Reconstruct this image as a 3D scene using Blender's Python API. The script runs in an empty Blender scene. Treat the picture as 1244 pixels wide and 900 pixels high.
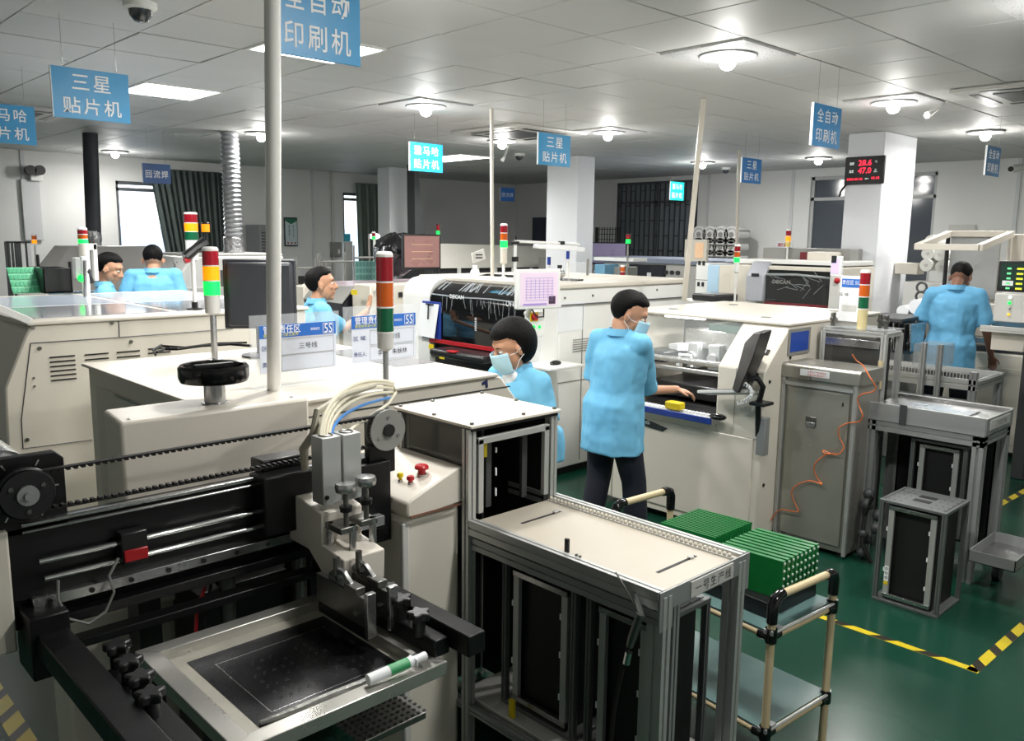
import bpy, math, random
import numpy as np
from mathutils import Vector, Matrix
random.seed(7)
C = bpy.context.collection
S = bpy.context.scene

# ---------------- camera (solved from the room's own vanishing points) ----------------
FPX, EYE, CEIL = 1022.04, 1.95, 3.07
_p, _yw, _rl = [math.radians(a) for a in (9.03743, 46.35331, -0.66205)]
_fw = np.array([math.cos(_yw)*math.cos(_p), math.sin(_yw)*math.cos(_p), -math.sin(_p)])
_rt = np.array([math.sin(_yw), -math.cos(_yw), 0.0]); _dn = np.cross(_fw, _rt)
_R = np.array([math.cos(_rl)*_rt+math.sin(_rl)*_dn, -math.sin(_rl)*_rt+math.cos(_rl)*_dn, _fw])
cam = bpy.data.objects.new('camera', bpy.data.cameras.new('camera')); C.objects.link(cam)
cam.data.sensor_width = 36; cam.data.lens = FPX/1244*36; cam.data.clip_start = .05; cam.data.clip_end = 100
cam.matrix_world = Matrix([[_R[0][i], -_R[1][i], -_R[2][i], (0, 0, EYE)[i]] for i in range(3)] + [[0, 0, 0, 1]])
S.camera = cam
# ---------------- world, exposure ----------------
W = bpy.data.worlds.new('world'); S.world = W; W.use_nodes = True
W.node_tree.nodes['Background'].inputs[0].default_value = (.86, .93, 1, 1)
W.node_tree.nodes['Background'].inputs[1].default_value = 3.6
S.view_settings.view_transform = 'Standard'; S.view_settings.look = 'None'
S.view_settings.exposure = -0.42; S.view_settings.gamma = 1; S.view_settings.use_curve_mapping = False
LAMP_W, GLOW_W, PANEL_W = 40, 13, 60

def ray(x, y): return _R.T @ np.array([(x-622)/FPX, (y-450)/FPX, 1])
def G(x, y, z=0.):            # point of the horizontal plane z that the photograph shows at pixel x, y
    r = ray(x, y); t = (z-EYE)/r[2]; return (r[0]*t, r[1]*t, z)
def onX(x, y, X):
    r = ray(x, y); t = X/r[0]; return (X, r[1]*t, EYE+r[2]*t)
def onY(x, y, Y):
    r = ray(x, y); t = Y/r[1]; return (r[0]*t, Y, EYE+r[2]*t)

# ---------------- materials ----------------
def lin(c):
    o = []
    for v in c:
        v /= 255.; o.append(v/12.92 if v <= .04045 else ((v+.055)/1.055)**2.4)
    return (*o, 1)
MT = {}
def mat(name, col=(200, 200, 200), rough=.5, metal=0., var=.06, scale=6., bump=.0, bscale=60., emit=0., alpha=1., trans=0., coat=0., stretch=None):
    if name in MT: return MT[name]
    m = bpy.data.materials.new(name); m.use_nodes = True; nt = m.node_tree; n = nt.nodes; L = nt.links
    b = n['Principled BSDF']; c = lin(col)
    b.inputs['Roughness'].default_value = rough; b.inputs['Metallic'].default_value = metal
    b.inputs['Base Color'].default_value = c
    tc = n.new('ShaderNodeTexCoord'); mp = n.new('ShaderNodeMapping'); L.new(tc.outputs['Object'], mp.inputs[0])
    if stretch: mp.inputs['Scale'].default_value = stretch
    if var > 0:
        nz = n.new('ShaderNodeTexNoise'); nz.inputs['Scale'].default_value = scale; nz.inputs['Detail'].default_value = 5
        L.new(mp.outputs[0], nz.inputs['Vector'])
        mx = n.new('ShaderNodeMix'); mx.data_type = 'RGBA'
        mx.inputs[6].default_value = tuple(v*(1-var*1.6) for v in c[:3])+(1,); mx.inputs[7].default_value = tuple(min(1, v*(1+var*1.2)) for v in c[:3])+(1,)
        L.new(nz.outputs[0], mx.inputs[0]); L.new(mx.outputs[2], b.inputs['Base Color'])
        mr = n.new('ShaderNodeMapRange'); mr.inputs[3].default_value = max(.02, rough-.1); mr.inputs[4].default_value = min(1, rough+.1)
        L.new(nz.outputs[0], mr.inputs[0]); L.new(mr.outputs[0], b.inputs['Roughness'])
    if bump > 0:
        n2 = n.new('ShaderNodeTexNoise'); n2.inputs['Scale'].default_value = bscale; n2.inputs['Detail'].default_value = 4; L.new(mp.outputs[0], n2.inputs['Vector'])
        bp = n.new('ShaderNodeBump'); bp.inputs['Strength'].default_value = bump; bp.inputs['Distance'].default_value = .01
        L.new(n2.outputs[0], bp.inputs['Height']); L.new(bp.outputs[0], b.inputs['Normal'])
    if emit > 0:
        b.inputs['Emission Color'].default_value = c; b.inputs['Emission Strength'].default_value = emit
    if trans > 0: b.inputs['Transmission Weight'].default_value = trans
    if alpha < 1: b.inputs['Alpha'].default_value = alpha
    if coat > 0: b.inputs['Coat Weight'].default_value = coat
    MT[name] = m; return m
cream = mat('cream_paint', (218, 212, 199), .38, var=.03, scale=2)
ivory = mat('ivory_paint', (218, 211, 199), .34, var=.03, scale=3)
cwhite = mat('white_paint', (232, 232, 229), .35, var=.03, scale=2)
offgrey = mat('light_grey_paint', (200, 199, 195), .4, var=.04)
midgrey = mat('grey_paint', (138, 138, 134), .45, var=.05)
darkgrey = mat('dark_grey_paint', (62, 64, 66), .45, var=.06)
wallm = mat('wall_paint', (222, 222, 220), .75, var=.035, scale=1.2, bump=.04)
wallg = mat('wall_paint_shade', (206, 207, 208), .75, var=.04, scale=1.2)
blk = mat('black_metal', (20, 20, 22), .38, .3, var=.15, scale=9, bump=.03)
blkp = mat('black_plastic', (24, 24, 26), .35, var=.1)
blkg = mat('gloss_black_plastic', (16, 16, 18), .15, var=.0)
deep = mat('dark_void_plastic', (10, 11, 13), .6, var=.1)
alu = mat('anodised_aluminium', (190, 191, 189), .38, .45, var=.06, scale=8, stretch=(1, 1, .3))
alud = mat('dull_aluminium', (156, 158, 158), .42, .4, var=.08, scale=7)
steel = mat('brushed_steel', (190, 190, 190), .25, .95, var=.08, scale=12)
steeld = mat('stained_steel', (122, 122, 118), .32, .85, var=.25, scale=5, bump=.02)
chrome = mat('chrome', (225, 225, 225), .08, 1., var=.0)
stainless = mat('stainless_sheet', (156, 154, 146), .3, .55, var=.06, scale=1.5, stretch=(6, 6, .5))
glass = mat('clear_glass', (225, 232, 232), .05, var=0, alpha=.08)
tint = mat('tinted_acrylic', (70, 70, 68), .08, var=0, alpha=.62)
smoke = mat('smoked_cover', (14, 15, 17), .07, var=0, coat=.5)
acry = mat('clear_acrylic', (235, 240, 245), .05, var=0, alpha=.2)
redp = mat('red_plastic', (176, 24, 32), .35, var=.05)
yelp = mat('yellow_plastic', (226, 200, 20), .4, var=.05)
bluep = mat('blue_plastic', (34, 62, 150), .35, var=.05)
bluel = mat('sky_blue_panel', (46, 150, 205), .4, var=.02)
ink = mat('print_black', (30, 30, 34), .6, var=0)
inkb = mat('print_blue', (36, 84, 168), .6, var=0)
inkw = mat('print_white', (240, 242, 244), .5, var=0)
paper = mat('paper', (232, 234, 236), .7, var=.02)
rubber = mat('black_rubber', (22, 20, 20), .7, var=.1)
green = mat('board_green', (16, 112, 52), .35, var=.1, scale=20)
pcbl = mat('panel_pale_green', (120, 205, 160), .35, var=.15, scale=30)
emis = lambda n, c=(255, 255, 255), e=1.: MT.get(n) or mat(n, c, .4, var=0, emit=e)

# ---------------- mesh helper ----------------
class MB:
    def __init__(s): s.v = []; s.f = []
    def add(s, vs, fs):
        b = len(s.v); s.v += [tuple(map(float, q)) for q in vs]; s.f += [tuple(i+b for i in f) for f in fs]; return s
    def box(s, x0, y0, z0, x1, y1, z1):
        x0, x1 = sorted((x0, x1)); y0, y1 = sorted((y0, y1)); z0, z1 = sorted((z0, z1))
        return s.add([(x, y, z) for x in (x0, x1) for y in (y0, y1) for z in (z0, z1)],
                     [(0, 1, 3, 2), (4, 6, 7, 5), (0, 4, 5, 1), (2, 3, 7, 6), (0, 2, 6, 4), (1, 5, 7, 3)])
    def obox(s, c, size, M=None, up=None):
        m = MB().box(*[-q/2 for q in size], *[q/2 for q in size])
        M = M or Matrix.Identity(3)
        return s.add([tuple(Vector(c)+M @ Vector(q)) for q in m.v], m.f)
    def prism(s, pts, axis, a, b):
        n = len(pts); f = {'x': lambda p, t: (t, p[0], p[1]), 'y': lambda p, t: (p[0], t, p[1]), 'z': lambda p, t: (p[0], p[1], t)}[axis]
        area = sum(pts[i][0]*pts[(i+1) % n][1]-pts[(i+1) % n][0]*pts[i][1] for i in range(n))
        if (area < 0) != (axis == 'y'): pts = pts[::-1]
        if a > b: a, b = b, a
        return s.add([f(p, a) for p in pts]+[f(p, b) for p in pts],
                     [tuple(range(n))[::-1], tuple(range(n, 2*n))]+[(i, (i+1) % n, n+(i+1) % n, n+i) for i in range(n)])
    def frame(s, p0, p1):
        d = (Vector(p1)-Vector(p0)).normalized(); a = Vector((0, 0, 1)) if abs(d.z) < .9 else Vector((1, 0, 0))
        u = d.cross(a).normalized(); return u, d.cross(u)
    def cyl(s, p0, p1, r, n=14, r2=None):
        r2 = r if r2 is None else r2; u, w = s.frame(p0, p1); vs = []
        for P, R in ((Vector(p0), r), (Vector(p1), r2)):
            vs += [P+u*math.cos(2*math.pi*i/n)*R+w*math.sin(2*math.pi*i/n)*R for i in range(n)]
        return s.add(vs, [tuple(range(n)), tuple(range(2*n-1, n-1, -1))]+[(i, n+i, n+(i+1) % n, (i+1) % n) for i in range(n)])
    def tube(s, pts, r, n=8):
        P = [Vector(p) for p in pts]; rings = []; u = None
        for i, p in enumerate(P):
            d = (P[min(i+1, len(P)-1)]-P[max(i-1, 0)]).normalized()
            if u is None: u, _ = s.frame(p, p+d)
            u = (u-d*u.dot(d)).normalized(); w = d.cross(u); R = r[i] if isinstance(r, (list, tuple)) else r
            rings.append([p+u*math.cos(2*math.pi*k/n)*R+w*math.sin(2*math.pi*k/n)*R for k in range(n)])
        return s.loft(rings)
    def loft(s, rings):
        n = len(rings[0]); vs = [q for r in rings for q in r]; m = len(rings)
        fs = [tuple(range(n))[::-1], tuple(range((m-1)*n, m*n))]
        for j in range(m-1):
            fs += [(j*n+i, j*n+(i+1) % n, (j+1)*n+(i+1) % n, (j+1)*n+i) for i in range(n)]
        return s.add(vs, fs)
    def sph(s, c, r, n=16, m=10, M=None):
        r = (r, r, r) if not isinstance(r, (tuple, list)) else r; rings = []; c = Vector(c)
        for j in range(1, m):
            t = math.pi*j/m
            q = [Vector((r[0]*math.sin(t)*math.cos(2*math.pi*i/n), r[1]*math.sin(t)*math.sin(2*math.pi*i/n), -r[2]*math.cos(t))) for i in range(n)]
            rings.append([c+(M @ v if M else v) for v in q])
        return s.loft(rings)
    def lathe(s, prof, c, n=24):
        return s.loft([[(c[0]+r*math.cos(2*math.pi*i/n), c[1]+r*math.sin(2*math.pi*i/n), c[2]+z) for i in range(n)] for r, z in prof])
    def torus(s, c, R, r, axis='z', n=28, m=8):
        vs = []; fs = []
        for i in range(n):
            a = 2*math.pi*i/n
            for k in range(m):
                b = 2*math.pi*k/m; q = ((R+r*math.cos(b))*math.cos(a), (R+r*math.cos(b))*math.sin(a), r*math.sin(b))
                q = {'z': q, 'x': (q[2], q[0], q[1]), 'y': (q[0], q[2], q[1])}[axis]; vs.append((c[0]+q[0], c[1]+q[1], c[2]+q[2]))
                fs.append((i*m+k, ((i+1) % n)*m+k, ((i+1) % n)*m+(k+1) % m, i*m+(k+1) % m))
        return s.add(vs, fs)
    def prof(s, p0, p1, w=.04, w2=None):
        """slotted aluminium extrusion between two points along an axis"""
        w2 = w2 or w; p0 = Vector(p0); p1 = Vector(p1); d = (p1-p0); ax = max(range(3), key=lambda i: abs(d[i]))
        g = min(w, w2)*.12; h = g*1.3
        o = [a for a in range(3) if a != ax]; A, B = w/2, w2/2; q = []
        q += [(-A, -B), (-g, -B), (-g, -B+h), (g, -B+h), (g, -B), (A, -B), (A, -g), (A-h, -g), (A-h, g), (A, g), (A, B), (g, B), (g, B-h), (-g, B-h), (-g, B), (-A, B), (-A, g), (-A+h, g), (-A+h, -g), (-A, -g)]
        r0, r1 = [], []
        for a, b in q:
            v = [0, 0, 0]; v[o[0]] = a; v[o[1]] = b; r0.append(p0+Vector(v)); r1.append(p1+Vector(v))
        return s.loft([r0, r1])
OFF = {}
def root_off(o):
    while o.parent: o = o.parent
    return OFF.get(o.name, Vector((0, 0, 0)))
def build(name, mb, m, parent=None, bev=0., smooth=35, at=None, loc=None):
    off = root_off(parent) if parent else Vector(at or (0, 0, 0)); at = at or loc
    me = bpy.data.meshes.new(name); me.from_pydata([tuple(Vector(q)-off) for q in mb.v], [], mb.f)
    me.materials.append(m)
    if smooth:
        me.polygons.foreach_set('use_smooth', [True]*len(me.polygons)); me.set_sharp_from_angle(angle=math.radians(smooth))
    o = bpy.data.objects.new(name, me); C.objects.link(o)
    if parent: o.parent = parent
    elif at: o.location = at; OFF[o.name] = Vector(at)
    if bev:
        b = o.modifiers.new('bevel', 'BEVEL'); b.width = bev; b.segments = 2; b.limit_method = 'ANGLE'; b.angle_limit = math.radians(40); b.harden_normals = False
    return o
def tag(o, label, cat, group=None, kind=None):
    o['label'] = label; o['category'] = cat
    if group: o['group'] = group
    if kind: o['kind'] = kind
    return o
def thing(name, label, cat, loc, group=None):
    o = bpy.data.objects.new(name, None); C.objects.link(o); o.location = loc; o.empty_display_size = .1
    OFF[o.name] = Vector(loc); return tag(o, label, cat, group)
def struct(name, mb, m, **k):
    o = build(name, mb, m, **k); o['kind'] = 'structure'; return o
def copy_tree(o, parent=None):
    c = o.copy(); C.objects.link(c)
    if parent: c.parent = parent
    for ch in list(o.children): copy_tree(ch, c)
    return c
def bx(*a): return MB().box(*a)
def cy(*a, **k): return MB().cyl(*a, **k)

_tc = {}
def glyphs(body, spacing=1.0, bold=.012):
    k = (body, spacing, bold)
    if k not in _tc:
        t = bpy.data.curves.new('t', 'FONT'); t.body = body; t.size = 1; t.align_x = 'CENTER'; t.align_y = 'CENTER'; t.space_character = spacing; t.space_line = .95
        t.offset = bold; t.resolution_u = 2
        q = bpy.data.objects.new('t', t); C.objects.link(q); dg = bpy.context.evaluated_depsgraph_get(); dg.update()
        me = bpy.data.meshes.new_from_object(q.evaluated_get(dg)); bpy.data.objects.remove(q)
        vs = [tuple(v.co) for v in me.vertices]; fs = [tuple(p.vertices) for p in me.polygons]; _tc[k] = (vs, fs); bpy.data.meshes.remove(me)
    return _tc[k]
def text(name, body, c, u, w, width, height, m, parent, spacing=1.0, bold=.012, lift=.0012):
    """flat lettering centred on c, u = reading direction, w = up direction, fitted to width x height"""
    vs, fs = glyphs(body, spacing, bold)
    if not vs: return None
    xs = [v[0] for v in vs]; ys = [v[1] for v in vs]; cx, cyy = (min(xs)+max(xs))/2, (min(ys)+max(ys))/2
    sx = width/(max(xs)-min(xs)); sy = height/(max(ys)-min(ys)); u = Vector(u).normalized(); w = Vector(w).normalized(); nn = u.cross(w)
    mb = MB(); mb.add([Vector(c)+u*(v[0]-cx)*sx+w*(v[1]-cyy)*sy+nn*lift for v in vs], fs)
    return build(name, mb, m, parent, smooth=0)
XN, YN, UP = (1, 0, 0), (0, 1, 0), (0, 0, 1)     # faces -Y: u=(1,0,0); faces -X: u=(0,-1,0)
UX = (0, -1, 0)
# =============================== SETTING ===============================
XR, YL = 13.0, 13.6
fl = mat('green_epoxy_floor', (20, 62, 48), .24, var=.2, scale=1.3, bump=.015, bscale=8)
fl.node_tree.nodes['Principled BSDF'].inputs['Specular IOR Level'].default_value = .32
struct('floor', bx(-3, -3, -.1, XR+.3, YL+.3, 0), fl, smooth=0)
# walls with openings
def wall(name, axis, pos, a0, a1, holes, m):
    """wall sheet in plane axis=pos between a0..a1, z 0..CEIL, with rectangular holes (b0,b1,z0,z1)"""
    mb = MB(); cuts = sorted(set([a0, a1]+[h[0] for h in holes]+[h[1] for h in holes]))
    for l, r in zip(cuts, cuts[1:]):
        hs = sorted([(h[2], h[3]) for h in holes if h[0] <= l+1e-6 and h[1] >= r-1e-6]); z = 0
        for z0, z1 in hs+[(CEIL+.05, 9)]:
            if z0 > z:
                if axis == 'x': mb.box(pos, l, z, pos+.25, r, z0)
                else: mb.box(l, pos, z, r, pos+.25, z0)
            z = z1
    return struct(name, mb, m, smooth=0)
wl = [(4.62, 5.85, .9, 2.72), (8.62, 9.75, .9, 2.72)]
wr = [(8.85, 10.75, .3, 3.0), (5.75, 6.72, .3, 2.95), (4.78, 5.5, .3, 2.95)]
wall('wall_left', 'y', YL, -3, XR+.25, wl, wallm)
wall('wall_right', 'x', XR, -3, YL+.25, wr, wallm)
wall('wall_back', 'x', -3.25, -3, YL+.25, [], wallm)
wall('wall_front', 'y', -3.25, -3, XR+.25, [], wallm)
# white panelling joints on the walls, each panel strip its own trim
n = 0
for x in (3.35, 6.45, 7.1, 7.95, 10.2):
    n += 1; struct('trim_%d' % n, bx(x, YL-.02, 0, x+.05, YL, CEIL), wallg, smooth=0)
for y in (1.6, 3.7, 7.0, 8.6, 11.4):
    n += 1; struct('trim_%d' % n, bx(XR-.02, y, 0, XR, y+.05, CEIL), wallg, smooth=0)
n += 1; struct('baseboard_left', bx(-3, YL-.015, 0, XR, YL, .12), offgrey); struct('baseboard_right', bx(XR-.015, -3, 0, XR, YL, .12), offgrey)
# windows
fr = mat('window_frame_dark', (92, 96, 100), .4, .4, var=.04); frl = mat('window_frame_light', (178, 180, 180), .5, .0, var=.04)
nightg = mat('dusk_window_glass', (74, 80, 88), .1, var=.0, alpha=.95)
def window(i, axis, pos, a0, a1, z0, z1, fm, gm, mull, trans_z, curtain=False):
    mb = MB(); w = .05
    B = (lambda a, b, c, d: mb.box(a, pos+.04, b, c, pos+.1, d)) if axis == 'y' else (lambda a, b, c, d: mb.box(pos+.04, a, b, pos+.1, c, d))
    B(a0, z0, a1, z0+w); B(a0, z1-w, a1, z1); B(a0, z0, a0+w, z1); B(a1-w, z0, a1, z1)
    for k in range(1, mull): c = a0+(a1-a0)*k/mull; B(c-w/2, z0, c+w/2, z1)
    B(a0, trans_z-w/2, a1, trans_z+w/2)
    o = struct('window_%d' % i, mb, fm, smooth=0)
    zs = [z0, trans_z, z1]
    for k in range(mull):
        for j in range(2):
            p0, p1 = a0+(a1-a0)*k/mull+w/2-.001, a0+(a1-a0)*(k+1)/mull-w/2+.001
            pm = bx(p0, pos+.065, zs[j]+w/2-.001, p1, pos+.075, zs[j+1]-w/2+.001) if axis == 'y' else bx(pos+.065, p0, zs[j]+w/2-.001, pos+.075, p1, zs[j+1]-w/2+.001)
            build('pane', pm, gm, o, smooth=0)
    return o
clearg = mat('window_glass', (235, 242, 250), .04, var=0, alpha=.12)
window(1, 'y', YL, *wl[0], fr, clearg, 1, 2.6); window(2, 'y', YL, *wl[1], fr, clearg, 1, 2.6)
w3 = window(3, 'x', XR, *wr[0], fr, mat('dusk_glass_grey', (118, 124, 130), .15, var=.05, alpha=.97), 2, 2.62); window(4, 'x', XR, *wr[1], frl, nightg, 1, 2.6); window(5, 'x', XR, *wr[2], frl, nightg, 1, 2.6)
# iron lattice outside window 3
mb = MB(); y0, y1 = wr[0][:2]; k = 0; y = y0+.07
while y < y1-.05:
    mb.box(XR+.04, y-.010, .35, XR+.055, y+.010, 2.95); zz = .6+(k % 2)*.28
    while zz < 2.9: mb.box(XR+.04, y, zz-.010, XR+.055, y+.115, zz+.010); zz += .56
    y += .115; k += 1
build('window_grille', mb, mat('grille_dark', (62, 66, 72), .5), w3, smooth=0)
# outside: pale sky beyond the windows comes from the world; distant blue-white building seen low in windows 1 and 2
o = tag(build('distant_building', MB().box(3.6, 24, -3, 16, 26, 2.12), mat('far_facade', (196, 212, 232), .8, var=.1, scale=.8, stretch=(8, 1, .2)), smooth=0), 'pale blue far building seen through the left windows', 'building', kind='structure')
# curtains
def curtain(y, x0, x1, z0, z1, m, label, lean=0.):
    mb = MB(); N = 60; rings = []
    for zt in (z1, (z0+z1)/2, z0):
        t = (z1-zt)/(z1-z0); a = x0+lean*t; row = [(a+(x1-a)*i/N, y+.045*math.sin(i*1.35+.7*math.sin(i*.7+t)), zt) for i in range(N+1)]
        rings.append(row+[(p[0], p[1]+.012, p[2]) for p in row[::-1]])
    mb.loft(rings); return tag(build('curtain', mb, m, smooth=60, at=(x0, y, z0)), label, 'curtain')
curtain(YL-.1, 5.1, 6.3, .75, 2.93, mat('grey_green_curtain', (84, 94, 92), .9, var=.12), 'dark grey-green curtain bunched beside the wider bright window at left', .32)
curtain(YL-.1, 8.85, 9.9, .75, 2.9, mat('pale_green_curtain', (138, 150, 140), .9, var=.12), 'pale green curtain beside the narrow bright window by the column', .06)
# pillars
def pillar(x0, y0, x1, y1, m): return struct('pillar', bx(x0, y0, 0, x1, y1, CEIL), m, bev=.012)
pillar(8.92, 3.83, 9.75, 4.22, mat('pillar_white', (226, 228, 232), .6, var=.02, scale=1))
pillar(8.85, 8.0, 9.2, 8.6, mat('pillar_white'))
pillar(8.35, 11.75, 8.95, 12.1, mat('pillar_white'))
# ---- ceiling tiles ----
struct('ceiling', bx(-3, -3, CEIL+.03, XR, YL, CEIL+.1), offgrey, smooth=0)
ctm = mat('ceiling_tile', (196, 196, 194), .55, .0, var=.06, scale=1.4, bump=.05, bscale=3)
TX, TY, PX, PY = .61, .6, .69, .9      # pitch and phase of the tile grid
me = None; cells = {}; far = MB(); ceil_o = bpy.data.objects['ceiling']
lamp_cells = {}
def cell_of(x, y): return (int(math.floor((x-PX)/TX)), int(math.floor((y-PY)/TY)))
LAMPS = [(4.655, 3.0), (7.095, 3.0), (4.655, 6.0), (7.095, 6.0), (4.655, 9.0), (6.95, 7.5), (10.8, 7.3), (11.2, 5.7), (4.3, 12.6), (4.655, 1.2), (2.215, 1.2), (9.6, 1.2), (2.215, -.9), (9.6, 3.1), (2.215, 3.0)]  # last downlight is unseen, added on the lamp grid to brighten pole and printer
PANELS = [(2.825, 6.97, .58, .58), (2.825, 4.72, .58, .58), (8.0, 9.7, .6, 1.1), (1.0, 9.3, .58, .58)]
skip = set(cell_of(*l) for l in LAMPS[:4]+LAMPS[9:10])
tiles = []
for i in range(-6, 21):
    for j in range(-6, 22):
        x, y = PX+(i+.5)*TX, PY+(j+.5)*TY
        if x > XR or y > YL: continue
        v = _R @ np.array([x, y, CEIL-EYE])
        vis = v[2] > .1 and -60 < 622+FPX*v[0]/v[2] < 1304 and -70 < 450+FPX*v[1]/v[2] < 400
        tiles.append((math.hypot(x, y) if vis else 99+math.hypot(x, y), x, y, (i, j)))
tiles.sort()
tm = MB().box(-TX/2+.004, -TY/2+.004, 0, TX/2-.004, TY/2-.004, .018)
first = None; nt_ = 0
for d, x, y, c in tiles:
    if nt_ < 290 and d < 90:
        if first is None:
            o = build('ceiling_tile', tm, ctm, ceil_o, bev=.003, smooth=0); first = o
        else: o = first.copy(); C.objects.link(o)
        o.location = (x, y, CEIL+random.uniform(-.001, .001)); o.rotation_euler = (random.gauss(0, .0035), random.gauss(0, .0035), 0); nt_ += 1
    else: far.box(x-TX/2+.004, y-TY/2+.004, CEIL, x+TX/2-.004, y+TY/2-.004, CEIL+.018)
o = build('far_ceiling_tiles', far, ctm, ceil_o, smooth=0); o['kind'] = 'stuff'
# ---- lamps ----
bulbm = emis('lamp_glow', (255, 252, 246), 60); panelm = emis('panel_glow', (255, 253, 248), 9)
perf = mat('perforated_white_metal', (205, 205, 205), .3, .3, var=.2, scale=90)
def light(parent, name, loc, w, size, kind='DISK', size_y=None, spread=150):
    l = bpy.data.lights.new(name, 'AREA'); l.energy = w; l.shape = kind; l.size = size; l.color = (1, .985, .95); l.spread = math.radians(spread)
    if size_y: l.size_y = size_y
    o = bpy.data.objects.new(name, l); C.objects.link(o); o.parent = parent; o.location = loc
desc = ['ceiling downlight nearest the right front, brightest and largest', 'ceiling downlight beside the air vent at right', 'ceiling downlight left of centre above the second row', 'ceiling downlight beyond the blue sign near the middle column', 'ceiling downlight behind the tall white pole at left', 'ceiling downlight next to the thin white pole in the middle', 'far ceiling downlight behind the leaning pole', 'far ceiling downlight left of the column clock', 'small ceiling downlight over the dark duct far left', 'perforated downlight tile cut by the top right corner', 'ceiling downlight outside the frame at left front', 'ceiling downlight outside the frame at far right', 'ceiling downlight behind the camera', 'ceiling downlight hidden by the right column', 'unseen ceiling downlight added above the frame to brighten the pole and stencil printer']
for k, (x, y) in enumerate(LAMPS):
    t = thing('downlight', desc[k], 'ceiling light', (x, y, CEIL))
    if k < 4 or k == 9:
        build('perforated_plate', bx(x-TX/2+.01, y-TY/2+.01, CEIL-.012, x+TX/2-.01, y+TY/2-.01, CEIL+.001), perf, t, smooth=0, bev=.003)
    build('ring', MB().torus((x, y, CEIL-.014), .17, .009), alud, t)
    build('reflector', MB().lathe([(.165, -.013), (.15, -.018), (.05, -.02)], (x, y, CEIL), 24), cwhite, t)
    build('bulb', MB().sph((x, y, CEIL-.055), (.05, .05, .045)), bulbm, t)
    l = bpy.data.lights.new('lamp_light', 'POINT'); l.energy = GLOW_W; l.shadow_soft_size = .07; l.color = (1, .985, .95); lo = bpy.data.objects.new('lamp_light', l); C.objects.link(lo); lo.parent = t; lo.location = (0, 0, -.24); light(t, 'lamp_light', (0, 0, -.11), LAMP_W, .2, spread=180)
pd = ['rectangular ceiling light panel right of the third blue sign from left', 'rectangular ceiling light panel behind the large front sign', 'rectangular ceiling light panel right of the middle blue sign', 'rectangular ceiling light panel outside the frame at left']
for k, (x, y, a, b) in enumerate(PANELS):
    t = thing('light_panel', pd[k], 'ceiling light', (x, y, CEIL))
    f = MB()
    for q in ((x-a/2-.02, y-b/2-.02, x+a/2+.02, y-b/2), (x-a/2-.02, y+b/2, x+a/2+.02, y+b/2+.02), (x-a/2-.02, y-b/2, x-a/2, y+b/2), (x+a/2, y-b/2, x+a/2+.02, y+b/2)): f.box(q[0], q[1], CEIL-.012, q[2], q[3], CEIL)
    build('frame', f, cwhite, t, smooth=0); build('diffuser', bx(x-a/2, y-b/2, CEIL-.008, x+a/2, y+b/2, CEIL-.002), panelm, t, smooth=0)
    light(t, 'panel_light', (0, 0, -.03), PANEL_W, a, 'RECTANGLE', b)
# ---- air conditioner cassettes ----
def cassette(x, y, s, label):
    t = thing('air_conditioner', label, 'air conditioner', (x, y, CEIL))
    f = MB(); h = s/2
    f.prism([(x-h, y-h), (x+h, y-h), (x+h, y+h), (x-h, y+h)], 'z', CEIL-.03, CEIL)
    build('cover', f, offgrey, t, bev=.012)
    build('intake_grille', bx(x-h*.5, y-h*.5, CEIL-.036, x+h*.5, y+h*.5, CEIL-.03), darkgrey, t, smooth=0)
    for dx, dy in ((0, 1), (0, -1), (1, 0), (-1, 0)):
        cx, cyy = x+dx*h*.75, y+dy*h*.75
        build('air_slot', bx(cx-(.03 if dx else h*.6), cyy-(.03 if dy else h*.6), CEIL-.034, cx+(.03 if dx else h*.6), cyy+(.03 if dy else h*.6), CEIL-.0295), blkp, t, smooth=0)
    return t
cassette(7.3, 2.02, .95, 'ceiling air conditioner vent at the right edge')
cassette(6.5, 6.75, 1.05, 'ceiling air conditioner vent above the middle blue sign')
cassette(2.2, 9.2, .95, 'ceiling air conditioner vent behind the leftmost sign')
# ---- dome cameras ----
def dome(x, y, s, label):
    t = thing('dome_camera', label, 'camera', (x, y, CEIL))
    build('base', MB().lathe([(.075*s, 0), (.075*s, -.025*s), (.06*s, -.035*s)], (x, y, CEIL), 20), cwhite, t)
    build('dome', MB().lathe([(.055*s, -.033*s), (.05*s, -.06*s), (.03*s, -.085*s), (.005*s, -.093*s)], (x, y, CEIL), 20), mat('dome_smoke', (60, 62, 66), .05, var=0, coat=.6), t)
g = G(170, 3, CEIL); dome(g[0], g[1], 1.05, 'white dome camera on the ceiling near the top left corner')
g = G(660, 222, CEIL); dome(8.2, 8.5, 1.0, 'small dark dome camera left of the middle column')
dome(11.9, 7.6, 1.0, 'small dark dome camera on the far ceiling left of the right signs')
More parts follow.
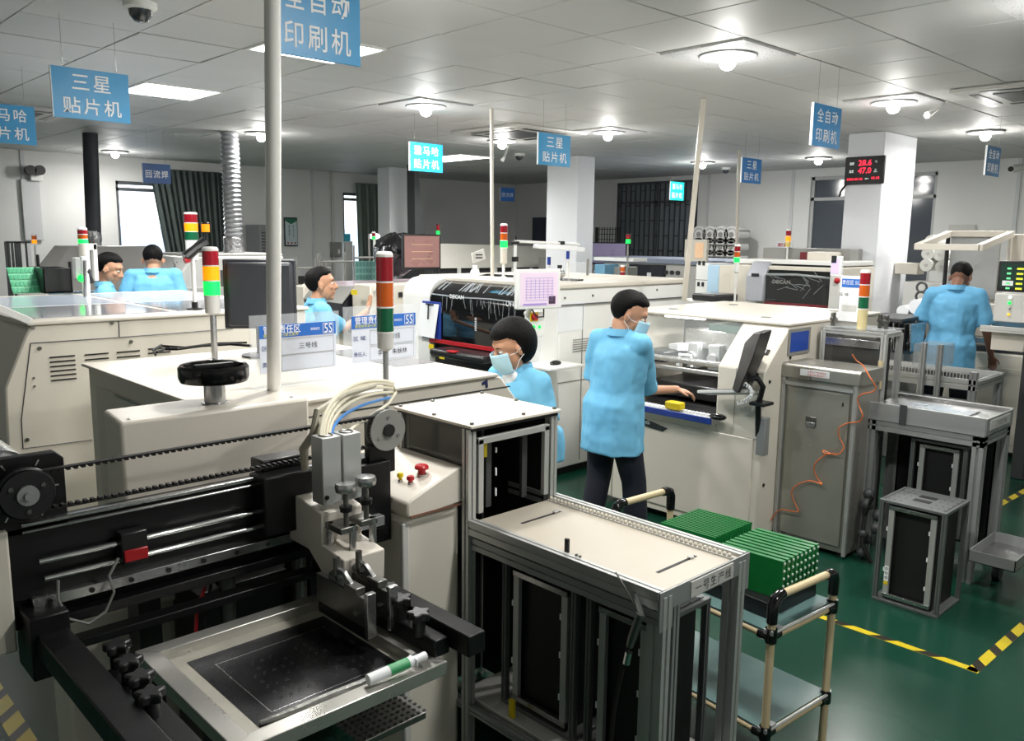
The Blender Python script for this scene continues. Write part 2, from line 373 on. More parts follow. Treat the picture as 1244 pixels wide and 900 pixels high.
# ---- hanging signs ----
def sign(x0, x1, y, z0, z1, rows, label, m=bluel, tm=inkw, wires=True, fine=1., ax='y', bold=.009, group=None):
    t = thing('hanging_sign', label, 'sign', ((x0+x1)/2, y, z0), group)
    u = XN if ax == 'y' else UX
    if ax == 'y':
        build('board', bx(x0, y, z0, x1, y+.012, z1), m, t, bev=.001)
        build('edge', bx(x0-.004, y-.001, z0, x0, y+.014, z1), inkw, t, smooth=0)
        W_ = x1-x0; cpt = lambda k, n: ((x0+x1)/2, y, z1-(z1-z0)*(k+.5)/n)
    if wires:
        for xx in (x0+.06, x1-.06):
            build('wire', cy((xx, y+.006, z1), (xx, y+.006, CEIL), .0016, n=5), steel, t)
    n = len(rows); h = (z1-z0)/n
    for k, (b, wf) in enumerate(rows):
        c = cpt(k, n); c = (c[0], c[1], c[2]+(h*.03 if k else -h*.03))
        text('lettering', b, c, u, UP, W_*wf, h*.66*fine, tm, t, spacing=1.25, bold=bold)
    return t
Z0, Z1 = 2.545, 2.805
R3 = lambda a, b: [(a, .5 if len(a) == 2 else .74), (b, .76)]
sign(1.40, 1.79, 4.97, Z0, Z1, R3('三星', '贴片机'), 'blue hanging sign below and left of the white dome camera')
sign(1.38, 1.77, 6.72, Z0, Z1, R3('雅马哈', '贴片机'), 'blue hanging sign cut by the left edge of the picture')
x0 = onY(332, 60, 2.66)[0]; sign(x0+.0, onY(438, 60, 2.66)[0], 2.66, Z0, Z1, R3('全自动', '印刷机'), 'largest blue hanging sign, beside the tall white pole')
g = G(498, 207, Z0); sign(g[0], g[0]+.39, g[1], Z0, Z1, R3('雅马哈', '贴片机'), 'bright cyan hanging sign left of the thin white pole', m=mat('bright_cyan_panel', (40, 178, 225), .4, var=0))
sign(5.08, 5.47, 5.04, Z0, Z1, R3('三星', '贴片机'), 'blue hanging sign in front of the middle column')
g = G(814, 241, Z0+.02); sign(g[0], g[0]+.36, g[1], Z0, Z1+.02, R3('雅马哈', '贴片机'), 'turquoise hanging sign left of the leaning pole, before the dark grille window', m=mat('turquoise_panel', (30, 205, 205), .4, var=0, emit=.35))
sign(8.02, 8.41, 4.93, Z0, Z1, R3('三星', '贴片机'), 'blue hanging sign right of the leaning pole', m=mat('mid_blue_panel', (52, 122, 190), .4, var=0))
sign(5.14, 5.52, 2.67, Z0, Z1, R3('全自动', '印刷机'), 'blue hanging sign left of the digital clock', m=mat('blue_panel_b', (44, 138, 200), .4, var=0))
sign(8.38, 8.75, 2.68, Z0, Z1, R3('全自动', '印刷机'), 'darker blue hanging sign near the right edge', m=mat('deep_blue_panel', (44, 104, 150), .4, var=0))
dk = mat('navy_panel', (52, 92, 150), .4, var=0)
g = onY(174, 222, 9.6); g2 = onY(208, 222, 9.6); h2 = onY(190, 199, 9.6); sign(g[0], g2[0], 9.6, g[2], h2[2], [('回流焊', .8)], 'dark navy hanging sign in front of the left curtain', m=dk, fine=.6)
g = onY(608, 244, 11.5); g2 = onY(625, 244, 11.5); h2 = onY(616, 228, 11.5); sign(g[0], g2[0], 11.5, g[2], h2[2], [('回流焊', .8)], 'small blue hanging sign far back left of the middle column', m=mat('royal_panel', (58, 118, 200), .4, var=0), fine=.5)
# =============================== FOREGROUND LINE ===============================
def bolts(parent, pts, axis, r=.006, h=.004, m=None, name='bolt'):
    for p in pts:
        d = Vector({'x': (-h, 0, 0), 'y': (0, -h, 0), 'z': (0, 0, h)}[axis]); build(name, cy(p, Vector(p)+d, r, n=8), m or steel, parent)
# ---- semi-automatic printer at front left ----
P1 = thing('stencil_printer', 'black and cream open stencil printer in the left foreground with handwheel and belt drive', 'machine', (1.2, 2.7, 0))
mb = MB().prism([(.88, 2.68), (1.54, 2.68), (1.54, 2.93), (.91, 2.93)], 'z', .74, 1.365)
build('column_housing', mb, ivory, P1, bev=.012)
bolts(P1, [(.92, 2.72, 1.365), (1.49, 2.72, 1.365), (1.49, 2.89, 1.365)], 'z')
build('base_body', bx(.70, 2.75, 0, 1.56, 2.93, .74), cream, P1, bev=.01)
build('inner_frame', MB().box(.86, 2.56, .3, .93, 2.66, .9).box(1.02, 2.5, .25, 1.1, 2.7, .82).box(1.16, 2.55, .3, 1.36, 2.7, .8).box(1.42, 2.5, .3, 1.5, 2.7, .85), blk, P1, bev=.004)
build('guide_column', cy((1.12, 2.5, .2), (1.12, 2.5, .9), .025), steeld, P1); build('guide_column', cy((1.38, 2.5, .2), (1.38, 2.5, .9), .025), steeld, P1)
build('red_cable', MB().tube([(1.0, 2.48, .45), (.985, 2.47, .6), (1.0, 2.46, .78), (1.03, 2.46, .86)], .006), redp, P1)
build('black_cable', MB().tube([(1.03, 2.47, .45), (1.045, 2.46, .62), (1.02, 2.46, .74), (1.05, 2.46, .86)], .005), rubber, P1)
build('side_panel', bx(.30, 2.38, .86, .492, 2.7, 1.19), cream, P1, bev=.006)
# handwheel
hw = build('handwheel', MB().lathe([(.028, .02), (.04, .0), (.09, -.0), (.112, .004), (.118, .02), (.118, .052), (.11, .062), (.1, .06), (.094, .03), (.03, .026)], (1.24, 2.80, 1.44), 36), blkg, P1)
build('grip_bar', bx(1.17, 2.79, 1.49, 1.31, 2.81, 1.505), blkp, hw, bev=.003)
build('spindle', MB().lathe([(.045, 0), (.045, .006), (.036, .008), (.036, .085), (.03, .09)], (1.24, 2.80, 1.363), 24), steel, P1)
# cross beam
bm = build('cross_beam', MB().box(.49, 2.40, .985, 1.66, 2.47, 1.185).box(.49, 2.42, .90, 1.66, 2.5, .985), blk, P1, bev=.003)
build('top_rail', MB().box(.525, 2.385, 1.188, 1.40, 2.405, 1.2).box(.525, 2.38, 1.172, 1.40, 2.39, 1.18), steel, P1, bev=.003)
build('lower_bar', MB().box(.54, 2.36, .905, 1.655, 2.40, .935).box(.57, 2.33, .84, 1.55, 2.38, .865), blk, P1, bev=.003)
build('beam_cap', bx(1.20, 2.39, 1.20, 1.36, 2.47, 1.245), blkp, P1, bev=.006)
build('slide_block', bx(1.17, 2.32, 1.02, 1.34, 2.42, 1.21), blk, P1, bev=.006)
for z, xa in ((1.092, .555), (1.042, .565)):
    build('guide_rod', cy((xa, 2.375, z), (1.655, 2.375, z), .0085), chrome, P1)
gr = build('guide_rail', bx(.535, 2.378, .962, 1.655, 2.40, .992), steel, P1, bev=.002)
for k in range(8):
    x = .575+k*.105; build('rail_bolt', cy((x, 2.379, .977), (x, 2.374, .977), .0075, n=8), blkp, gr)
se = build('limit_sensor', bx(.755, 2.345, 1.035, .825, 2.39, 1.125), blkp, P1, bev=.003); build('red_sensor_face', bx(.758, 2.336, 1.045, .822, 2.346, 1.078), redp, se, bev=.002)
build('sensor_cable', MB().tube([(.745, 2.35, 1.06), (.715, 2.34, 1.02), (.725, 2.34, .97), (.70, 2.34, .92), (.655, 2.34, .90), (.605, 2.34, .93), (.585, 2.34, .99), (.59, 2.345, 1.04)], .004, 6), mat('grey_cable', (130, 130, 126), .5), P1)
# motor, pulleys, belt
mo = build('motor_plate', MB().prism([(.40, 1.165), (.64, 1.165), (.64, 1.355), (.62, 1.375), (.40, 1.375)], 'y', 2.40, 2.43), blk, P1, bev=.003)
build('motor', MB().cyl((.50, 2.46, 1.30), (.50, 2.72, 1.30), .085, 24).cyl((.50, 2.43, 1.30), (.50, 2.46, 1.30), .075, 24), steel, P1)
build('motor_rear_cap', cy((.50, 2.72, 1.30), (.50, 2.80, 1.30), .088, 24), blkp, P1)
dp = build('drive_pulley', MB().cyl((.535, 2.345, 1.285), (.535, 2.40, 1.285), .062, 28).torus((.535, 2.36, 1.285), .064, .006, 'y'), blkp, P1)
build('pulley_hub', MB().cyl((.535, 2.335, 1.285), (.535, 2.35, 1.285), .026, 20).cyl((.535, 2.325, 1.285), (.535, 2.34, 1.285), .011, 12), alud, dp)
for a in (30, 150, 270): build('pulley_screw', cy((.535+.043*math.cos(math.radians(a)), 2.339, 1.285+.043*math.sin(math.radians(a))), (.535+.043*math.cos(math.radians(a)), 2.346, 1.285+.043*math.sin(math.radians(a))), .006, n=8), steeld, dp)
for a in range(0, 360, 60): build('timing_mark', MB().obox((.535+.078*math.cos(math.radians(a)), 2.397, 1.285+.078*math.sin(math.radians(a))), (.018, .004, .004), Matrix.Rotation(-math.radians(a), 3, 'Y')), steel, dp)
bl = MB(); x = .58
for z, sgn in ((1.338, -1), (1.232, 1)):
    bl.box(.535, 2.355, z-.002, 1.65, 2.375, z+.002)
    x = .56
    while x < 1.63: bl.box(x, 2.355, z, x+.009, 2.375, z+sgn*.008); x += .0185
build('toothed_belt', bl, rubber, P1, smooth=0)
ip = build('idler_pulley', MB().cyl((1.65, 2.345, 1.285), (1.65, 2.352, 1.285), .072, 32).cyl((1.65, 2.352, 1.285), (1.65, 2.38, 1.285), .056, 32).cyl((1.65, 2.38, 1.285), (1.65, 2.386, 1.285), .068, 32), midgrey, P1)
tt = MB()
for k in range(28):
    a = k*2*math.pi/28; tt.obox((1.65+.058*math.cos(a), 2.366, 1.285+.058*math.sin(a)), (.007, .026, .006), Matrix.Rotation(-a, 3, 'Y'))
build('pulley_teeth', tt, darkgrey, ip); build('pulley_hub', cy((1.65, 2.336, 1.285), (1.65, 2.346, 1.285), .022, 20), blkp, ip)
for a in (90, 210, 330): build('pulley_screw', cy((1.65+.046*math.cos(math.radians(a)), 2.341, 1.285+.046*math.sin(math.radians(a))), (1.65+.046*math.cos(math.radians(a)), 2.346, 1.285+.046*math.sin(math.radians(a))), .0055, n=8), steel, ip)
build('pulley_bracket', MB().box(1.60, 2.39, 1.12, 1.71, 2.42, 1.31), blk, P1, bev=.003)
build('end_plate', bx(1.42, 2.365, .88, 1.672, 2.398, 1.17), blk, P1, bev=.003)
build('end_stop', MB().box(1.5, 2.33, .955, 1.62, 2.365, .99), alud, P1, bev=.002)
# carriage
g = [(2.474, 1.137), (2.476, .981), (2.358, .978), (2.283, .927), (2.158, .908), (2.154, 1.002), (2.279, 1.016), (2.275, 1.113), (2.391, 1.132)]
g = [(a-.11, z-.0) for a, z in g]
ca = build('carriage', MB().prism(g, 'x', 1.275, 1.42), ivory, P1, bev=.004)
bolts(ca, [(1.3, 2.3, 1.128), (1.3, 2.24, 1.116)], 'z', .008, .004, steeld)
for x in (1.285, 1.358):
    c = build('air_cylinder', MB().box(x, 2.17, 1.135, x+.066, 2.235, 1.345), alu, ca, bev=.003)
    build('port_ring', MB().torus((x+.033, 2.203, 1.346), .02, .003), steeld, c)
    build('port', cy((x+.012, 2.165, 1.16), (x+.012, 2.17, 1.16), .007, n=10), blkp, c)
for x, y in ((1.30, 2.10), (1.385, 2.12)):
    k = build('adjusting_screw', MB().cyl((x+.02, y, 1.075), (x+.02, y, 1.19), .008, 12), steeld, ca)
    build('knurled_knob', MB().lathe([(.02, 0), (.03, .006), (.033, .02), (.03, .032), (.006, .034)], (x+.02, y, 1.185), 20), steel, k)
    build('collar', MB().lathe([(.008, 0), (.018, .004), (.02, .02), (.008, .026)], (x+.02, y, 1.125), 16), blkp, k)
    build('yoke', MB().box(x-.012, y-.02, 1.065, x+.05, y+.10, 1.085), steeld, ca, bev=.003)
    for dx in (.0, .03):
        pass
    build('yoke_leg', cy((x+.036, y-.01, 1.0), (x+.036, y-.01, 1.085), .0115, n=12), steel, ca)
    build('yoke_leg', cy((x-.002, y+.055, 1.0), (x-.002, y+.055, 1.085), .0105, n=12), steel, ca)
# squeegees under the carriage
for x in (1.225, 1.30):
    q = build('squeegee_holder', MB().prism([(1.86, .87), (2.12, .87), (2.12, .955), (1.86, .955)], 'x', x, x+.022), steeld, P1, bev=.002)
    build('squeegee_blade', MB().prism([(1.86, .8325), (2.12, .8325), (2.12, .875), (1.86, .875)], 'x', x+.006, x+.012), blk, q)
    build('clamp_block', MB().box(x-.004, 1.845, .845, x+.026, 1.862, .975), steel, q, bev=.002)
    build('clamp_screw', cy((x-.008, 1.90, .905), (x, 1.90, .905), .008, n=10), steel, q)
    s2 = build('pivot_bracket', MB().prism([(1.94, .955), (2.06, .955), (2.06, .97), (2.02, 1.0), (1.98, 1.0), (1.94, .975)], 'x', x+.004, x+.018), steel, q, bev=.002)
    build('pivot_pin', cy((x-.004, 2.0, .975), (x+.03, 2.0, .975), .009, n=12), chrome, q); build('drop_rod', cy((x+.01, 2.02, .97), (x+.01, 2.02, 1.03), .01, n=12), steeld, q)
    build('link_block', bx(x-.006, 1.90, .955, x+.028, 1.96, .975), steeld, q, bev=.003)
# stencil arms with star knobs
def star_knob(parent, x, y, z, s=1.):
    r = [(x+(.026 if i % 2 else .036)*s*math.cos(i*math.pi/6), y+(.026 if i % 2 else .036)*s*math.sin(i*math.pi/6)) for i in range(12)]
    r = []
    for i in range(20):
        a = i*2*math.pi/20; R_ = .029+.0075*math.cos(5*a); r.append((x+R_*math.cos(a)*s, y+R_*math.sin(a)*s))
    k = build('star_knob', MB().prism(r, 'z', z+.02, z+.042).cyl((x, y, z-.03), (x, y, z+.022), .018*s, 14), blkp, parent, bev=.004)
    return k
la = build('stencil_arm', MB().box(.52, 1.45, .86, .595, 2.42, .925).box(.595, 1.60, .84, .665, 2.08, .885), blk, P1, bev=.004)
build('arm_bracket', bx(.505, 2.30, .80, .60, 2.44, .97), blk, P1, bev=.004)
for x, y in ((.643, 2.08), (.636, 1.98), (.629, 1.89), (.619, 1.80)): star_knob(la, x, y, .905)
build('arm_bolt', MB().torus((.552, 2.295, .885), .022, .006, 'y'), darkgrey, la)
ra = build('stencil_arm', MB().box(1.36, 1.58, .845, 1.42, 2.38, .905).box(1.31, 1.66, .83, 1.362, 2.0, .88), blk, P1, bev=.004)
for x, y in ((1.345, 1.935), (1.33, 1.84), (1.31, 1.73)): star_knob(ra, x, y, .90)
build('work_table', MB().box(.95, 1.75, .60, 1.35, 2.25, .62), steeld, P1, bev=.003)
pp = MB()
for i in range(12):
    for j in range(9): pp.cyl((1.13+i*.02, 1.76+j*.022, .6205), (1.13+i*.02, 1.76+j*.022, .6225), .0055, 6)
build('perforation', pp, deep, P1, smooth=0)['kind'] = 'stuff'
build('green_board', bx(.96, 1.68, .625, 1.11, 1.92, .64), mat('dark_board', (18, 58, 48), .3, var=.3, scale=60), P1)
# stencil
ST = thing('stencil', 'framed steel printing stencil lying between the black arms', 'stencil', (1.03, 1.93, .79))
sf = mat('stencil_frame', (196, 194, 188), .3, .75, var=.08, scale=6)
x0, x1, y0, y1, w = .735, 1.325, 1.625, 2.235, .05
build('frame_bar', MB().prism([(x0, y0), (x1, y0), (x1-w, y0+w), (x0+w, y0+w)], 'z', .795, .832), sf, ST, bev=.002)
build('frame_bar', MB().prism([(x0, y1), (x1, y1), (x1-w, y1-w), (x0+w, y1-w)], 'z', .795, .832), sf, ST, bev=.002)
build('frame_bar', MB().prism([(x0, y0), (x0, y1), (x0+w, y1-w), (x0+w, y0+w)], 'z', .795, .832), sf, ST, bev=.002)
build('frame_bar', MB().prism([(x1, y0), (x1, y1), (x1-w, y1-w), (x1-w, y0+w)], 'z', .795, .832), sf, ST, bev=.002)
build('mesh_border', bx(x0+w, y0+w, .798, x1-w, y1-w, .802), mat('mesh_tape', (176, 172, 160), .45, .2, var=.2, scale=9), ST, smooth=0)
sh = build('foil', bx(x0+w+.05, y0+w+.045, .8025, x1-w-.02, y1-w-.05, .8035), mat('stencil_foil', (64, 64, 66), .25, .85, var=.3, scale=5), ST, smooth=0)
ap = MB()
for i in range(11):
    for j in range(7):
        if random.random() < .7:
            x, y = .93+i*.026, 1.80+j*.034; ap.box(x, y, .8036, x+random.choice((.006, .012)), y+.004, .804); ap.box(x+.004, y+.01, .8036, x+.012, y+.013, .804)
build('apertures', ap, deep, ST, smooth=0)['kind'] = 'stuff'
build('scribed_outline', MB().box(.885, 1.76, .8036, 1.22, 1.762, .8042).box(.885, 2.07, .8036, 1.22, 2.072, .8042).box(.885, 1.76, .8036, .887, 2.07, .8042), steel, ST, smooth=0)
build('solder_paste', MB().tube([(.84, 1.73, .808), (.93, 1.715, .812), (1.02, 1.722, .81), (1.1, 1.712, .812), (1.2, 1.718, .81), (1.245, 1.722, .808)], [.006, .013, .01, .012, .009, .006], 8), mat('paste_grey', (150, 150, 146), .35, .5, var=.2, scale=60, bump=.3), ST)
sy = thing('glue_syringe', 'white tube with green label lying on the right corner of the stencil frame', 'syringe', (1.27, 1.675, .833))
d = Vector((.93, -.02, .0)).normalized(); p0 = Vector((1.19, 1.668, .85))
p0 = Vector(G(447, 826, .85)); p1 = Vector(G(517, 796, .86)); L_ = p1-p0
build('barrel', cy(p0, p0+L_*.75, .0145, 14), inkw, sy); build('label_band', cy(p0+L_*.35, p0+L_*.68, .0152, 14), mat('label_green', (60, 160, 100), .4, var=.1), sy)
build('cap', cy(p0+L_*.75, p1, .011, 12), inkw, sy); build('flange', MB().obox(p0+L_*.78, (.006, .036, .02)), inkw, sy, bev=.002)
# ---- control console ----
CO = thing('control_console', 'cream control console with sloped top and red emergency stop', 'console', (1.8, 2.5, 0))
tp = MB().prism([(1.935, 1.12), (1.90, 1.115), (1.70, 1.042), (1.682, 1.03), (1.68, .985), (1.70, .965), (1.935, .985)], 'y', 2.28, 2.84)
build('sloped_top', tp, ivory, CO, bev=.008)
build('body', bx(1.68, 2.30, 0, 1.935, 2.80, .97), cream, CO, bev=.02)
build('worn_edge', MB().box(1.69, 2.276, .975, 1.935, 2.28, .983), mat('rust_brown', (120, 84, 66), .7, var=.3), CO)
build('corner_strip', bx(1.672, 2.295, .02, 1.70, 2.32, .955), offgrey, CO, bev=.006)
sl = .08/.22
def on_top(x): return 1.115-(1.90-x)*sl
for nm, x, y, r, h, mm in (('emergency_stop', 1.82, 2.38, .026, .022, redp), ('red_button', 1.765, 2.375, .014, .012, redp), ('yellow_button', 1.76, 2.43, .012, .014, yelp)):
    z = on_top(x); k = build(nm, MB().lathe([(r*.55, 0), (r*.55, h), (r, h+.004), (r, h+.012), (r*.8, h+.018), (.001, h+.02)], (x, y, z-.002), 22), mm, CO)
    build('button_ring', MB().lathe([(r*.75, 0), (r*.75, .008), (r*.6, .009)], (x, y, z-.003), 18), steel, k)
build('paper_note', MB().obox((1.77, 2.56, on_top(1.77)+.002), (.07, .05, .001), Matrix.Rotation(.3, 3, 'Z')), mat('beige_note', (214, 206, 180), .8), CO)
# ---- loader: enclosure + table ----
LD = thing('board_loader', 'aluminium framed board loader with glass cover box and cream conveyor table in front', 'loader', (2.15, 2.0, 0))
X0, X1, YA, YB, YC = 1.94, 2.37, 1.385, 2.235, 2.68
for x, y, z1 in ((X0+.02, YA+.02, .905), (X1-.0, YA+.02, .905)): build('leg', MB().prof((x, y, 0), (x, y, z1), .04, .06), alu, LD, smooth=0)
build('leg', MB().prof((X0+.075, YA+.02, 0), (X0+.075, YA+.02, .86), .03, .05), alud, LD, smooth=0)
for x in (X0, X1):
    for y in (YB+.02, YC-.02): build('post', MB().prof((x, y, 0), (x, y, 1.262), .036), alu, LD, smooth=0)
build('rail', MB().prof((X0-.0, YA, .898), (X0-.0, YB, .898), .034, .056), alu, LD, smooth=0)
build('rail', MB().prof((X0+.01, YA, .835), (X0+.01, YB, .835), .03, .045), alud, LD, smooth=0)
build('rail', MB().prof((X1+.02, YA, .905), (X1+.02, YB+.05, .905), .036, .044), alu, LD, smooth=0)
build('rail_end_stub', MB().prof((X1+.01, YB+.05, .91), (X1+.01, YB+.25, .91), .05), alud, LD, smooth=0)
build('table_plate', bx(X0+.015, YA+.01, .905, X1+.0, YB, .917), mat('table_cream', (182, 174, 160), .42, var=.05, scale=5), LD, bev=.002)
for y in (YB-.14, YA+.1):
    s_ = build('slot', bx(X0+.12, y, .9172, X1-.1, y+.012, .918), deep, LD, smooth=0); build('slot_pin', cy((X1-.13, y+.006, .917), (X1-.13, y+.006, .924), .011, n=14), steel, s_)
rl = MB(); k = 0; y = YA+.015
build('roller_tray', bx(X1-.045, YA+.01, .917, X1-.028, YB-.01, .923), offgrey, LD, smooth=0)
for k in range(44):
    y = YA+.02+k*.0188
    if k == 0: r0 = build('roller', MB().sph((X1-.036, y, .928), (.008, .0075, .008), 8, 6), mat('roller_cream', (200, 194, 180), .4), LD)
    else: r = r0.copy(); C.objects.link(r); r.location = (0, k*.0188, 0)
build('end_plate', bx(X0-.016, YA-.008, .862, X1+.045, YA-.002, .925), alud, LD, bev=.001)
build('end_plate_side', bx(X0-.016, YA-.008, .80, X0+.05, YA-.003, .862), alud, LD, bev=.001); build('end_plate_side', bx(X1-.01, YA-.008, .80, X1+.045, YA-.003, .862), alud, LD, bev=.001)
lb = build('label_plate', bx(X0+.135, YA-.012, .868, X1-.06, YA-.008, .918), offgrey, LD, smooth=0)
text('lettering', '一号生产线', (X0+.255, YA-.0125, .893), XN, UP, .2, .034, ink, lb, 1.2, .0)
build('stop_pin', MB().box(X0+.03, 1.79, .917, X0+.042, 1.805, .965), blk, LD, bev=.002); bolts(LD, [(X0+.02, 1.74, .926), (X0+.02, 1.725, .926)], 'z', .005, .006, steeld)
build('bottom_shelf', bx(X0+.03, YA+.05, .17, X1, YB+.1, .20), offgrey, LD, bev=.003); build('cross_rail', MB().prof((X0, YA+.02, .18), (X0, YC, .18), .03), alud, LD, smooth=0)
build('yellow_latch', bx(X0+.04, 2.05, .2, X0+.055, 2.075, .27), yelp, LD, bev=.003)
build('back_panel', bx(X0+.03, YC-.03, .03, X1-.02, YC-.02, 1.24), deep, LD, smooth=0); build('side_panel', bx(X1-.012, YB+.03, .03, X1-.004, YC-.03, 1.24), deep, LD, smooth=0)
# enclosure
lid = build('cover_lid', bx(X0-.02, YB-.015, 1.268, X1+.02, YC+.012, 1.28), ivory, LD, bev=.003)
bolts(lid, [(X0, YB+.005, 1.28), (X1, YB+.005, 1.28), (X0, YC-.01, 1.28), (X1, YC-.01, 1.28), (X0, (YB+YC)/2, 1.28), (X1, (YB+YC)/2, 1.28), (2.1, YC-.01, 1.28), (2.2, YB+.005, 1.28)], 'z', .008, .008, steeld)
build('lid_gasket', bx(X0-.008, YB-.005, 1.255, X1+.01, YC, 1.268), blkp, LD, smooth=0)
build('glass_side', bx(X0-.006, YB+.035, .98, X0-.002, YC-.035, 1.255), tint, LD, smooth=0)
build('door_frame', MB().box(X0+.03, YB, .94, X0+.055, YB+.02, 1.22).box(X1-.055, YB, .94, X1-.03, YB+.02, 1.22).box(X0+.03, YB, 1.2, X1-.03, YB+.02, 1.225), alu, LD, bev=.002)
for xa_ in (X0+.12, X1-.12): build('inner_channel', bx(xa_, YB+.06, .93, xa_+.027, YB+.075, 1.2), darkgrey, LD, smooth=0)
build('yellow_tape', bx(X0+.105, YB+.055, 1.13, X0+.12, YB+.058, 1.2), yelp, LD, smooth=0)
build('clip', MB().box(X0+.16, YB+.05, 1.05, X0+.166, YB+.056, 1.08).box(X0+.16, YB+.05, .97, X0+.166, YB+.056, 1.0).box(X0+.16, YB+.05, 1.14, X0+.166, YB+.056, 1.16), inkw, LD, smooth=0)
# bracket cable hanging on the leg
HC = thing('hanging_cable', 'black cable with steel plug tied to the near leg of the conveyor table', 'cable', (1.92, 1.37, .6))
pts = [onX(x, y, 1.90) for x, y in ((787, 722), (778, 745), (768, 775), (762, 790), (752, 830), (745, 870), (742, 905))]
build('cord', MB().tube(pts[2:], .007), rubber, HC); build('plug', MB().tube([pts[1], pts[2], onX(765, 785, 1.90)], [.013, .014, .011]), steeld, HC)
build('chrome_ferrule', MB().tube([onX(764, 792, 1.9), onX(761, 806, 1.9)], .011), chrome, HC)
build('connector', MB().tube([onX(771, 722, 1.91), onX(781, 750, 1.905)], .009), chrome, HC); build('tie_wire', MB().tube([onX(748, 695, 1.91), onX(760, 715, 1.9), onX(772, 736, 1.9)], .0025), steeld, HC)
# ---- magazine racks ----
def magazine(x, y, z, sx, sy, h, label, group=None, sticker=True, loc_rot=0):
    """board magazine: sx along X, sy along Y, open slots face -X"""
    t = thing('board_magazine', label, 'magazine rack', (x+sx/2, y+sy/2, z), group)
    mg = mat('magazine_metal', (118, 121, 121), .38, .5, var=.06); tp = build('top_plate', bx(x, y, z+h-.016, x+sx, y+sy, z+h), mg, t, bev=.002)
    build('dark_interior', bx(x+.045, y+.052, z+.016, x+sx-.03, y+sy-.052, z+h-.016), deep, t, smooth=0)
    for i in range(2): build('handle_slot', bx(x+sx*(.3+.25*i), y+sy*.36, z+h, x+sx*(.3+.25*i)+.05, y+sy*.36+sy*.26, z+h+.001), deep, tp, smooth=0)
    hb = MB()
    for i in range(5):
        for j in (0, 1, 2, 7, 8, 9):
            hb.cyl((x+sx*(.12+.19*i)+.01*(j % 2), y+sy*(.08+.092*j), z+h), (x+sx*(.12+.19*i)+.01*(j % 2), y+sy*(.08+.092*j), z+h+.001), .004, 6)
    build('screw_holes', hb, deep, tp, smooth=0)['kind'] = 'stuff'
    build('plate_groove', MB().box(x+.02, y+.016, z+h, x+sx-.02, y+.02, z+h+.001).box(x+.02, y+sy-.02, z+h, x+sx-.02, y+sy-.016, z+h+.001), deep, tp, smooth=0)
    build('bottom_plate', bx(x, y, z, x+sx, y+sy, z+.016), mg, t, bev=.002)
    for a, b in ((x+.012, y+.012), (x+sx-.012, y+.012), (x+.012, y+sy-.012), (x+sx-.012, y+sy-.012)): build('corner_post', MB().prof((a, b, z+.016), (a, b, z+h-.016),   .022), mg, t, smooth=0)
    for yy in (y+.05, y+sy-.05-.028): build('slotted_wall', MB().box(x+.012, yy, z+.03, x+.03, yy+.028, z+h-.03), alu, t, bev=.001)
    for zz in (z+.03, z+h-.05): build('cross_bar', bx(x+.008, y+.05, zz, x+.026, y+sy-.05, zz+.02), steel, t, bev=.001)
    build('ribbed_wall', MB().box(x+.03, y+.045, z+.016, x+sx-.02, y+.05, z+h-.016).box(x+.03, y+sy-.05, z+.016, x+sx-.02, y+sy-.045, z+h-.016).box(x+sx-.03, y+.05, z+.016, x+sx-.025, y+sy-.05, z+h-.016), deep, t, smooth=0)
    rb = MB(); zz = z+.05
    while zz < z+h-.06: rb.box(x+.03, y+.05, zz, x+sx-.04, y+.062, zz+.003); rb.box(x+.03, y+sy-.062, zz, x+sx-.04, y+sy-.05, zz+.003); zz += .012
    build('slot_ribs', rb, blkp, t, smooth=0)['kind'] = 'stuff'
    build('clip', MB().box(x+.011, y+.078, z+h*.22, x+.014, y+.084, z+h*.26).box(x+.011, y+.078, z+h*.5, x+.014, y+.084, z+h*.54).box(x+.011, y+.078, z+h*.75, x+.014, y+.084, z+h*.79).box(x+.011, y+sy-.05, z+h*.3, x+.014, y+sy-.044, z+h*.34).box(x+.011, y+sy-.05, z+h*.7, x+.014, y+sy-.044, z+h*.74), inkw, t, smooth=0)
    if sticker:
        s_ = build('warning_sticker', bx(x+.010, y+sy-.075, z+.12, x+.012, y+sy-.053, z+.205), inkw, t, smooth=0)
        build('sticker_yellow', bx(x+.0095, y+sy-.075, z+.1, x+.012, y+sy-.053, z+.12), yelp, s_, smooth=0)
        build('sticker_marks', MB().torus((x+.0095, y+sy-.064, z+.19), .006, .0015, 'x', 12, 4).torus((x+.0095, y+sy-.064, z+.165), .006, .0015, 'x', 12, 4).torus((x+.0095, y+sy-.064, z+.14), .006, .0015, 'x', 12, 4), ink, s_)
    return t
magazine(4.48, 1.455, 0, .335, .345, .573, 'aluminium board magazine standing on the green floor at right')
magazine(2.03, 1.80, .20, .31, .37, .57, 'aluminium board magazine under the near conveyor table', sticker=False)
magazine(2.03, 1.455, .20, .29, .30, .57, 'second board magazine under the near conveyor table, nearer its end', sticker=False)
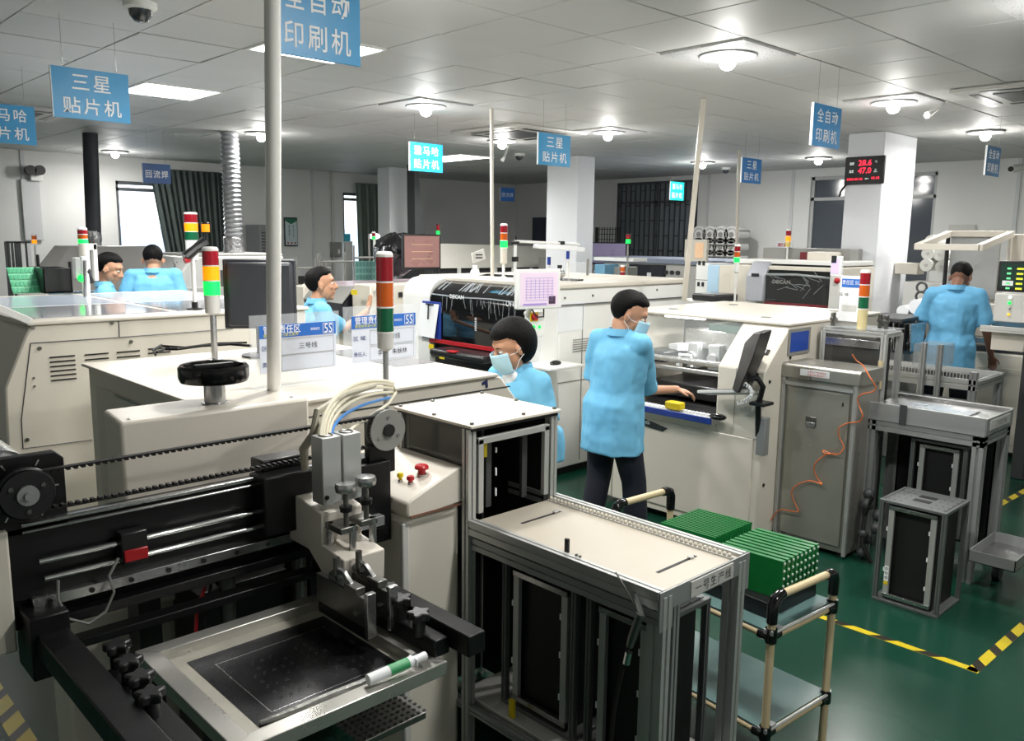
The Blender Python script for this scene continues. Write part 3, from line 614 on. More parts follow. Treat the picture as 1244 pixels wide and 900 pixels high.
# ---- line-1 screen printer (long cream body) ----
CB = thing('screen_printer', 'long cream screen printer body behind the open stencil printer', 'machine', (2.1, 3.7, 0))
build('body', MB().prism([(1.335, 0), (2.93, 0), (2.93, 1.06), (2.74, 1.285), (1.335, 1.285)], 'y', 2.95, 4.48), cream, CB, bev=.012)
build('top_cover', MB().prism([(1.31, 1.285), (2.72, 1.285), (2.70, 1.30), (1.31, 1.30)], 'y', 2.93, 4.5), ivory, CB, bev=.004)
build('seam', MB().box(1.56, 2.947, 1.222, 2.80, 2.951, 1.228), darkgrey, CB, smooth=0)
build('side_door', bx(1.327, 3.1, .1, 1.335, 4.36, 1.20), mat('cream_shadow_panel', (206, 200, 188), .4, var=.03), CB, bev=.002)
build('door_glint', bx(1.3255, 3.12, 1.19, 1.3275, 4.1, 1.2), steel, CB, smooth=0)
mk = onY(589, 466, 2.95); build('number_mark', MB().prism([(mk[0]-.022, mk[2]+.006), (mk[0]+.012, mk[2]+.02), (mk[0]+.016, mk[2]-.018), (mk[0]+.004, mk[2]-.022), (mk[0]+.002, mk[2]), (mk[0]-.018, mk[2]-.006)], 'y', 2.944, 2.95), mat('mark_navy', (40, 44, 92), .5), CB, smooth=0)
build('glass_panel', bx(2.45, 3.4, 1.30, 2.68, 4.1, 1.305), mat('grey_glass_panel', (150, 152, 156), .12, var=0), CB, smooth=0)
# 5S signs on it
def sign5s(x0, x1, y, z0, z1, tilt, line, names, label):
    t = thing('acrylic_sign', label, 'sign', ((x0+x1)/2, y, z0))
    build('stand', MB().box(x0, y, z0, x1, y+.006, z1).box(x0, y-.05, z0, x1, y, z0+.004), acry, t, smooth=0)
    w = x1-x0; h = z1-z0; a0 = x0+.04; a1 = x1-.02; b0 = z0+.06; b1 = z1-.045
    sh = build('card', bx(a0, y-.003, b0, a1, y-.001, b1), mat('card_blue_white', (206, 212, 224), .6, var=0), t, smooth=0)
    bh = (b1-b0)*.27; build('blue_header', bx(a0, y-.004, b1-bh, a1, y-.003, b1), mat('header_blue', (40, 104, 190), .5, var=0), sh, smooth=0)
    f = -.0042
    text('lettering', '管理责任区', (a0+.105, y+f, b1-bh*.36), XN, UP, .175, .036, inkw, sh, 1, .006)
    text('lettering', '整理整顿清扫清洁素养', (a0+.10, y+f, b1-bh*.8), XN, UP, .165, .014, mat('header_yellow', (222, 220, 90), .5, var=0), sh, 1, .0)
    text('lettering', '管理规范', (a1-.105, y+f, b1-bh*.5), XN, UP, .045, .012, inkw, sh, 1, .0)
    bxm = MB(); bb = (a1-.066, a1-.012, b1-bh*.92, b1-bh*.1)
    for q in ((bb[0], bb[2], bb[1], bb[2]+.002), (bb[0], bb[3]-.002, bb[1], bb[3]), (bb[0], bb[2], bb[0]+.002, bb[3]), (bb[1]-.002, bb[2], bb[1], bb[3])): bxm.box(q[0], y+f-.0004, q[1], q[2], y+f, q[3])
    build('box_outline', bxm, inkw, sh, smooth=0)
    text('lettering', '5S', ((bb[0]+bb[1])/2, y+f-.0002, (bb[2]+bb[3])/2), XN, UP, .04, .04, inkw, sh, 1, .0)
    gh = b1-bh
    for k, (lab, val) in enumerate((('区 域:', line), ('责任人:', names))):
        zc = gh-(gh-b0)*(.28+.47*k)
        text('lettering', lab, (a0+.045, y-.0035, zc), XN, UP, .07, .022, mat('label_navy', (52, 66, 120), .5, var=0), sh, 1, .005)
        r = MB()
        for q in ((a0+.1, zc-.034, a1-.012, zc-.033), (a0+.1, zc+.033, a1-.012, zc+.034), (a0+.1, zc-.034, a0+.101, zc+.034), (a1-.013, zc-.034, a1-.012, zc+.034)): r.box(q[0], y-.004, q[1], q[2], y-.003, q[3])
        build('field_outline', r, midgrey, sh, smooth=0)
        if val: text('lettering', val, ((a0+.1+a1-.012)/2, y-.0042, zc), XN, UP, .03*len(val) if len(val) < 4 else .17, .027, ink, sh, 1, .0)
    return t
sign5s(1.615, 2.045, 3.28, 1.302, 1.612, 0, '三号线', '', 'left acrylic area sign with blue header reading 三号线')
sign5s(2.075, 2.50, 3.29, 1.302, 1.625, 0, '二号线', '李志   朱秋林', 'right acrylic area sign partly behind the signal tower')
# ---- tall poles ----
def pole(name, p0, p1, r, m, label, n=12, sq=False):
    o = build(name, MB().cyl(Vector(p0)-Vector(p0), Vector(p1)-Vector(p0), r, 4 if sq else n), m, smooth=0 if sq else 35, at=None); o.location = p0
    OFF[o.name] = Vector(p0); return tag(o, label, 'pole')
_q = onY(331, 0, 2.56); _b = (1.515, 2.895, 1.366); _k = (CEIL-_b[2])/(_q[2]-_b[2])
pole('service_pole', _b, (_b[0]+(_q[0]-_b[0])*_k, _b[1]+(_q[1]-_b[1])*_k, CEIL), .026, mat('pole_white', (250, 248, 243), .4, var=.02), 'thick white pole rising from the cream column housing at left')
# ---- signal towers ----
LIT = {'r': emis('red_light_on', (255, 30, 20), 1.4), 'o': emis('orange_light_on', (255, 140, 0), 1.5), 'g': emis('green_light_on', (20, 255, 90), 1.6)}
DIM = {'r': mat('red_lens', (150, 18, 34), .2, var=0, coat=.4), 'o': mat('orange_lens', (205, 92, 18), .2, var=0, coat=.4), 'g': mat('green_lens', (8, 92, 58), .2, var=0, coat=.4), 'y': mat('yellow_lens', (210, 190, 110), .25, var=0)}
def tower(x, y, z0, zl, r, hseg, seq, label, base=.0, polem=None, pr=None, basem=None, cap=cwhite, hs=None):
    """signal tower: pole z0..zl, then base cup, lenses bottom to top as 'gor' (capital = lit), cap"""
    t = thing('signal_tower', label, 'signal light', (x, y, z0))
    build('pole', MB().cyl((x, y, z0), (x, y, zl+.005), pr or r*.36, 12).lathe([(r*.9, 0), (r*.9, .006), (r*.4, .01)], (x, y, z0), 16), polem or steel, t)
    z = zl
    if base: build('housing', MB().lathe([(r*.4, 0), (r*.95, .012), (r*.98, base)], (x, y, z), 24), basem or offgrey, t); z += base
    for c in seq:
        m = LIT[c.lower()] if c.isupper() else DIM[c]
        b = build('lens', MB().lathe([(r, 0)]+[(r*(1+.015*(i % 2)), hseg*i/10) for i in range(1, 10)]+[(r, hseg)], (x, y, z), 24), m, t)
        build('ring', MB().lathe([(r*1.02, -.003), (r*1.02, .003)], (x, y, z), 24), cap, b); z += hseg
    build('cap', MB().lathe([(r*1.02, -.002), (r*1.02, .008), (r*.8, .018), (.002, .02)], (x, y, z), 24), cap, t)
    return t
tower(1.905, 2.72, 1.08, 1.50, .033, .098, 'gor', 'large unlit red, orange and green signal tower in front of the right acrylic sign', base=.075, pr=.011, polem=alud)
tower(1.86, 4.18, 1.302, 1.535, .040, .076, 'GOr', 'lit signal tower on steel pole left of the monitor', base=.10, pr=.016, cap=offgrey)
# ---- hoses over the console ----
hz = thing('hose_bundle', 'cream and blue air hoses arching from the cylinders to the signal pole', 'hoses', (1.4, 2.3, 1.3))
for off, m, r, dy in ((0, 'h', .0065, 0), (.012, 'h', .006, 6), (.022, 'h', .0055, 14), (.03, 'b', .0055, 24), (-.01, 'h', .0075, -4)):
    mm = mat('hose_cream', (214, 208, 186), .45, var=.03) if m == 'h' else mat('hose_blue', (32, 120, 196), .35, var=0)
    P0, P1_, P2, P3 = Vector((1.31+off, 2.205, 1.335)), Vector(onY(392+off*300, 480+dy, 2.3)), Vector(onY(440, 458+dy*1.3, 2.45)), Vector(onY(477, 468+dy*.6, 2.60))
    pts = []
    for i in range(17):
        t_ = i/16; q = P0*(1-t_)**3+P1_*3*t_*(1-t_)**2+P2*3*t_*t_*(1-t_)+P3*t_**3; pts.append(q)
    build('blue_hose' if m == 'b' else 'hose', MB().tube(pts, r), mm, hz)
build('return_hose', MB().tube([onY(477, 468, 2.60), onY(481, 476, 2.60), onY(472, 490, 2.56), onY(450, 506, 2.44), onY(428, 520, 2.33), (1.40, 2.205, 1.34)], .006), mat('hose_cream'), hz)
build('bundle_wrap', MB().tube([(1.30, 2.30, 1.22), (1.29, 2.29, 1.29), (1.31, 2.26, 1.34), onY(385, 500, 2.27), onY(420, 478, 2.36), onY(455, 468, 2.48)], [.012, .014, .013, .011, .010, .009]), mat('hose_grey', (176, 170, 152), .6, var=.15, scale=30), hz)
# ---- monitor on the cabinet, seen from behind ----
def monitor(c, w, h, d, head, label, scr=None, back=blkp, stand=True, tilt=0., screen_rows=None, foot=.12):
    """local +X is the screen normal; head = rotation about z"""
    t = thing('monitor', label, 'monitor', c)
    z0 = foot
    b = build('case', MB().box(-d, -w/2, z0, 0, w/2, z0+h), back, None, bev=.008); b.parent = t
    s_ = build('screen', bx(.0, -w/2+.018, z0+.025, .002, w/2-.018, z0+h-.018), scr or mat('dead_screen', (12, 12, 14), .1, var=0), None, smooth=0); s_.parent = t
    if stand:
        f = build('neck', MB().box(-d*.7, -.03, .01, -d*.3, .03, z0+.03), back, None, bev=.004); f.parent = t
        f = build('foot', MB().lathe([(.11, 0), (.11, .008), (.05, .014)], (-d*.5, 0, 0), 28), back, None); f.parent = t
    t.rotation_euler = (0, tilt, head)
    return t, s_
m_, _ = monitor((2.14, 4.2, 1.302), .37, .365, .06, math.radians(60), 'dark grey monitor seen from behind on the cream cabinet', back=mat('charcoal_plastic', (46, 49, 55), .45, var=.02), foot=.15)
o = build('rear_bulge', MB().box(-.09, -.168, .165, -.055, .168, .50), mat('charcoal_plastic'), None, bev=.03); o.parent = m_
# cable on cabinet
o = build('coiled_cable', MB().tube([G(190, 428, 1.312), G(200, 424, 1.312), G(215, 424, 1.312), G(245, 420, 1.312), G(280, 418, 1.312), G(305, 420, 1.312)], .008).tube([G(188, 425, 1.312), G(196, 420, 1.318), G(225, 422, 1.312), G(262, 417, 1.312), G(300, 416, 1.312)], .006).tube([G(189, 431, 1.31), G(186, 425, 1.318), G(196, 419, 1.318)], .006), rubber)
tag(o, 'black cable lying on the cream cabinet left of the monitor', 'cable')
# ---- trolley ----
TR = thing('trolley', 'cream tube trolley with black joints and two grey glass shelves beside the near table', 'trolley', (2.75, 1.7, 0))
tube_m = mat('cream_tube', (206, 188, 150), .4, var=.05); jb = blkg
A = [(2.53, 1.345), (2.92, 1.315), (2.62, 2.12), (2.98, 2.10)]
for k, (x, y) in enumerate(A):
    top = .70 if k < 2 else .80
    p = build('post', MB().cyl((x, y, .03), (x, y, top), .0145, 16), tube_m, TR)
    build('foot_cap', cy((x, y, 0), (x, y, .04), .019, 14), blkp, p)
    for z in (.235, .60): build('joint', MB().cyl((x, y, z-.02), (x, y, z+.03), .021, 16).cyl((x, y, z), (x+(.045 if k in (0, 2) else -.045), y, z), .019, 12).cyl((x, y, z), (x, y+(.045 if k < 2 else -.045), z), .019, 12), jb, p)
for a, b, z in ((A[0], A[1], .74), (A[2], A[3], .86)):
    h = z-.035; bar = build('handle_bar', MB().cyl((a[0]+.03, a[1], z), (b[0]-.03, b[1], z), .0145, 16), tube_m, TR)
    for q, s in ((a, 1), (b, -1)): build('elbow', MB().tube([(q[0], q[1], z-.09), (q[0], q[1], z-.03), (q[0]+s*.012, q[1], z-.009), (q[0]+s*.035, q[1], z), (q[0]+s*.06, q[1], z)], [.019, .02, .021, .02, .019], 14), jb, bar)
for z in (.235, .60):
    for a, b in ((A[0], A[1]), (A[2], A[3]), (A[0], A[2]), (A[1], A[3])): build('rail', MB().cyl((*a, z), (*b, z), .0145, 14), tube_m, TR)
    pl = MB().prism([(A[0][0]-.01, A[0][1]), (A[1][0]+.01, A[1][1]), (A[3][0]+.01, A[3][1]), (A[2][0]-.01, A[2][1])], 'z', z+.015, z+.021)
    build('shelf', pl, mat('shelf_grey_green', (96, 124, 122), .18, var=.05), TR, smooth=0)
    build('shelf_edge', MB().cyl((A[0][0], A[0][1]-.012, z+.018), (A[1][0], A[1][1]-.012, z+.018), .006, 6), alu, TR)
    build('shelf_bracket', MB().box(A[0][0]-.02, A[0][1]-.016, z+.01, A[0][0]+.05, A[0][1]+.02, z+.03), alud, TR, bev=.003)
# mats and boards on the trolley
tray = tag(build('black_tray', MB().prism([(2.60, 1.40), (2.92, 1.38), (2.99, 2.04), (2.66, 2.07)], 'z', .6215, .68), blkp, bev=.003), 'flat black tray under the green boards on the trolley', 'tray')
bw, bh_, bt = .25, .19, .0016
ORD = ['outermost', 'second', 'third', 'fourth', 'fifth', 'sixth', 'seventh', 'eighth']
def board_stack(x0, n, pitch, y0, depth, h, label, group, tilt, dots):
    fst = None
    for k in range(n):
        t = thing('circuit_board', '%s green circuit board, counted from the %s' % (ORD[k if k <= n//2 else n-1-k], label.replace('@', 'table' if k <= n//2 else 'aisle')), 'circuit board', (x0+k*pitch, y0, .6815), group)
        b = build('board', bx(x0+k*pitch, y0, .6815, x0+k*pitch+pitch*.62, y0+depth, .6815+h), green, t, smooth=0)
        if dots:
            s = MB()
            for j in range(5): s.sph((x0+k*pitch+pitch*.3, y0-.002, .70+j*h*.2), (pitch*.2, .004, .006), 8, 6)
            build('edge_pads', s, mat('pad_silver', (200, 220, 205), .3, .3), t)
            build('edge_connectors', MB().box(x0+k*pitch+pitch*.62, y0+.002, .69, x0+k*pitch+pitch*.8, y0+.02, .6815+h*.9), deep, t, smooth=0)
        t.rotation_euler = (0, tilt, .05); 
    return
board_stack(2.66, 9, .031, 1.385, .25, .142, '@ side of the nearer trolley stack', 'nearer stack of green boards', 0.0, True)
board_stack(2.70, 15, .0185, 1.70, .25, .132, '@ side of the farther trolley stack', 'farther stack of green boards', .12, False)
text('lettering', '', (0, 0, 0), XN, YN, 1, 1, ink, None) if False else None
# ---- floor tape ----
tapey = mat('tape_yellow', (214, 190, 40), .35, var=.12, scale=14)
def tape(pts, w, label, seg=.11, n0=1):
    (xa, ya), (xb, yb) = pts; L_ = math.hypot(xb-xa, yb-ya); d = ((xb-xa)/L_, (yb-ya)/L_); nn = (-d[1]*w/2, d[0]*w/2)
    P_ = lambda s, q: (xa+d[0]*s+nn[0]*q, ya+d[1]*s+nn[1]*q, .0)
    t = thing('floor_tape', label, 'floor tape', (xa, ya, 0)); y_, b_ = MB(), MB(); s = -seg; k = n0
    y_.add([(*P_(s_, q)[:2], .0012) for s_, q in ((0, -1), (L_, -1), (L_, 1), (0, 1))]+[(*P_(s_, q)[:2], .0002) for s_, q in ((0, -1), (L_, -1), (L_, 1), (0, 1))], [(0, 1, 2, 3), (7, 6, 5, 4), (0, 4, 5, 1), (1, 5, 6, 2), (2, 6, 7, 3), (3, 7, 4, 0)])
    s = .02
    while s+seg+w < L_:
        build('black_stripe', MB().add([(*P_(a, q)[:2], .0018) for a, q in ((s, -n0), (s+seg*.72, -n0), (s+seg*.72+w, n0), (s+w, n0))], [(0, 1, 2, 3)]), mat('tape_black', (40, 38, 30), .4, var=.2), t, smooth=0); s += seg*2
    build('yellow_base', y_, tapey, t, smooth=0)
tape([(4.055, 2.3), (4.055, 1.12)], .045, 'black and yellow floor tape running past the board magazine')
tape([(4.03, 1.14), (5.6, 1.10)], .05, 'floor tape from the corner to the right edge of the picture')
tape([(.71, 4.3), (.71, 2.6)], .075, 'wide black and yellow floor tape at the bottom left corner', seg=.085, n0=-1)
tape([(6.1, 1.9), (9.2, 1.8)], .05, 'yellow floor tape seen beyond the right table')
# =============================== MIDDLE GROUND ===============================
def RX(X, xa, ya, xb, yb):
    xm, ym = (xa+xb)/2, (ya+yb)/2
    return sorted((onX(xa, ym, X)[1], onX(xb, ym, X)[1]))+sorted((onX(xm, ya, X)[2], onX(xm, yb, X)[2]))
def RY(Y, xa, ya, xb, yb):
    xm, ym = (xa+xb)/2, (ya+yb)/2
    return sorted((onY(xa, ym, Y)[0], onY(xb, ym, Y)[0]))+sorted((onY(xm, ya, Y)[2], onY(xm, yb, Y)[2]))
def mX(X, r, th=.01): a, b, c, d = RX(X, *r); return bx(X-th, a, c, X, b, d)
def mY(Y, r, th=.01): a, b, c, d = RY(Y, *r); return bx(a, Y-th, c, b, Y, d)
def louvers(parent, Y, r, n, m=None):
    a, b, c, d = RY(Y, *r)
    for i in range(n):
        z = c+(d-c)*i/max(1, n-1); build('louver_slot', bx(a, Y-.004, z-.004, b, Y+.001, z+.004), m or deep, parent, smooth=0)

# ---- line-1 chip mounter behind the screen printer ----
YM = 5.2
M0 = thing('chip_mounter', 'wide low cream mounter with louver slots and grey glass top at left', 'machine', (2.0, 6.2, 0))
build('body', MB().prism([(1.08, 0), (1.12, 1.1), (1.24, 1.38), (1.27, 1.43), (2.98, 1.43), (2.98, 0)], 'y', YM, 7.35), cream, M0, bev=.012)
build('top_rim', bx(1.25, YM-.01, 1.43, 3.0, 7.37, 1.455), ivory, M0, bev=.008)
for a, b, c, d in ((1.33, 5.35, 2.1, 6.15), (1.33, 6.22, 2.1, 7.2), (2.16, 5.35, 2.88, 6.15), (2.16, 6.22, 2.88, 7.2)):
    build('glass_hatch', bx(a, b, 1.455, c, d, 1.459), mat('grey_hatch', (158, 160, 166), .1, var=0) if b < 6.2 else mat('pale_hatch', (196, 206, 220), .12, var=0), M0, smooth=0)
sp = lambda pts: [onY(x, y, YM) for x, y in pts]
def seamY(parent, Y, pts, r=.003):
    P_ = [onY(x, y, Y) for x, y in pts]; build('panel_seam', MB().tube([(p[0], Y-.001, p[2]) for p in P_], r, 4), darkgrey, parent, smooth=0)
seamY(M0, YM, [(37, 417), (143, 410), (283, 399)]); seamY(M0, YM, [(144, 388), (145, 410)])
seamY(M0, YM, [(37, 417), (26, 510), (28, 545)]); seamY(M0, YM, [(28, 545), (68, 540), (112, 534)])
louvers(M0, YM, (61, 433, 92, 461), 6); 
for r in ((103, 430, 132, 436), (142, 427, 170, 433), (180, 423, 207, 428)): louvers(M0, YM, r, 2)
for x, y in ((40, 398), (136, 392), (48, 423), (159, 415), (33, 534), (41, 459), (42, 469)): 
    p = onY(x, y, YM); build('panel_lock', cy((p[0], YM-.006, p[2]), (p[0], YM, p[2]), .011 if y not in (459, 469) else .006, n=12), steeld, M0)
build('support_arm', MB().obox(Vector(onY(12, 380, 5.15)), (.22, .03, .04), Matrix.Rotation(.5, 3, 'Y')), cwhite, M0, bev=.003)
# things on or right behind this mounter
g = G(237, 376, 1.457)
t = thing('scanner_stand', 'white pole with round black foot and dark hand scanner at its top', 'stand', (g[0], g[1], 1.457))
build('foot', MB().lathe([(.05, 0), (.05, .01), (.02, .014), (.02, .05)], g, 18), blkp, t); zt = onY(238, 300, g[1])[2]
build('pole', cy((g[0], g[1], 1.50), (g[0], g[1], zt), .012), cwhite, t)
p = onY(225, 313, g[1]); q = onY(250, 296, g[1])
build('scanner', MB().tube([p, ((p[0]+q[0])/2, g[1], (p[2]+q[2])/2+.01), q], [.035, .03, .05], 10), blkp, t); build('red_trim', cy((p[0]-.01, g[1]-.01, p[2]-.02), (p[0]+.02, g[1]-.01, p[2]-.01), .02), redp, t)
def tower_px(x, ybase, yl, yt, Y, seq, wpx, label, base=0., pm=None, cap=cwhite, basem=None, zb=None, pr=None):
    """tower on plane Y: pixel column x, pole foot ybase, lens bottom yl, lens top yt"""
    b = onY(x, ybase, Y); l = onY(x, yl, Y); tt = onY(x, yt, Y); dist = math.hypot(b[0], Y)
    r = wpx/2/FPX*dist*.97; return tower(l[0], Y, zb if zb is not None else b[2], l[2]-base, r, (tt[2]-l[2])/len(seq), seq, label, base=base, polem=pm or cwhite, cap=cap, basem=basem, pr=pr)
tower_px(101, 340, 296, 279, 7.2, 'Gor', 10, 'small lit signal tower with cream base at the far left mounter', base=.12, zb=1.455, basem=ivory, pr=.03)
tower_px(233, 318, 292, 260, 8.0, 'gOr', 15, 'white-capped signal tower with yellow light in front of the dark curtain', base=.20, basem=cwhite, zb=0)
tower_px(250, 310, 282, 272, 8.6, 'O', 9, 'small amber beacon on a black post right of the white-capped tower', base=.0, zb=0, pm=blkp, cap=blkp)
tower_px(42, 330, 296, 286, 10.5, 'Oo', 5, 'tiny far signal tower before the left wall', pm=cwhite, zb=0)
def block(name, label, cat, Y, r, depth, m, bev=.01, zfloor=None, **k):
    a, b, c, d = RY(Y, *r)
    o = build(name, bx(a, Y, c if zfloor is None else zfloor, b, Y+depth, d), m, None, bev=bev); return tag(o, label, cat, **k)
# leaning green board panel and tray
a, b, c, d = RY(7.7, 10, 325, 50, 340)
t = thing('circuit_board', 'pale green board panel lying tilted on the mounter at far left', 'circuit board', (a, 7.7, 1.46)); c = 1.455
build('panel', MB().prism([(7.6, c), (7.606, c), (7.75, d), (7.744, d)], 'x', a, b), pcbl, t)
for i in range(8):
    for j in range(4): build('cell', MB().prism([(7.6+.036*j+.004, c+(d-c)*(j/4+.04)), (7.594+.036*j+.004, c+(d-c)*(j/4+.04)), (7.6+.036*j+.030, c+(d-c)*(j/4+.22)), (7.606+.036*j+.03, c+(d-c)*(j/4+.22))], 'x', a+(b-a)*(i+.1)/8, a+(b-a)*(i+.9)/8), mat('panel_cell', (70, 165, 120), .4), t, smooth=0)
a, b, c, d = RY(7.6, 48, 325, 82, 341)
t = thing('board_tray', 'black open tray beside the pale green board panel', 'tray', (a, 7.6, 1.455))
build('tray', MB().box(a, 7.5, 1.455, b, 7.9, 1.47).box(a, 7.5, 1.455, b, 7.51, d).box(a, 7.89, 1.455, b, 7.9, d).box(a, 7.5, 1.455, a+.012, 7.9, d).box(b-.012, 7.5, 1.455, b, 7.9, d), blkp, t, bev=.003)
build('corner_pin', cy((b, 7.52, 1.455), (b, 7.52, d+.05), .012), blkp, t); build('corner_pin', cy((a+.06, 7.85, 1.455), (a+.06, 7.85, d+.1), .012), blkp, t)
# white camera device + steel post
t = thing('inspection_camera', 'white bracket with small camera on a steel post by the far left worker', 'device', (1.9, 7.3, 1.455))
r = RY(7.25, 92, 313, 100, 338); build('left_case', bx(r[0], 7.25, r[2], r[1], 7.33, r[3]), cwhite, t, bev=.006)
r = RY(7.3, 108, 296, 119, 341); build('bracket', MB().box(r[1]-.03, 7.3, r[2], r[1], 7.36, r[3]).box(r[0]-.02, 7.3, r[3]-.05, r[1], 7.36, r[3]).box(r[0]-.02, 7.3, r[2], r[0]+.01, 7.36, r[3]), cwhite, t, bev=.004)
p = onY(103, 352, 6.9); q = onY(103, 313, 6.9); build('post', cy((p[0], 6.9, 1.457), (q[0], 6.9, q[2]), .012), steel, t); build('post_head', MB().box(q[0]-.03, 6.88, q[2]-.02, q[0]+.02, 6.92, q[2]+.01), cwhite, t, bev=.003)
p = onY(106, 330, 7.2); build('camera_head', MB().sph(p, .03).cyl(p, (p[0]+.03, p[1], p[2]-.09), .02), blkp, t)
p = onY(99, 338, 7.2); build('green_lamp', MB().sph(p, .03), LIT['g'], t)
# rack frames behind, at far left
t = thing('frame_rack', 'dark tubular frame rack before the left wall', 'rack', (1.9, 10.4, 0)); Yk = 10.4
for x0_, x1_ in ((8, 10), (11, 13.5), (16, 18), (20, 27), (33, 34.5)):
    r = RY(Yk, x0_, 294, x1_, 345); build('upright', bx(r[0], Yk, 0, r[1], Yk+.04, r[3]), darkgrey, t, smooth=0)
r = RY(Yk, 7, 293, 37, 295.5); build('top_bar', bx(r[0], Yk, r[2], r[1], Yk+.05, r[3]), darkgrey, t, smooth=0)
# grey reflow oven with sloped front, white hood, flues
OV = thing('reflow_oven', 'long grey reflow oven with sloping front behind the two left workers', 'machine', (4, 9.6, 0))
Yo = 8.9; zb = onY(150, 352, Yo)[2]; a0 = onY(56, 345, Yo)[0]; a1 = onY(215, 352, Yo)[0]; zt_ = onY(140, 299, Yo+.45)[2]; t0 = onY(82, 299, Yo+.45)[0]
om = mat('oven_grey', (128, 127, 124), .35, .2, var=.06, scale=3)
build('sloped_cover', MB().loft([[(a0, Yo, zb), (a1, Yo, zb), (a1, Yo+.9, zb), (a0, Yo+.9, zb)], [(t0, Yo+.45, zt_), (a1, Yo+.45, zt_), (a1, Yo+.9, zt_), (t0, Yo+.9, zt_)]]), om, OV, bev=.01)
build('lower_body', bx(a0-.02, Yo-.05, 0, a1+1.5, Yo+.95, zb), offgrey, OV, bev=.01)
build('front_lip', bx(a0, Yo-.07, zb-.02, a1, Yo-.04, zb+.01), steel, OV, bev=.002)
r = RY(9.25, 204, 316, 221, 328); text('lettering', 'ABLE', ((r[0]+r[1])/2, 9.12, (r[2]+r[3])/2), XN, (0, .45, .6), (r[1]-r[0]), .10, ink, OV, 1.1)
h0 = onY(205, 350, Yo)[0]; h1 = onY(345, 350, Yo)[0]; ht = onY(290, 311, Yo+.1)[2]
build('white_hood', MB().prism([(h0, zb-.3), (h0, zb), (onY(232, 312, Yo)[0], ht), (h1, ht), (h1, zb-.3)], 'y', Yo-.02, Yo+.9), cwhite, OV, bev=.02)
build('hood_hinge', mY(Yo-.02, (268, 328, 273, 348), .02), steeld, OV); build('top_edge', bx(h0+.3, Yo, ht, h1, Yo+.9, ht+.03), offgrey, OV, bev=.01)
def flex(name, x, Y, ya, yb, wpx, m, label, ringed=True, top=CEIL, x2=None):
    p = onY(x, yb, Y); r = wpx/2/FPX*math.hypot(p[0], Y); n = max(6, int((top-p[2])/(.052 if ringed else .1))); t = thing(name, label, 'duct', (p[0], Y, p[2]))
    xt = onY(x2, ya, Y)[0] if x2 else p[0]
    pr_ = []; 
    for i in range(n*2+1): z = p[2]+(top-p[2])*i/(2*n); pr_.append((p[0]+(xt-p[0])*i/(2*n), z, r*(1. if (i % 2 or not ringed) else .86)))
    build('flexible_pipe', MB().loft([[(a+rr*math.cos(k*math.pi/10), Y+rr*math.sin(k*math.pi/10), z) for k in range(20)] for a, z, rr in pr_]), m, t); return t, p, r
t, p, r = flex('exhaust_duct', 284.5, 9.2, 160, 309, 21, mat('foil_duct', (172, 174, 178), .35, .55, var=.03, scale=4), 'ribbed silver exhaust duct rising from the white hood at left')
build('foil_sleeve', MB().lathe([(r*1.08, .0), (r*1.12, .04), (r*1.05, .1), (r*1.1, .18), (r*.98, .2)], (p[0], 9.2, p[2]), 20), mat('crinkled_foil', (190, 190, 192), .22, .9, var=.3, scale=25, bump=.8, bscale=40), t)
t, p, r = flex('exhaust_duct', 114, 10.6, 187, 291, 15, mat('dark_duct', (58, 60, 66), .5, .2), 'dark round duct hanging at far left before the wall', False, x2=111)
build('foil_sleeve', MB().lathe([(r*.95, -.16), (r*1.1, -.1), (r*.95, -.05), (r*1.08, .0), (r, .1)], (p[0], 10.6, p[2]), 18), mat('crinkled_foil'), t)
p = onY(514, 297, 11); q = onY(507, 206, 11)
t = thing('exhaust_duct', 'dark tapering duct beside the left column', 'duct', p); build('duct', MB().loft([[(p[0]-.16, 11, p[2]), (p[0]+.06, 11, p[2]), (p[0]+.06, 11.2, p[2]), (p[0]-.16, 11.2, p[2])], [(q[0]-.06, 11, CEIL), (q[0]+.0, 11, CEIL), (q[0], 11.2, CEIL), (q[0]-.06, 11.2, CEIL)]]), darkgrey, t)

# ---- line-2 pick and place machine with black hood ----
PP = thing('pick_and_place_machine', 'white placement machine with black plastic-wrapped hood, facing the aisle in the middle', 'machine', (5.6, 5.5, 0))
XF = 4.9
build('body', MB().prism([(4.6, .06), (4.6, 1.55), (6.42, 1.55), (6.42, .06)], 'z', 0, 1) if False else MB().box(XF, 4.6, .06, 6.6, 6.42, 1.54), cwhite, PP, bev=.012)
build('top_cover', bx(XF-.0, 4.58, 1.54, 6.62, 6.44, 1.585), ivory, PP, bev=.012)
build('plinth', bx(XF+.05, 4.65, 0, 6.5, 6.38, .06), deep, PP, smooth=0)
# front cheek with rounded top at the far side
ch = [(XF, .1), (XF-.2, .1), (XF-.2, 1.40)]+[(XF-.2+.17*(1-math.cos(a)), 1.40+.17*math.sin(a)) for a in (.4, .8, 1.2, 1.57)]+[(XF, 1.57)]
build('front_cheek', MB().prism(ch, 'y', 6.02, 6.42), cwhite, PP, bev=.006)
build('front_cheek', MB().prism(ch, 'y', 4.6, 4.78), cwhite, PP, bev=.006)
hd = build('hood', MB().prism([(XF, 1.02), (XF-.2, 1.02), (XF-.2, 1.40), (XF-.16, 1.47), (XF-.08, 1.52), (XF, 1.545), (XF+.5, 1.60), (XF+.5, 1.59), (XF+.02, 1.02)], 'y', 4.79, 6.01), smoke, PP, bev=.01)
build('red_strip', bx(XF-.215, 4.79, 1.0, XF-.2, 6.01, 1.035), redp, PP, bev=.002)
build('lower_recess', bx(XF-.15, 4.79, .82, XF, 6.0, 1.0), deep, PP, smooth=0); build('lower_door', bx(XF-.19, 4.79, .1, XF, 6.01, .80), cwhite, PP, bev=.006)
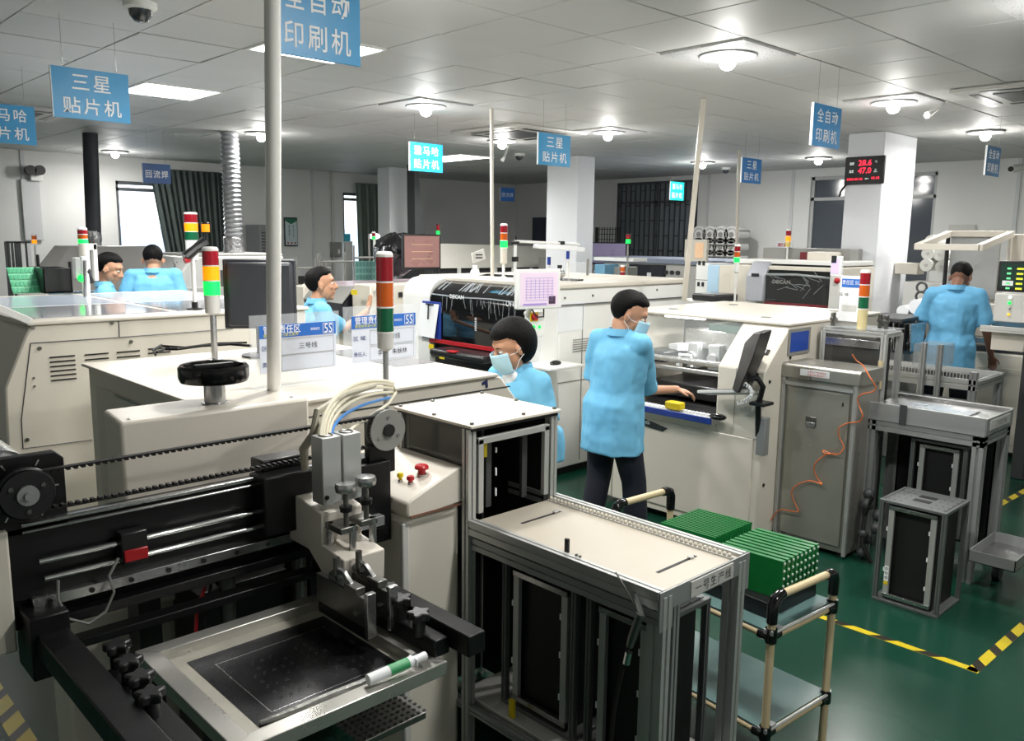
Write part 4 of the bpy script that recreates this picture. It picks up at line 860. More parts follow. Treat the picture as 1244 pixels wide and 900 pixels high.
wrapm = mat('plastic_wrap', (200, 206, 210), .12, var=0, alpha=.5, bump=.0)
for k in range(46):
    y = random.uniform(4.85, 5.96); z = random.uniform(1.33, 1.46); L_ = random.uniform(.05, .2)
    if k < 26: build('wrap_crease', MB().tube([(XF-.21, y, 1.42), (XF-.207, y+random.uniform(-.04, .04), 1.42-L_*.8)], .0016, 4), wrapm, hd)
    else: build('wrap_crease', MB().tube([(XF-.16, y, 1.475), (XF-.05, y+random.uniform(-.05, .05), 1.545)], .004, 4), wrapm, hd)
build('wrap_fold', MB().tube([(XF-.205, 4.8, 1.425), (XF-.2, 5.2, 1.435), (XF-.2, 5.6, 1.425), (XF-.205, 6.0, 1.435)], .006, 5), wrapm, hd)
r = RX(XF-.21, 546, 357, 563, 364); text('lettering', 'DECAN', (XF-.205, (r[0]+r[1])/2, (r[2]+r[3])/2), UX, UP, r[1]-r[0], .035, inkw, PP, 1, .03)
r = RX(XF-.21, 619, 366, 645, 375); text('lettering', 'Hanwha', (XF-.205, (r[0]+r[1])/2, (r[2]+r[3])/2), UX, UP, r[1]-r[0], .035, inkw, PP, 1, .01)
y_ = r[1]+.03; build('logo_mark', MB().torus((XF-.203, y_, (r[2]+r[3])/2), .018, .003, 'x', 16, 4), inkw, PP)
for k in range(8): build('indicator_print', mX(XF-.2, (577, 386+k*2.1, 579, 387+k*2.1), .003), inkw, PP, smooth=0)
r = RX(XF-.22, 546, 425, 612, 440); build('feeder_tray', bx(XF-.45, r[0], .93, XF-.15, r[1], .99), blkp, PP, bev=.02); build('red_grip', bx(XF-.46, (r[0]+r[1])/2, .985, XF-.4, (r[0]+r[1])/2+.1, 1.0), redp, PP, bev=.005)
for xx in (.3, .6, .9): build('hood_latch', bx(XF+.05, 4.9+xx, 1.585, XF+.15, 4.95+xx, 1.60), inkw, PP, bev=.002)
build('side_seam', bx(XF+.02, 4.578, 1.41, 6.6, 4.6, 1.416), darkgrey, PP, smooth=0); build('corner_seam', bx(XF+.28, 4.594, .1, XF+.285, 4.6, 1.40), midgrey, PP, smooth=0); build('mid_seam', bx(XF, 4.594, .78, 6.6, 4.6, .786), midgrey, PP, smooth=0)
build('side_notice', mY(4.6, (677, 367, 710, 402), .004), paper, PP, smooth=0); louvers(PP, 4.6, (696, 412, 716, 426), 6, midgrey)
for x, y in ((686, 362), (720, 359), (798, 352), (733, 421), (682, 557)): p = onY(x, y, 4.6); build('panel_screw', cy((p[0], 4.594, p[2]), (p[0], 4.6, p[2]), .01, n=10), steeld, PP)
cb = RX(XF-.2, 513, 366, 537, 411)
t = thing('clipboard', 'blue clipboard with white sheets hanging on the placement machine cheek', 'clipboard', (XF-.21, cb[0], cb[2]))
build('board', bx(XF-.215, cb[0], cb[2], XF-.205, cb[1]-.02, cb[3]), bluep, t, bev=.004); build('sheets', MB().loft([[(XF-.22, cb[0]+.02, cb[3]-.02), (XF-.22, cb[1], cb[3]-.02), (XF-.217, cb[1], cb[3]-.02), (XF-.217, cb[0]+.02, cb[3]-.02)], [(XF-.25, cb[0]+.05, cb[2]+.01), (XF-.25, cb[1]+.03, cb[2]+.02), (XF-.247, cb[1]+.03, cb[2]+.02), (XF-.247, cb[0]+.05, cb[2]+.01)]]), inkw, t)
build('clip', MB().box(XF-.235, (cb[0]+cb[1])/2-.05, cb[3]-.03, XF-.22, (cb[0]+cb[1])/2+.05, cb[3]-.02), blkp, t); build('pen', cy((XF-.24, (cb[0]+cb[1])/2, cb[3]-.02), (XF-.24, (cb[0]+cb[1])/2+.01, cb[3]-.16), .006), blkp, t)
for k, (x, y) in enumerate(((527, 430), (537, 433), (524, 421))): build('warning_decal', mX(XF-.2, (x-3, y-3, x+3, y+3), .003), yelp if k else ink, PP, smooth=0)
# machine monitor
scr_pink = mat('screen_pink', (215, 196, 212), .3, var=0, emit=.35)
t = thing('control_monitor', 'white framed touch screen with pinkish table on the placement machine', 'monitor', (4.6, 4.62, 1.1))
p = Vector(onY(653, 351, 4.45)); Rz = Matrix.Rotation(math.radians(-12), 3, 'Z')
wv = RY(4.45, 633, 327, 676, 375); w_, h_ = wv[1]-wv[0], wv[3]-wv[2]
u_ = Vector((.97, -.22, 0)).normalized(); n_ = Vector((0, 0, 1)).cross(u_)*-1; n_ = u_.cross(Vector((0, 0, 1)))
Mx = Matrix((u_, -n_, Vector((0, 0, 1)))).transposed()
build('case', MB().obox(p, (w_, .05, h_), Mx), cwhite, t, bev=.008); sc = build('screen', MB().obox(p+n_*.026, (w_-.05, .004, h_-.05), Mx), scr_pink, t, smooth=0)
lines = MB()
for i in range(9): lines.obox(p+n_*.029+Vector((0, 0, h_*(.28-.07*i))), (w_*.66, .001, .003), Mx)
for i in range(7): lines.obox(p+n_*.029+u_*(w_*(-.3+.1*i)), (.003, .001, h_*.5), Mx)
build('screen_grid', lines, mat('screen_violet', (150, 130, 190), .4, var=0, emit=.4), sc, smooth=0)
build('screen_window', MB().obox(p+n_*.029+u_*w_*.3+Vector((0, 0, -h_*.28)), (w_*.16, .001, h_*.2), Mx), mat('screen_dark', (70, 50, 70), .4, var=0), sc, smooth=0)
build('task_bar', MB().obox(p+n_*.029+Vector((0, 0, -h_*.38))-u_*w_*.1, (w_*.55, .001, h_*.05), Mx), mat('screen_violet'), sc, smooth=0)
build('arm', MB().tube([p+Vector((0, .04, -.05)), (p[0], 4.55, p[2]-.2), (p[0]+.05, 4.62, p[2]-.2)], .02), offgrey, t); build('cable', MB().tube([p+Vector((-.06, 0, -h_/2)), p+Vector((-.03, -.03, -h_/2-.06)), p+Vector((.04, -.03, -h_/2-.06)), p+Vector((.07, 0, -h_/2))], .006), rubber, t)
q = onY(655, 393, 4.5); bxp = build('button_box', bx(q[0]-.06, 4.5, q[2]-.1, q[0]+.06, 4.6, q[2]+.09), cwhite, t, bev=.006)
e = onY(648, 385, 4.5); build('red_button', MB().cyl((e[0], 4.47, e[2]), (e[0], 4.5, e[2]), .026, 16), redp, bxp); build('yellow_plate', bx(e[0]-.035, 4.497, e[2]-.035, e[0]+.05, 4.501, e[2]+.035), yelp, bxp)
for x in (648, 655): e = onY(x, 397, 4.5); build('green_button', MB().sph((e[0], 4.497, e[2]), .013), LIT['g'], bxp)
r = RY(4.45, 650, 428, 692, 450); build('mouse_shelf', bx(r[0], 4.3, r[2]+.03, r[1], 4.6, r[2]+.05), cwhite, t, bev=.004)
g = ((r[0]+r[1])/2, 4.42, r[2]+.05); t2 = tag(build('mouse', MB().sph((0, 0, .012), (.055, .035, .022)), blkg, loc=g), 'black mouse on the small white shelf under the touch screen', 'mouse')
# stuff standing on the placement machine
tower_px(612, 337, 301, 274, 5.6, 'Gor', 9, 'lit signal tower on a white pole standing on the placement machine', base=.15, zb=1.586, basem=ivory, cap=inkw, pr=.014)
def lampstand(x, Y, yb, yt, x2, y2, label, bar=True):
    b = onY(x, yb, Y); tp_ = onY(x, yt, Y); e = onY(x2, y2, Y); t = thing('work_lamp', label, 'lamp', (b[0], Y, 1.586))
    build('post', cy((tp_[0], Y, 1.586), tp_, .013), cwhite, t); build('clamp', MB().box(tp_[0]-.025, Y-.025, tp_[2]-.025, tp_[0]+.025, Y+.025, tp_[2]+.0).box(tp_[0]-.02, Y-.02, (tp_[2]+1.586)/2, tp_[0]+.02, Y+.02, (tp_[2]+1.586)/2+.04), blkp, t, bev=.003)
    build('arm', cy(tp_, e, .012), cwhite, t)
    return t, tp_, e
t, a_, e = lampstand(626, 5.0, 352, 293, 703, 297, 'white work lamp with long light bar over the placement machine')
r = (onY(646, 298, 5.0), onY(712, 304, 4.9)); build('light_bar', MB().obox((Vector(r[0])+Vector(r[1]))*.5, ((Vector(r[1])-Vector(r[0])).length, .07, .035), Matrix.Rotation(.05, 3, 'Y')), inkw, t, bev=.006)
build('bar_clamp', MB().obox(onY(682, 295, 5.0), (.05, .04, .03)), blkp, t, bev=.003); build('rod_tip', cy(onY(627, 293, 5), onY(627, 286, 5), .008), blkp, t)
t = thing('camera_arm', 'small camera and blue tagged rods on the placement machine by the column', 'device', (6.0, 5.0, 1.586))
for x, yt, col in ((667, 312, bluep), (690, 305, bluep)):
    b = onY(x, 345, 5.2); tp_ = onY(x, yt, 5.2); build('rod', cy((b[0], 5.2, 1.586), tp_, .01), cwhite, t); build('blue_tag', cy((tp_[0], 5.2, tp_[2]-.07), tp_, .016), col, t)
p = onY(681, 335, 5.2); build('small_camera', MB().sph((p[0], 5.2, p[2]+.02), (.05, .04, .04)).cyl((p[0], 5.2, 1.586), (p[0], 5.2, p[2]), .02), steel, t); build('clip', MB().obox(onY(680, 324, 5.2), (.03, .03, .03)), blkp, t)
r = RY(5.5, 684, 318, 713, 344); build('clear_screen', bx(r[0], 5.5, 1.586, r[1], 5.506, r[3]), acry, t, smooth=0); build('screen_edge', bx(r[1], 5.49, 1.586, r[1]+.02, 5.51, r[3]+.03), midgrey, t, smooth=0)
t = thing('tablet_sign', 'small grey tablet on a white stand behind the thin white pole', 'sign', (5.2, 6.2, 1.586))
p = onY(577, 322, 6.2); build('stand', MB().cyl((p[0], 6.2, 1.586), p, .022).sph((p[0], 6.2, 1.60), .045), inkw, t)
p = onY(581, 311, 6.2); build('tablet', MB().obox(p, (.16, .02, .10), Matrix.Rotation(-.25, 3, 'Y')), offgrey, t, bev=.003); build('tablet_text', MB().obox((p[0], 6.188, p[2]+.012), (.09, .002, .012)).obox((p[0], 6.188, p[2]-.016), (.09, .002, .012)), ink, t)
for k in range(5):
    pass
p0 = G(609, 338, 1.6)
pole('thin_pole', (onY(598, 342, 5.75)[0], 5.75, 1.586), (onY(597, 142, 5.75)[0], 5.75, CEIL), .017, ivory, 'thin white pole standing on the placement machine in the middle')
g1 = onY(831, 366, 4.35); g2 = onY(855, 118, 4.05)
po = pole('leaning_pole', (g1[0], 4.35, 1.41), (g2[0], 4.05, CEIL), .028, ivory, 'thick white leaning pole behind the standing worker', sq=True)
pole('far_thin_pole', (onY(893, 365, 6.0)[0], 6.0, 1.2), (onY(897, 200, 6.0)[0], 6.0, CEIL), .02, ivory, 'thin white pole with green beacon in front of it, right of the leaning pole')

# ---- line-2 glue / screen printer with open glass front ----
GP = thing('screen_printer', 'cream screen printer with open window where the standing man works', 'machine', (5.3, 3.3, 0))
YR, YLf = 2.65, 3.98
prof_ = [(4.70, .05), (4.70, 1.14), (4.98, 1.405), (6.3, 1.41), (6.3, .05)]
build('right_cheek', MB().prism(prof_, 'y', YR, YR+.34), cream, GP, bev=.012)
build('left_cheek', MB().prism(prof_, 'y', YLf-.14, YLf), cream, GP, bev=.012)
build('lower_cabinet', bx(4.70, YR+.34, .05, 6.3, YLf-.14, .78), cream, GP, bev=.008)
build('rear_body', bx(5.55, YR+.34, .78, 6.3, YLf-.14, 1.40), cream, GP, smooth=0)
build('top_plate', MB().box(4.96, YR-.01, 1.405, 6.32, YLf+.01, 1.425), ivory, GP, bev=.006)
for x, y in ((5.2, 2.95), (5.25, 3.75), (6.0, 3.7), (6.1, 2.9)): build('lifting_cap', cy((x, y, 1.425), (x, y, 1.43), .035, n=20), midgrey, GP)
build('inner_floor', bx(4.72, YR+.34, .78, 5.55, YLf-.14, .80), blk, GP, smooth=0); build('inner_back', bx(5.53, YR+.34, .80, 5.55, YLf-.14, 1.40), steeld, GP, smooth=0)
build('cabinet_door', bx(4.688, YR+.05, .10, 4.70, YLf-.35, .70), ivory, GP, bev=.004)
build('sill', bx(4.60, YR+.30, .76, 4.74, YLf-.1, .80), alu, GP, bev=.004); build('blue_strip', bx(4.585, YR+.30, .768, 4.60, YLf-.1, .808), bluep, GP, bev=.003)
tm_ = MB(); y = YR+.36
while y < YLf-.15: tm_.box(4.66, y, .80, 4.70, y+.014, .812); y += .028
build('white_teeth', tm_, inkw, GP, smooth=0)['kind'] = 'stuff'
build('cross_rail', bx(4.80, YR+.34, 1.10, 4.86, YLf-.14, 1.135), steel, GP, bev=.006); build('cross_rail', bx(4.93, YR+.34, 1.02, 4.97, YLf-.14, 1.045), alu, GP, bev=.004)
build('gantry', MB().box(5.2, YR+.36, 1.16, 5.45, YR+.95, 1.30), steel, GP, bev=.008); 
for y in (YR+.45, YR+.62, YR+.8): build('drive_unit', MB().box(5.15, y, 1.02, 5.3, y+.09, 1.2).cyl((5.12, y+.045, 1.1), (5.2, y+.045, 1.1), .04), alud, GP, bev=.004)
for k in range(5): build('flat_cable', MB().tube([(5.15, YR+1.05, 1.12+k*.012), (5.12, YR+.95, 1.14+k*.012), (5.2, YR+.8, 1.15+k*.012)], .006), inkw, GP)
build('black_carriage', MB().box(4.95, YR+.95, 1.06, 5.2, YR+1.15, 1.14).box(5.0, YR+.5, .82, 5.4, YR+1.1, .92), blkp, GP, bev=.01)
build('white_handle', MB().tube([(4.95, YR+.83, 1.06), (4.93, YR+.8, 1.14), (4.95, YR+.72, 1.14), (4.95, YR+.71, 1.06)], .012), inkw, GP)
build('green_module', bx(5.0, YR+.36, 1.32, 5.3, YR+.62, 1.37), mat('module_green', (120, 150, 140), .4, .3), GP, bev=.004)
gl = build('glass_cover', MB().prism([(4.70, 1.14), (4.985, 1.41), (4.99, 1.405), (4.705, 1.135)], 'y', YR+.34, YLf-.14), glass, GP, smooth=0)
build('cover_rail', MB().tube([(4.70, YLf-.17, 1.16), (4.95, YLf-.17, 1.40)], .012), darkgrey, GP)
light(GP, 'inner_lamp', (-.0, .1, 1.36), 14, .5, 'RECTANGLE', .05, 160); build('inner_tube', bx(5.05, YR+.7, 1.385, 5.08, YLf-.3, 1.395), emis('inner_tube_glow', (255, 255, 250), 14), GP, smooth=0)
for z in (.40, .70, 1.07, 1.2): build('panel_screw', cy((4.76 if z < 1.2 else 5.0, YR-.006, z), (4.76 if z < 1.2 else 5.0, YR, z), .011, n=10), blkp, GP)
build('cheek_seam', bx(4.698, YR+.20, .76, 4.70, YR+.203, 1.14), midgrey, GP, smooth=0); build('cheek_seam', bx(4.695, YR, .70, 4.70, YR+.34, .704), midgrey, GP, smooth=0)
r = RX(4.70, 908, 452, 922, 462); build('logo_badge', bx(4.694, r[0], r[2], 4.70, r[1], r[3]), ink, GP, bev=.004); text('lettering', 'G', (4.693, (r[0]+r[1])/2, (r[2]+r[3])/2), UX, UP, .035, .028, inkw, GP, 1, .05)
r = RX(4.69, 775, 508, 809, 518); build('logo_plate', MB().prism([(r[0]-.02, r[2]+.01), (r[0]+.02, r[2]-.02), (r[1], r[2]-.0), (r[1], r[3])], 'x', 4.683, 4.688), mat('plate_dark', (52, 58, 64), .3), GP, smooth=0); text('lettering', 'G', (4.6825, (r[0]+r[1])/2+.03, (r[2]+r[3])/2-.005), UX, UP, .04, .025, inkw, GP, 1, .05)
sl_u = Vector((.28, 0, .265)).normalized()
c_ = Vector((4.81, YR+.1, 1.245)); Ms = Matrix((Vector((0, -1, 0)), sl_u, Vector((0, -1, 0)).cross(sl_u))).transposed()
bp_ = build('switch_panel', MB().obox(c_+Vector((-.003, 0, .003)), (.12, .04, .004), Ms), blkp, GP); build('blue_switch', MB().obox(c_+Vector((-.006, .025, .006)), (.03, .028, .004), Ms), emis('blue_switch_on', (60, 140, 255), 1.5), bp_); build('white_switch', MB().obox(c_+Vector((-.006, -.025, .006)), (.03, .025, .004), Ms), inkw, bp_)
r = RY(YR, 957, 401, 980, 426); build('side_display_frame', bx(r[0], YR-.01, r[2]-.02, r[1]+.03, YR, r[3]+.01), midgrey, GP); build('side_display', bx(r[0]+.02, YR-.013, r[2], r[1], YR-.01, r[3]-.01), mat('display_blue', (40, 70, 150), .2, var=.2, emit=.3), GP, smooth=0)
t = thing('keyboard_arm', 'grey keyboard, curled white cable and bracket holding the black monitor', 'keyboard', (4.5, 2.8, .9))
pb = Vector(onX(925, 475, 4.62)); build('bracket', MB().tube([onX(921, 530, 4.66), onX(921, 492, 4.62), onX(927, 470, 4.6), onX(920, 458, 4.58), onX(908, 462, 4.55)], .018), blkp, t); build('post', bx(4.64, pb[1]-.03, .62, 4.695, pb[1]+.03, .86), alud, t, bev=.004)
build('bracket_plate', MB().obox(onX(925, 490, 4.6), (.12, .1, .02)), blkp, t, bev=.003)
K = [onX(868, 487, 4.52), onX(900, 470, 4.60)]; kb = (Vector(K[0])+Vector(K[1]))/2
build('keyboard', MB().obox(kb+Vector((0, 0, .01)), (.14, .36, .02), Matrix.Rotation(-.15, 3, 'X') @ Matrix.Rotation(.2, 3, 'Y')), offgrey, t, bev=.004); build('key_rows', MB().obox(kb+Vector((-.01, 0, .024)), (.11, .32, .008), Matrix.Rotation(-.15, 3, 'X') @ Matrix.Rotation(.2, 3, 'Y')), mat('key_grey', (140, 140, 138), .6, var=.4, scale=80), t)
co = []
for i in range(60): a = i/59; b_ = onX(895+18*math.sin(a*3), 482+8*math.cos(a*3)-10*a, 4.5); co.append((b_[0]+.012*math.cos(i*1.3), b_[1]+.0, b_[2]+.012*math.sin(i*1.3)))
build('curled_cable', MB().tube(co, .005, 6), inkw, t)
t = thing('side_monitor', 'black monitor seen edge-on beside the screen printer window', 'monitor', onX(905, 478, 4.52))
ma = [onX(889, 475, 4.50), onX(897, 478, 4.46), onX(914, 445, 4.40), onX(924, 404, 4.40), onX(916, 404, 4.5), onX(905, 415, 4.55)]
P_ = [Vector(q) for q in ma]; th = Vector((.0, .05, 0)); 
build('case', MB().loft([[P_[0], P_[1], P_[1]+th+Vector((.22, 0, 0)), P_[0]+th+Vector((.22, 0, 0))], [P_[5], P_[2]+Vector((0, 0, .05)), P_[2]+th+Vector((.22, 0, .05)), P_[5]+th+Vector((.22, 0, 0))], [P_[4], P_[3], P_[3]+th+Vector((.22, 0, 0)), P_[4]+th+Vector((.22, 0, 0))]]), blkp, t, bev=.01, smooth=30)
yb_ = onX(820, 490, 4.66); t = tag(build('yellow_box', bx(-.035, -.06, 0, .035, .06, .05), yelp, loc=(4.66, yb_[1], .81), bev=.008), 'small yellow box on the sill under the man\'s hand', 'box')
mo_ = onX(873, 488, 4.6); tag(build('mouse', MB().sph((0, 0, .015), (.04, .06, .022)), blkg, loc=(4.6, mo_[1], .81)), 'black mouse at the right end of the printer sill', 'mouse')

# ---- steel cabinet with the orange cord ----
SC = thing('steel_cabinet', 'stainless cabinet with square handle and coiled orange cord on its face', 'cabinet', (5.06, 2.42, 0))
build('body', bx(4.925, 2.155, .03, 5.22, 2.645, 1.09), stainless, SC, bev=.004)
build('top_box', MB().prism([(4.90, 1.09), (4.90, 1.165), (4.915, 1.18), (5.23, 1.18), (5.23, 1.09)], 'y', 2.14, 2.66), stainless, SC, bev=.005)
build('door', bx(4.913, 2.20, .07, 4.925, 2.60, 1.03), mat('stainless_door', (158, 157, 148), .3, .4, var=.08, scale=2), SC, bev=.003)
for y in (2.155, 2.62): build('frame_profile', MB().prof((4.915, y+.012, .02), (4.915, y+.012, 1.09), .02), alu, SC, smooth=0)
build('frame_profile', MB().prof((4.915, 2.17, 1.055), (4.915, 2.64, 1.055), .02), alu, SC, smooth=0)
hd_ = build('door_handle', bx(4.907, 2.40, .80, 4.913, 2.47, .86), steeld, SC, bev=.002); build('handle_pull', bx(4.902, 2.405, .795, 4.908, 2.465, .825), steel, hd_, bev=.002)
build('keyhole', bx(4.910, 2.235, .955, 4.913, 2.243, .98), blkp, SC)
nt2 = build('notice_plate', bx(4.896, 2.33, 1.115, 4.90, 2.52, 1.155), paper, SC, smooth=0)
text('lettering', '注意生产安全防护', (4.8955, 2.41, 1.143), UX, UP, .125, .015, redp, nt2, 1, .0); text('lettering', '设备运转请勿开门', (4.8955, 2.41, 1.124), UX, UP, .125, .015, redp, nt2, 1, .0)
build('feet', MB().box(4.95, 2.18, 0, 5.0, 2.23, .03).box(4.95, 2.57, 0, 5.0, 2.62, .03), blkp, SC)
oc = [(1036, 436), (1040, 444), (1048, 450), (1058, 458), (1064, 470), (1060, 476), (1050, 478), (1042, 484), (1044, 494), (1049, 504), (1044, 512), (1030, 514), (1020, 520), (1020, 532), (1025, 542), (1022, 550), (1012, 552), (1000, 547), (1004, 551), (1014, 551), (1002, 553), (992, 562), (989, 572), (995, 584), (1000, 588), (985, 584), (970, 588), (963, 596), (964, 608), (970, 621), (960, 620), (948, 619), (940, 626), (937, 634)]
cp = [onX(x, y, 4.885 if y > 452 else 4.95) for x, y in oc]; cp = [(p[0]-(.012 if i % 3 == 0 else 0), p[1], p[2]+(.03 if i < 3 else 0)) for i, p in enumerate(cp)]
sp_ = []
for i in range(len(cp)-1):
    for k in range(3):
        f = k/3; p0_, p1_, p2_, p3_ = [Vector(cp[max(0, min(len(cp)-1, i+j))]) for j in (-1, 0, 1, 2)]
        sp_.append(.5*((2*p1_)+(p2_-p0_)*f+(2*p0_-5*p1_+4*p2_-p3_)*f*f+(-p0_+3*p1_-3*p2_+p3_)*f**3))
o = build('orange_cord', MB().tube(sp_, .0042, 6), mat('orange_hose', (205, 110, 60), .35, var=.1), at=tuple(cp[10])); 
for v in o.data.vertices: v.co -= Vector((0, 0, 0))
tag(o, 'orange coiled air hose hanging down the steel cabinet', 'hose')
# ---- loader 2: glass column behind the cabinet ----
L2 = thing('glass_column', 'aluminium column with glass panels and clamps above the steel cabinet', 'machine', (5.6, 2.4, 0))
for x, y in ((5.35, 2.2), (5.35, 2.6), (5.58, 2.2), (5.58, 2.6)): build('post', MB().prof((x, y, 0), (x, y, 1.36), .035), alu, L2, smooth=0)
for y in (2.2, 2.6): build('rail', MB().prof((5.35, y, 1.36), (5.58, y, 1.36), .03), alu, L2, smooth=0)
for x in (5.35, 5.58): build('rail', MB().prof((x, 2.2, 1.36), (x, 2.6, 1.36), .03), alu, L2, smooth=0)
build('clear_lid', bx(5.33, 2.18, 1.385, 5.60, 2.62, 1.392), acry, L2, smooth=0); build('front_glass', bx(5.33, 2.22, .98, 5.335, 2.58, 1.34), tint, L2, smooth=0); build('front_plate', bx(5.325, 2.22, 1.27, 5.33, 2.58, 1.32), steel, L2, bev=.002)
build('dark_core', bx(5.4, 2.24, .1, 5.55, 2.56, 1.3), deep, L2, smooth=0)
build('beige_label', bx(5.326, 2.19, 1.02, 5.33, 2.22, 1.2), mat('beige_label', (196, 180, 140), .6, var=.2, scale=40), L2, smooth=0)
for x, y in ((5.38, 2.56), (5.5, 2.3), (5.45, 2.24)): build('air_clamp', MB().cyl((x, y, 1.39), (x, y, 1.47), .014).cyl((x-.03, y, 1.44), (x+.03, y, 1.44), .012).box(x-.02, y-.01, 1.45, x+.02, y+.01, 1.48), steeld, L2, bev=.003)
tw = onX(1048, 386, 5.4); 
b_ = onX(1045, 384, 5.4); t = tower(5.4, onX(1048, 380, 5.4)[1], 1.345, 1.36, .032, (onX(1050, 331, 5.4)[2]-onX(1048, 375, 5.4)[2])/3, 'gor', 'unlit signal tower above the glass column at right', base=onX(1048, 375, 5.4)[2]-1.36, basem=mat('yellowed_base', (214, 200, 150), .4), pr=.012)
sr = RX(5.55, 1020, 335, 1045, 385)
t = thing('acrylic_sign', 'small acrylic area sign behind the unlit right signal tower', 'sign', (5.55, sr[0], sr[2]))
build('card', bx(5.55, sr[0], sr[2]-.03, 5.556, sr[1], sr[3]), paper, t, smooth=0); hh = sr[3]-sr[2]
build('blue_header', bx(5.548, sr[0]+.01, sr[3]-hh*.28, 5.55, sr[1]-.01, sr[3]-.02), mat('header_blue'), t, smooth=0); text('lettering', '责任区 5S', (5.547, (sr[0]+sr[1])/2, sr[3]-hh*.16), UX, UP, (sr[1]-sr[0])*.8, .03, inkw, t, 1, .0)
text('lettering', '区 域', (5.547, (sr[0]+sr[1])/2+.04, sr[3]-hh*.45), UX, UP, .06, .02, ink, t, 1, .0); build('field', bx(5.548, sr[0]+.02, sr[2]+.04, 5.55, sr[1]-.02, sr[2]+.08), offgrey, t, smooth=0)
# ---- right conveyor table ----
R2 = thing('conveyor_table', 'aluminium conveyor table with steel tray top right of the steel cabinet', 'conveyor', (5.3, 1.83, 0))
x0, x1, y0, y1 = 5.1, 5.56, 1.5, 2.17
for x, y in ((x0+.03, y0+.03), (x1-.03, y0+.03), (x0+.03, y1-.03), (x1-.03, y1-.03)): build('leg', MB().prof((x, y, 0), (x, y, .87), .06), alud, R2, smooth=0)
build('rail', MB().prof((x0+.02, y0, .835), (x0+.02, y1, .835), .04, .06), alud, R2, smooth=0); build('rail', MB().prof((x0, y0+.02, .84), (x1, y0+.02, .84), .04, .05), alud, R2, smooth=0); build('rail', MB().prof((x1-.02, y0, .84), (x1-.02, y1, .84), .04, .05), alud, R2, smooth=0)
build('side_plate', bx(x0-.005, y0, .87, x0, y1, .97), mat('brushed_plate', (172, 174, 176), .35, .5, var=.1, scale=3, stretch=(1, .3, 12)), R2, smooth=0)
build('end_plate', bx(x0, y0-.005, .875, x1, y0, .97), alud, R2, smooth=0); lp = build('label_plate', bx(x0+.06, y0-.008, .90, x1-.06, y0-.005, .955), offgrey, R2, smooth=0); text('lettering', '二号生产线', (x0+.23, y0-.009, .928), XN, UP, .2, .03, ink, lp, 1.2, .0)
build('side_plate', bx(x1, y0, .87, x1+.005, y1, .97), steel, R2, smooth=0); build('tray_top', bx(x0, y0, .945, x1, y1, .952), steel, R2, smooth=0); build('side_divider', bx(x0-.012, 1.93, .865, x0-.005, 1.97, .985), darkgrey, R2); 
[build('lip', bx(a-.005, y0, .97, a+.01, y1, .975), alu, R2, smooth=0) for a in (x0, x1-.005)]; build('slot', bx(x0+.1, y0+.12, .9525, x1-.15, y0+.135, .954), deep, R2, smooth=0)
build('inner_panel', bx(x1-.06, y0+.05, .1, x1-.05, y1-.05, .8), deep, R2, smooth=0)
magazine(5.17, 1.60, .22, .30, .32, .56, 'board magazine standing inside the right conveyor table')
t = thing('drain_tray', 'shallow aluminium tray hanging on the side of the right conveyor table', 'tray', (5.1, 1.35, .2))
build('floor', bx(4.92, 1.235, .20, 5.36, 1.47, .205), steel, t, smooth=0); build('wall', MB().box(4.92, 1.235, .2, 4.925, 1.47, .265).box(5.355, 1.235, .2, 5.36, 1.47, .265).box(4.92, 1.235, .2, 5.36, 1.24, .265).box(4.92, 1.465, .2, 5.36, 1.47, .265), alud, t, smooth=0); build('caster', MB().cyl((5.3, 1.40, .04), (5.3, 1.44, .04), .04).box(5.28, 1.41, .04, 5.32, 1.43, .2), darkgrey, t)
t = thing('machine_shadow_parts', 'dark valves and hoses on the floor between cabinet and right table', 'pipes', (5.0, 2.1, 0))
for k in range(7): build('valve', MB().sph((4.98+random.uniform(0, .1), 2.06+random.uniform(-.06, .08), .05+k*.06), .03+.01*random.random()), darkgrey, t)
build('hose', MB().tube([(4.98, 2.02, .0+.01), (4.96, 2.08, .12), (5.02, 2.1, .28), (5.0, 2.05, .42)], .012), rubber, t)
# ---- roller conveyor farther back ----
RC = thing('roller_conveyor', 'long aluminium comb-edged conveyor behind the right table', 'conveyor', (7.3, 2.6, 0))
for x in (6.85, 7.45):
    build('side_rail', MB().prof((x, 2.1, .88), (x, 3.35, .88), .05, .08), alu, RC, smooth=0)
for x in (6.85, 7.45):
    for y in (2.13, 3.3): build('leg', MB().prof((x, y, 0), (x, y, .84 if (x > 7 or y > 3) else .98), .05), alud, RC, smooth=0)
build('cross_rail', MB().prof((6.85, 2.12, .88), (7.45, 2.12, .88), .05, .06), alud, RC, smooth=0)
cm = MB(); y = 2.12
while y < 3.34: cm.box(6.86, y, .92, 6.875, y+.012, .955); y += .024
build('comb_teeth', cm, steeld, RC, smooth=0)['kind'] = 'stuff'; build('inner_bed', bx(6.9, 2.12, .84, 7.4, 3.34, .86), steel, RC, smooth=0); build('lower_rail', MB().prof((6.85, 2.1, .74), (6.85, 3.35, .74), .04), alud, RC, smooth=0)
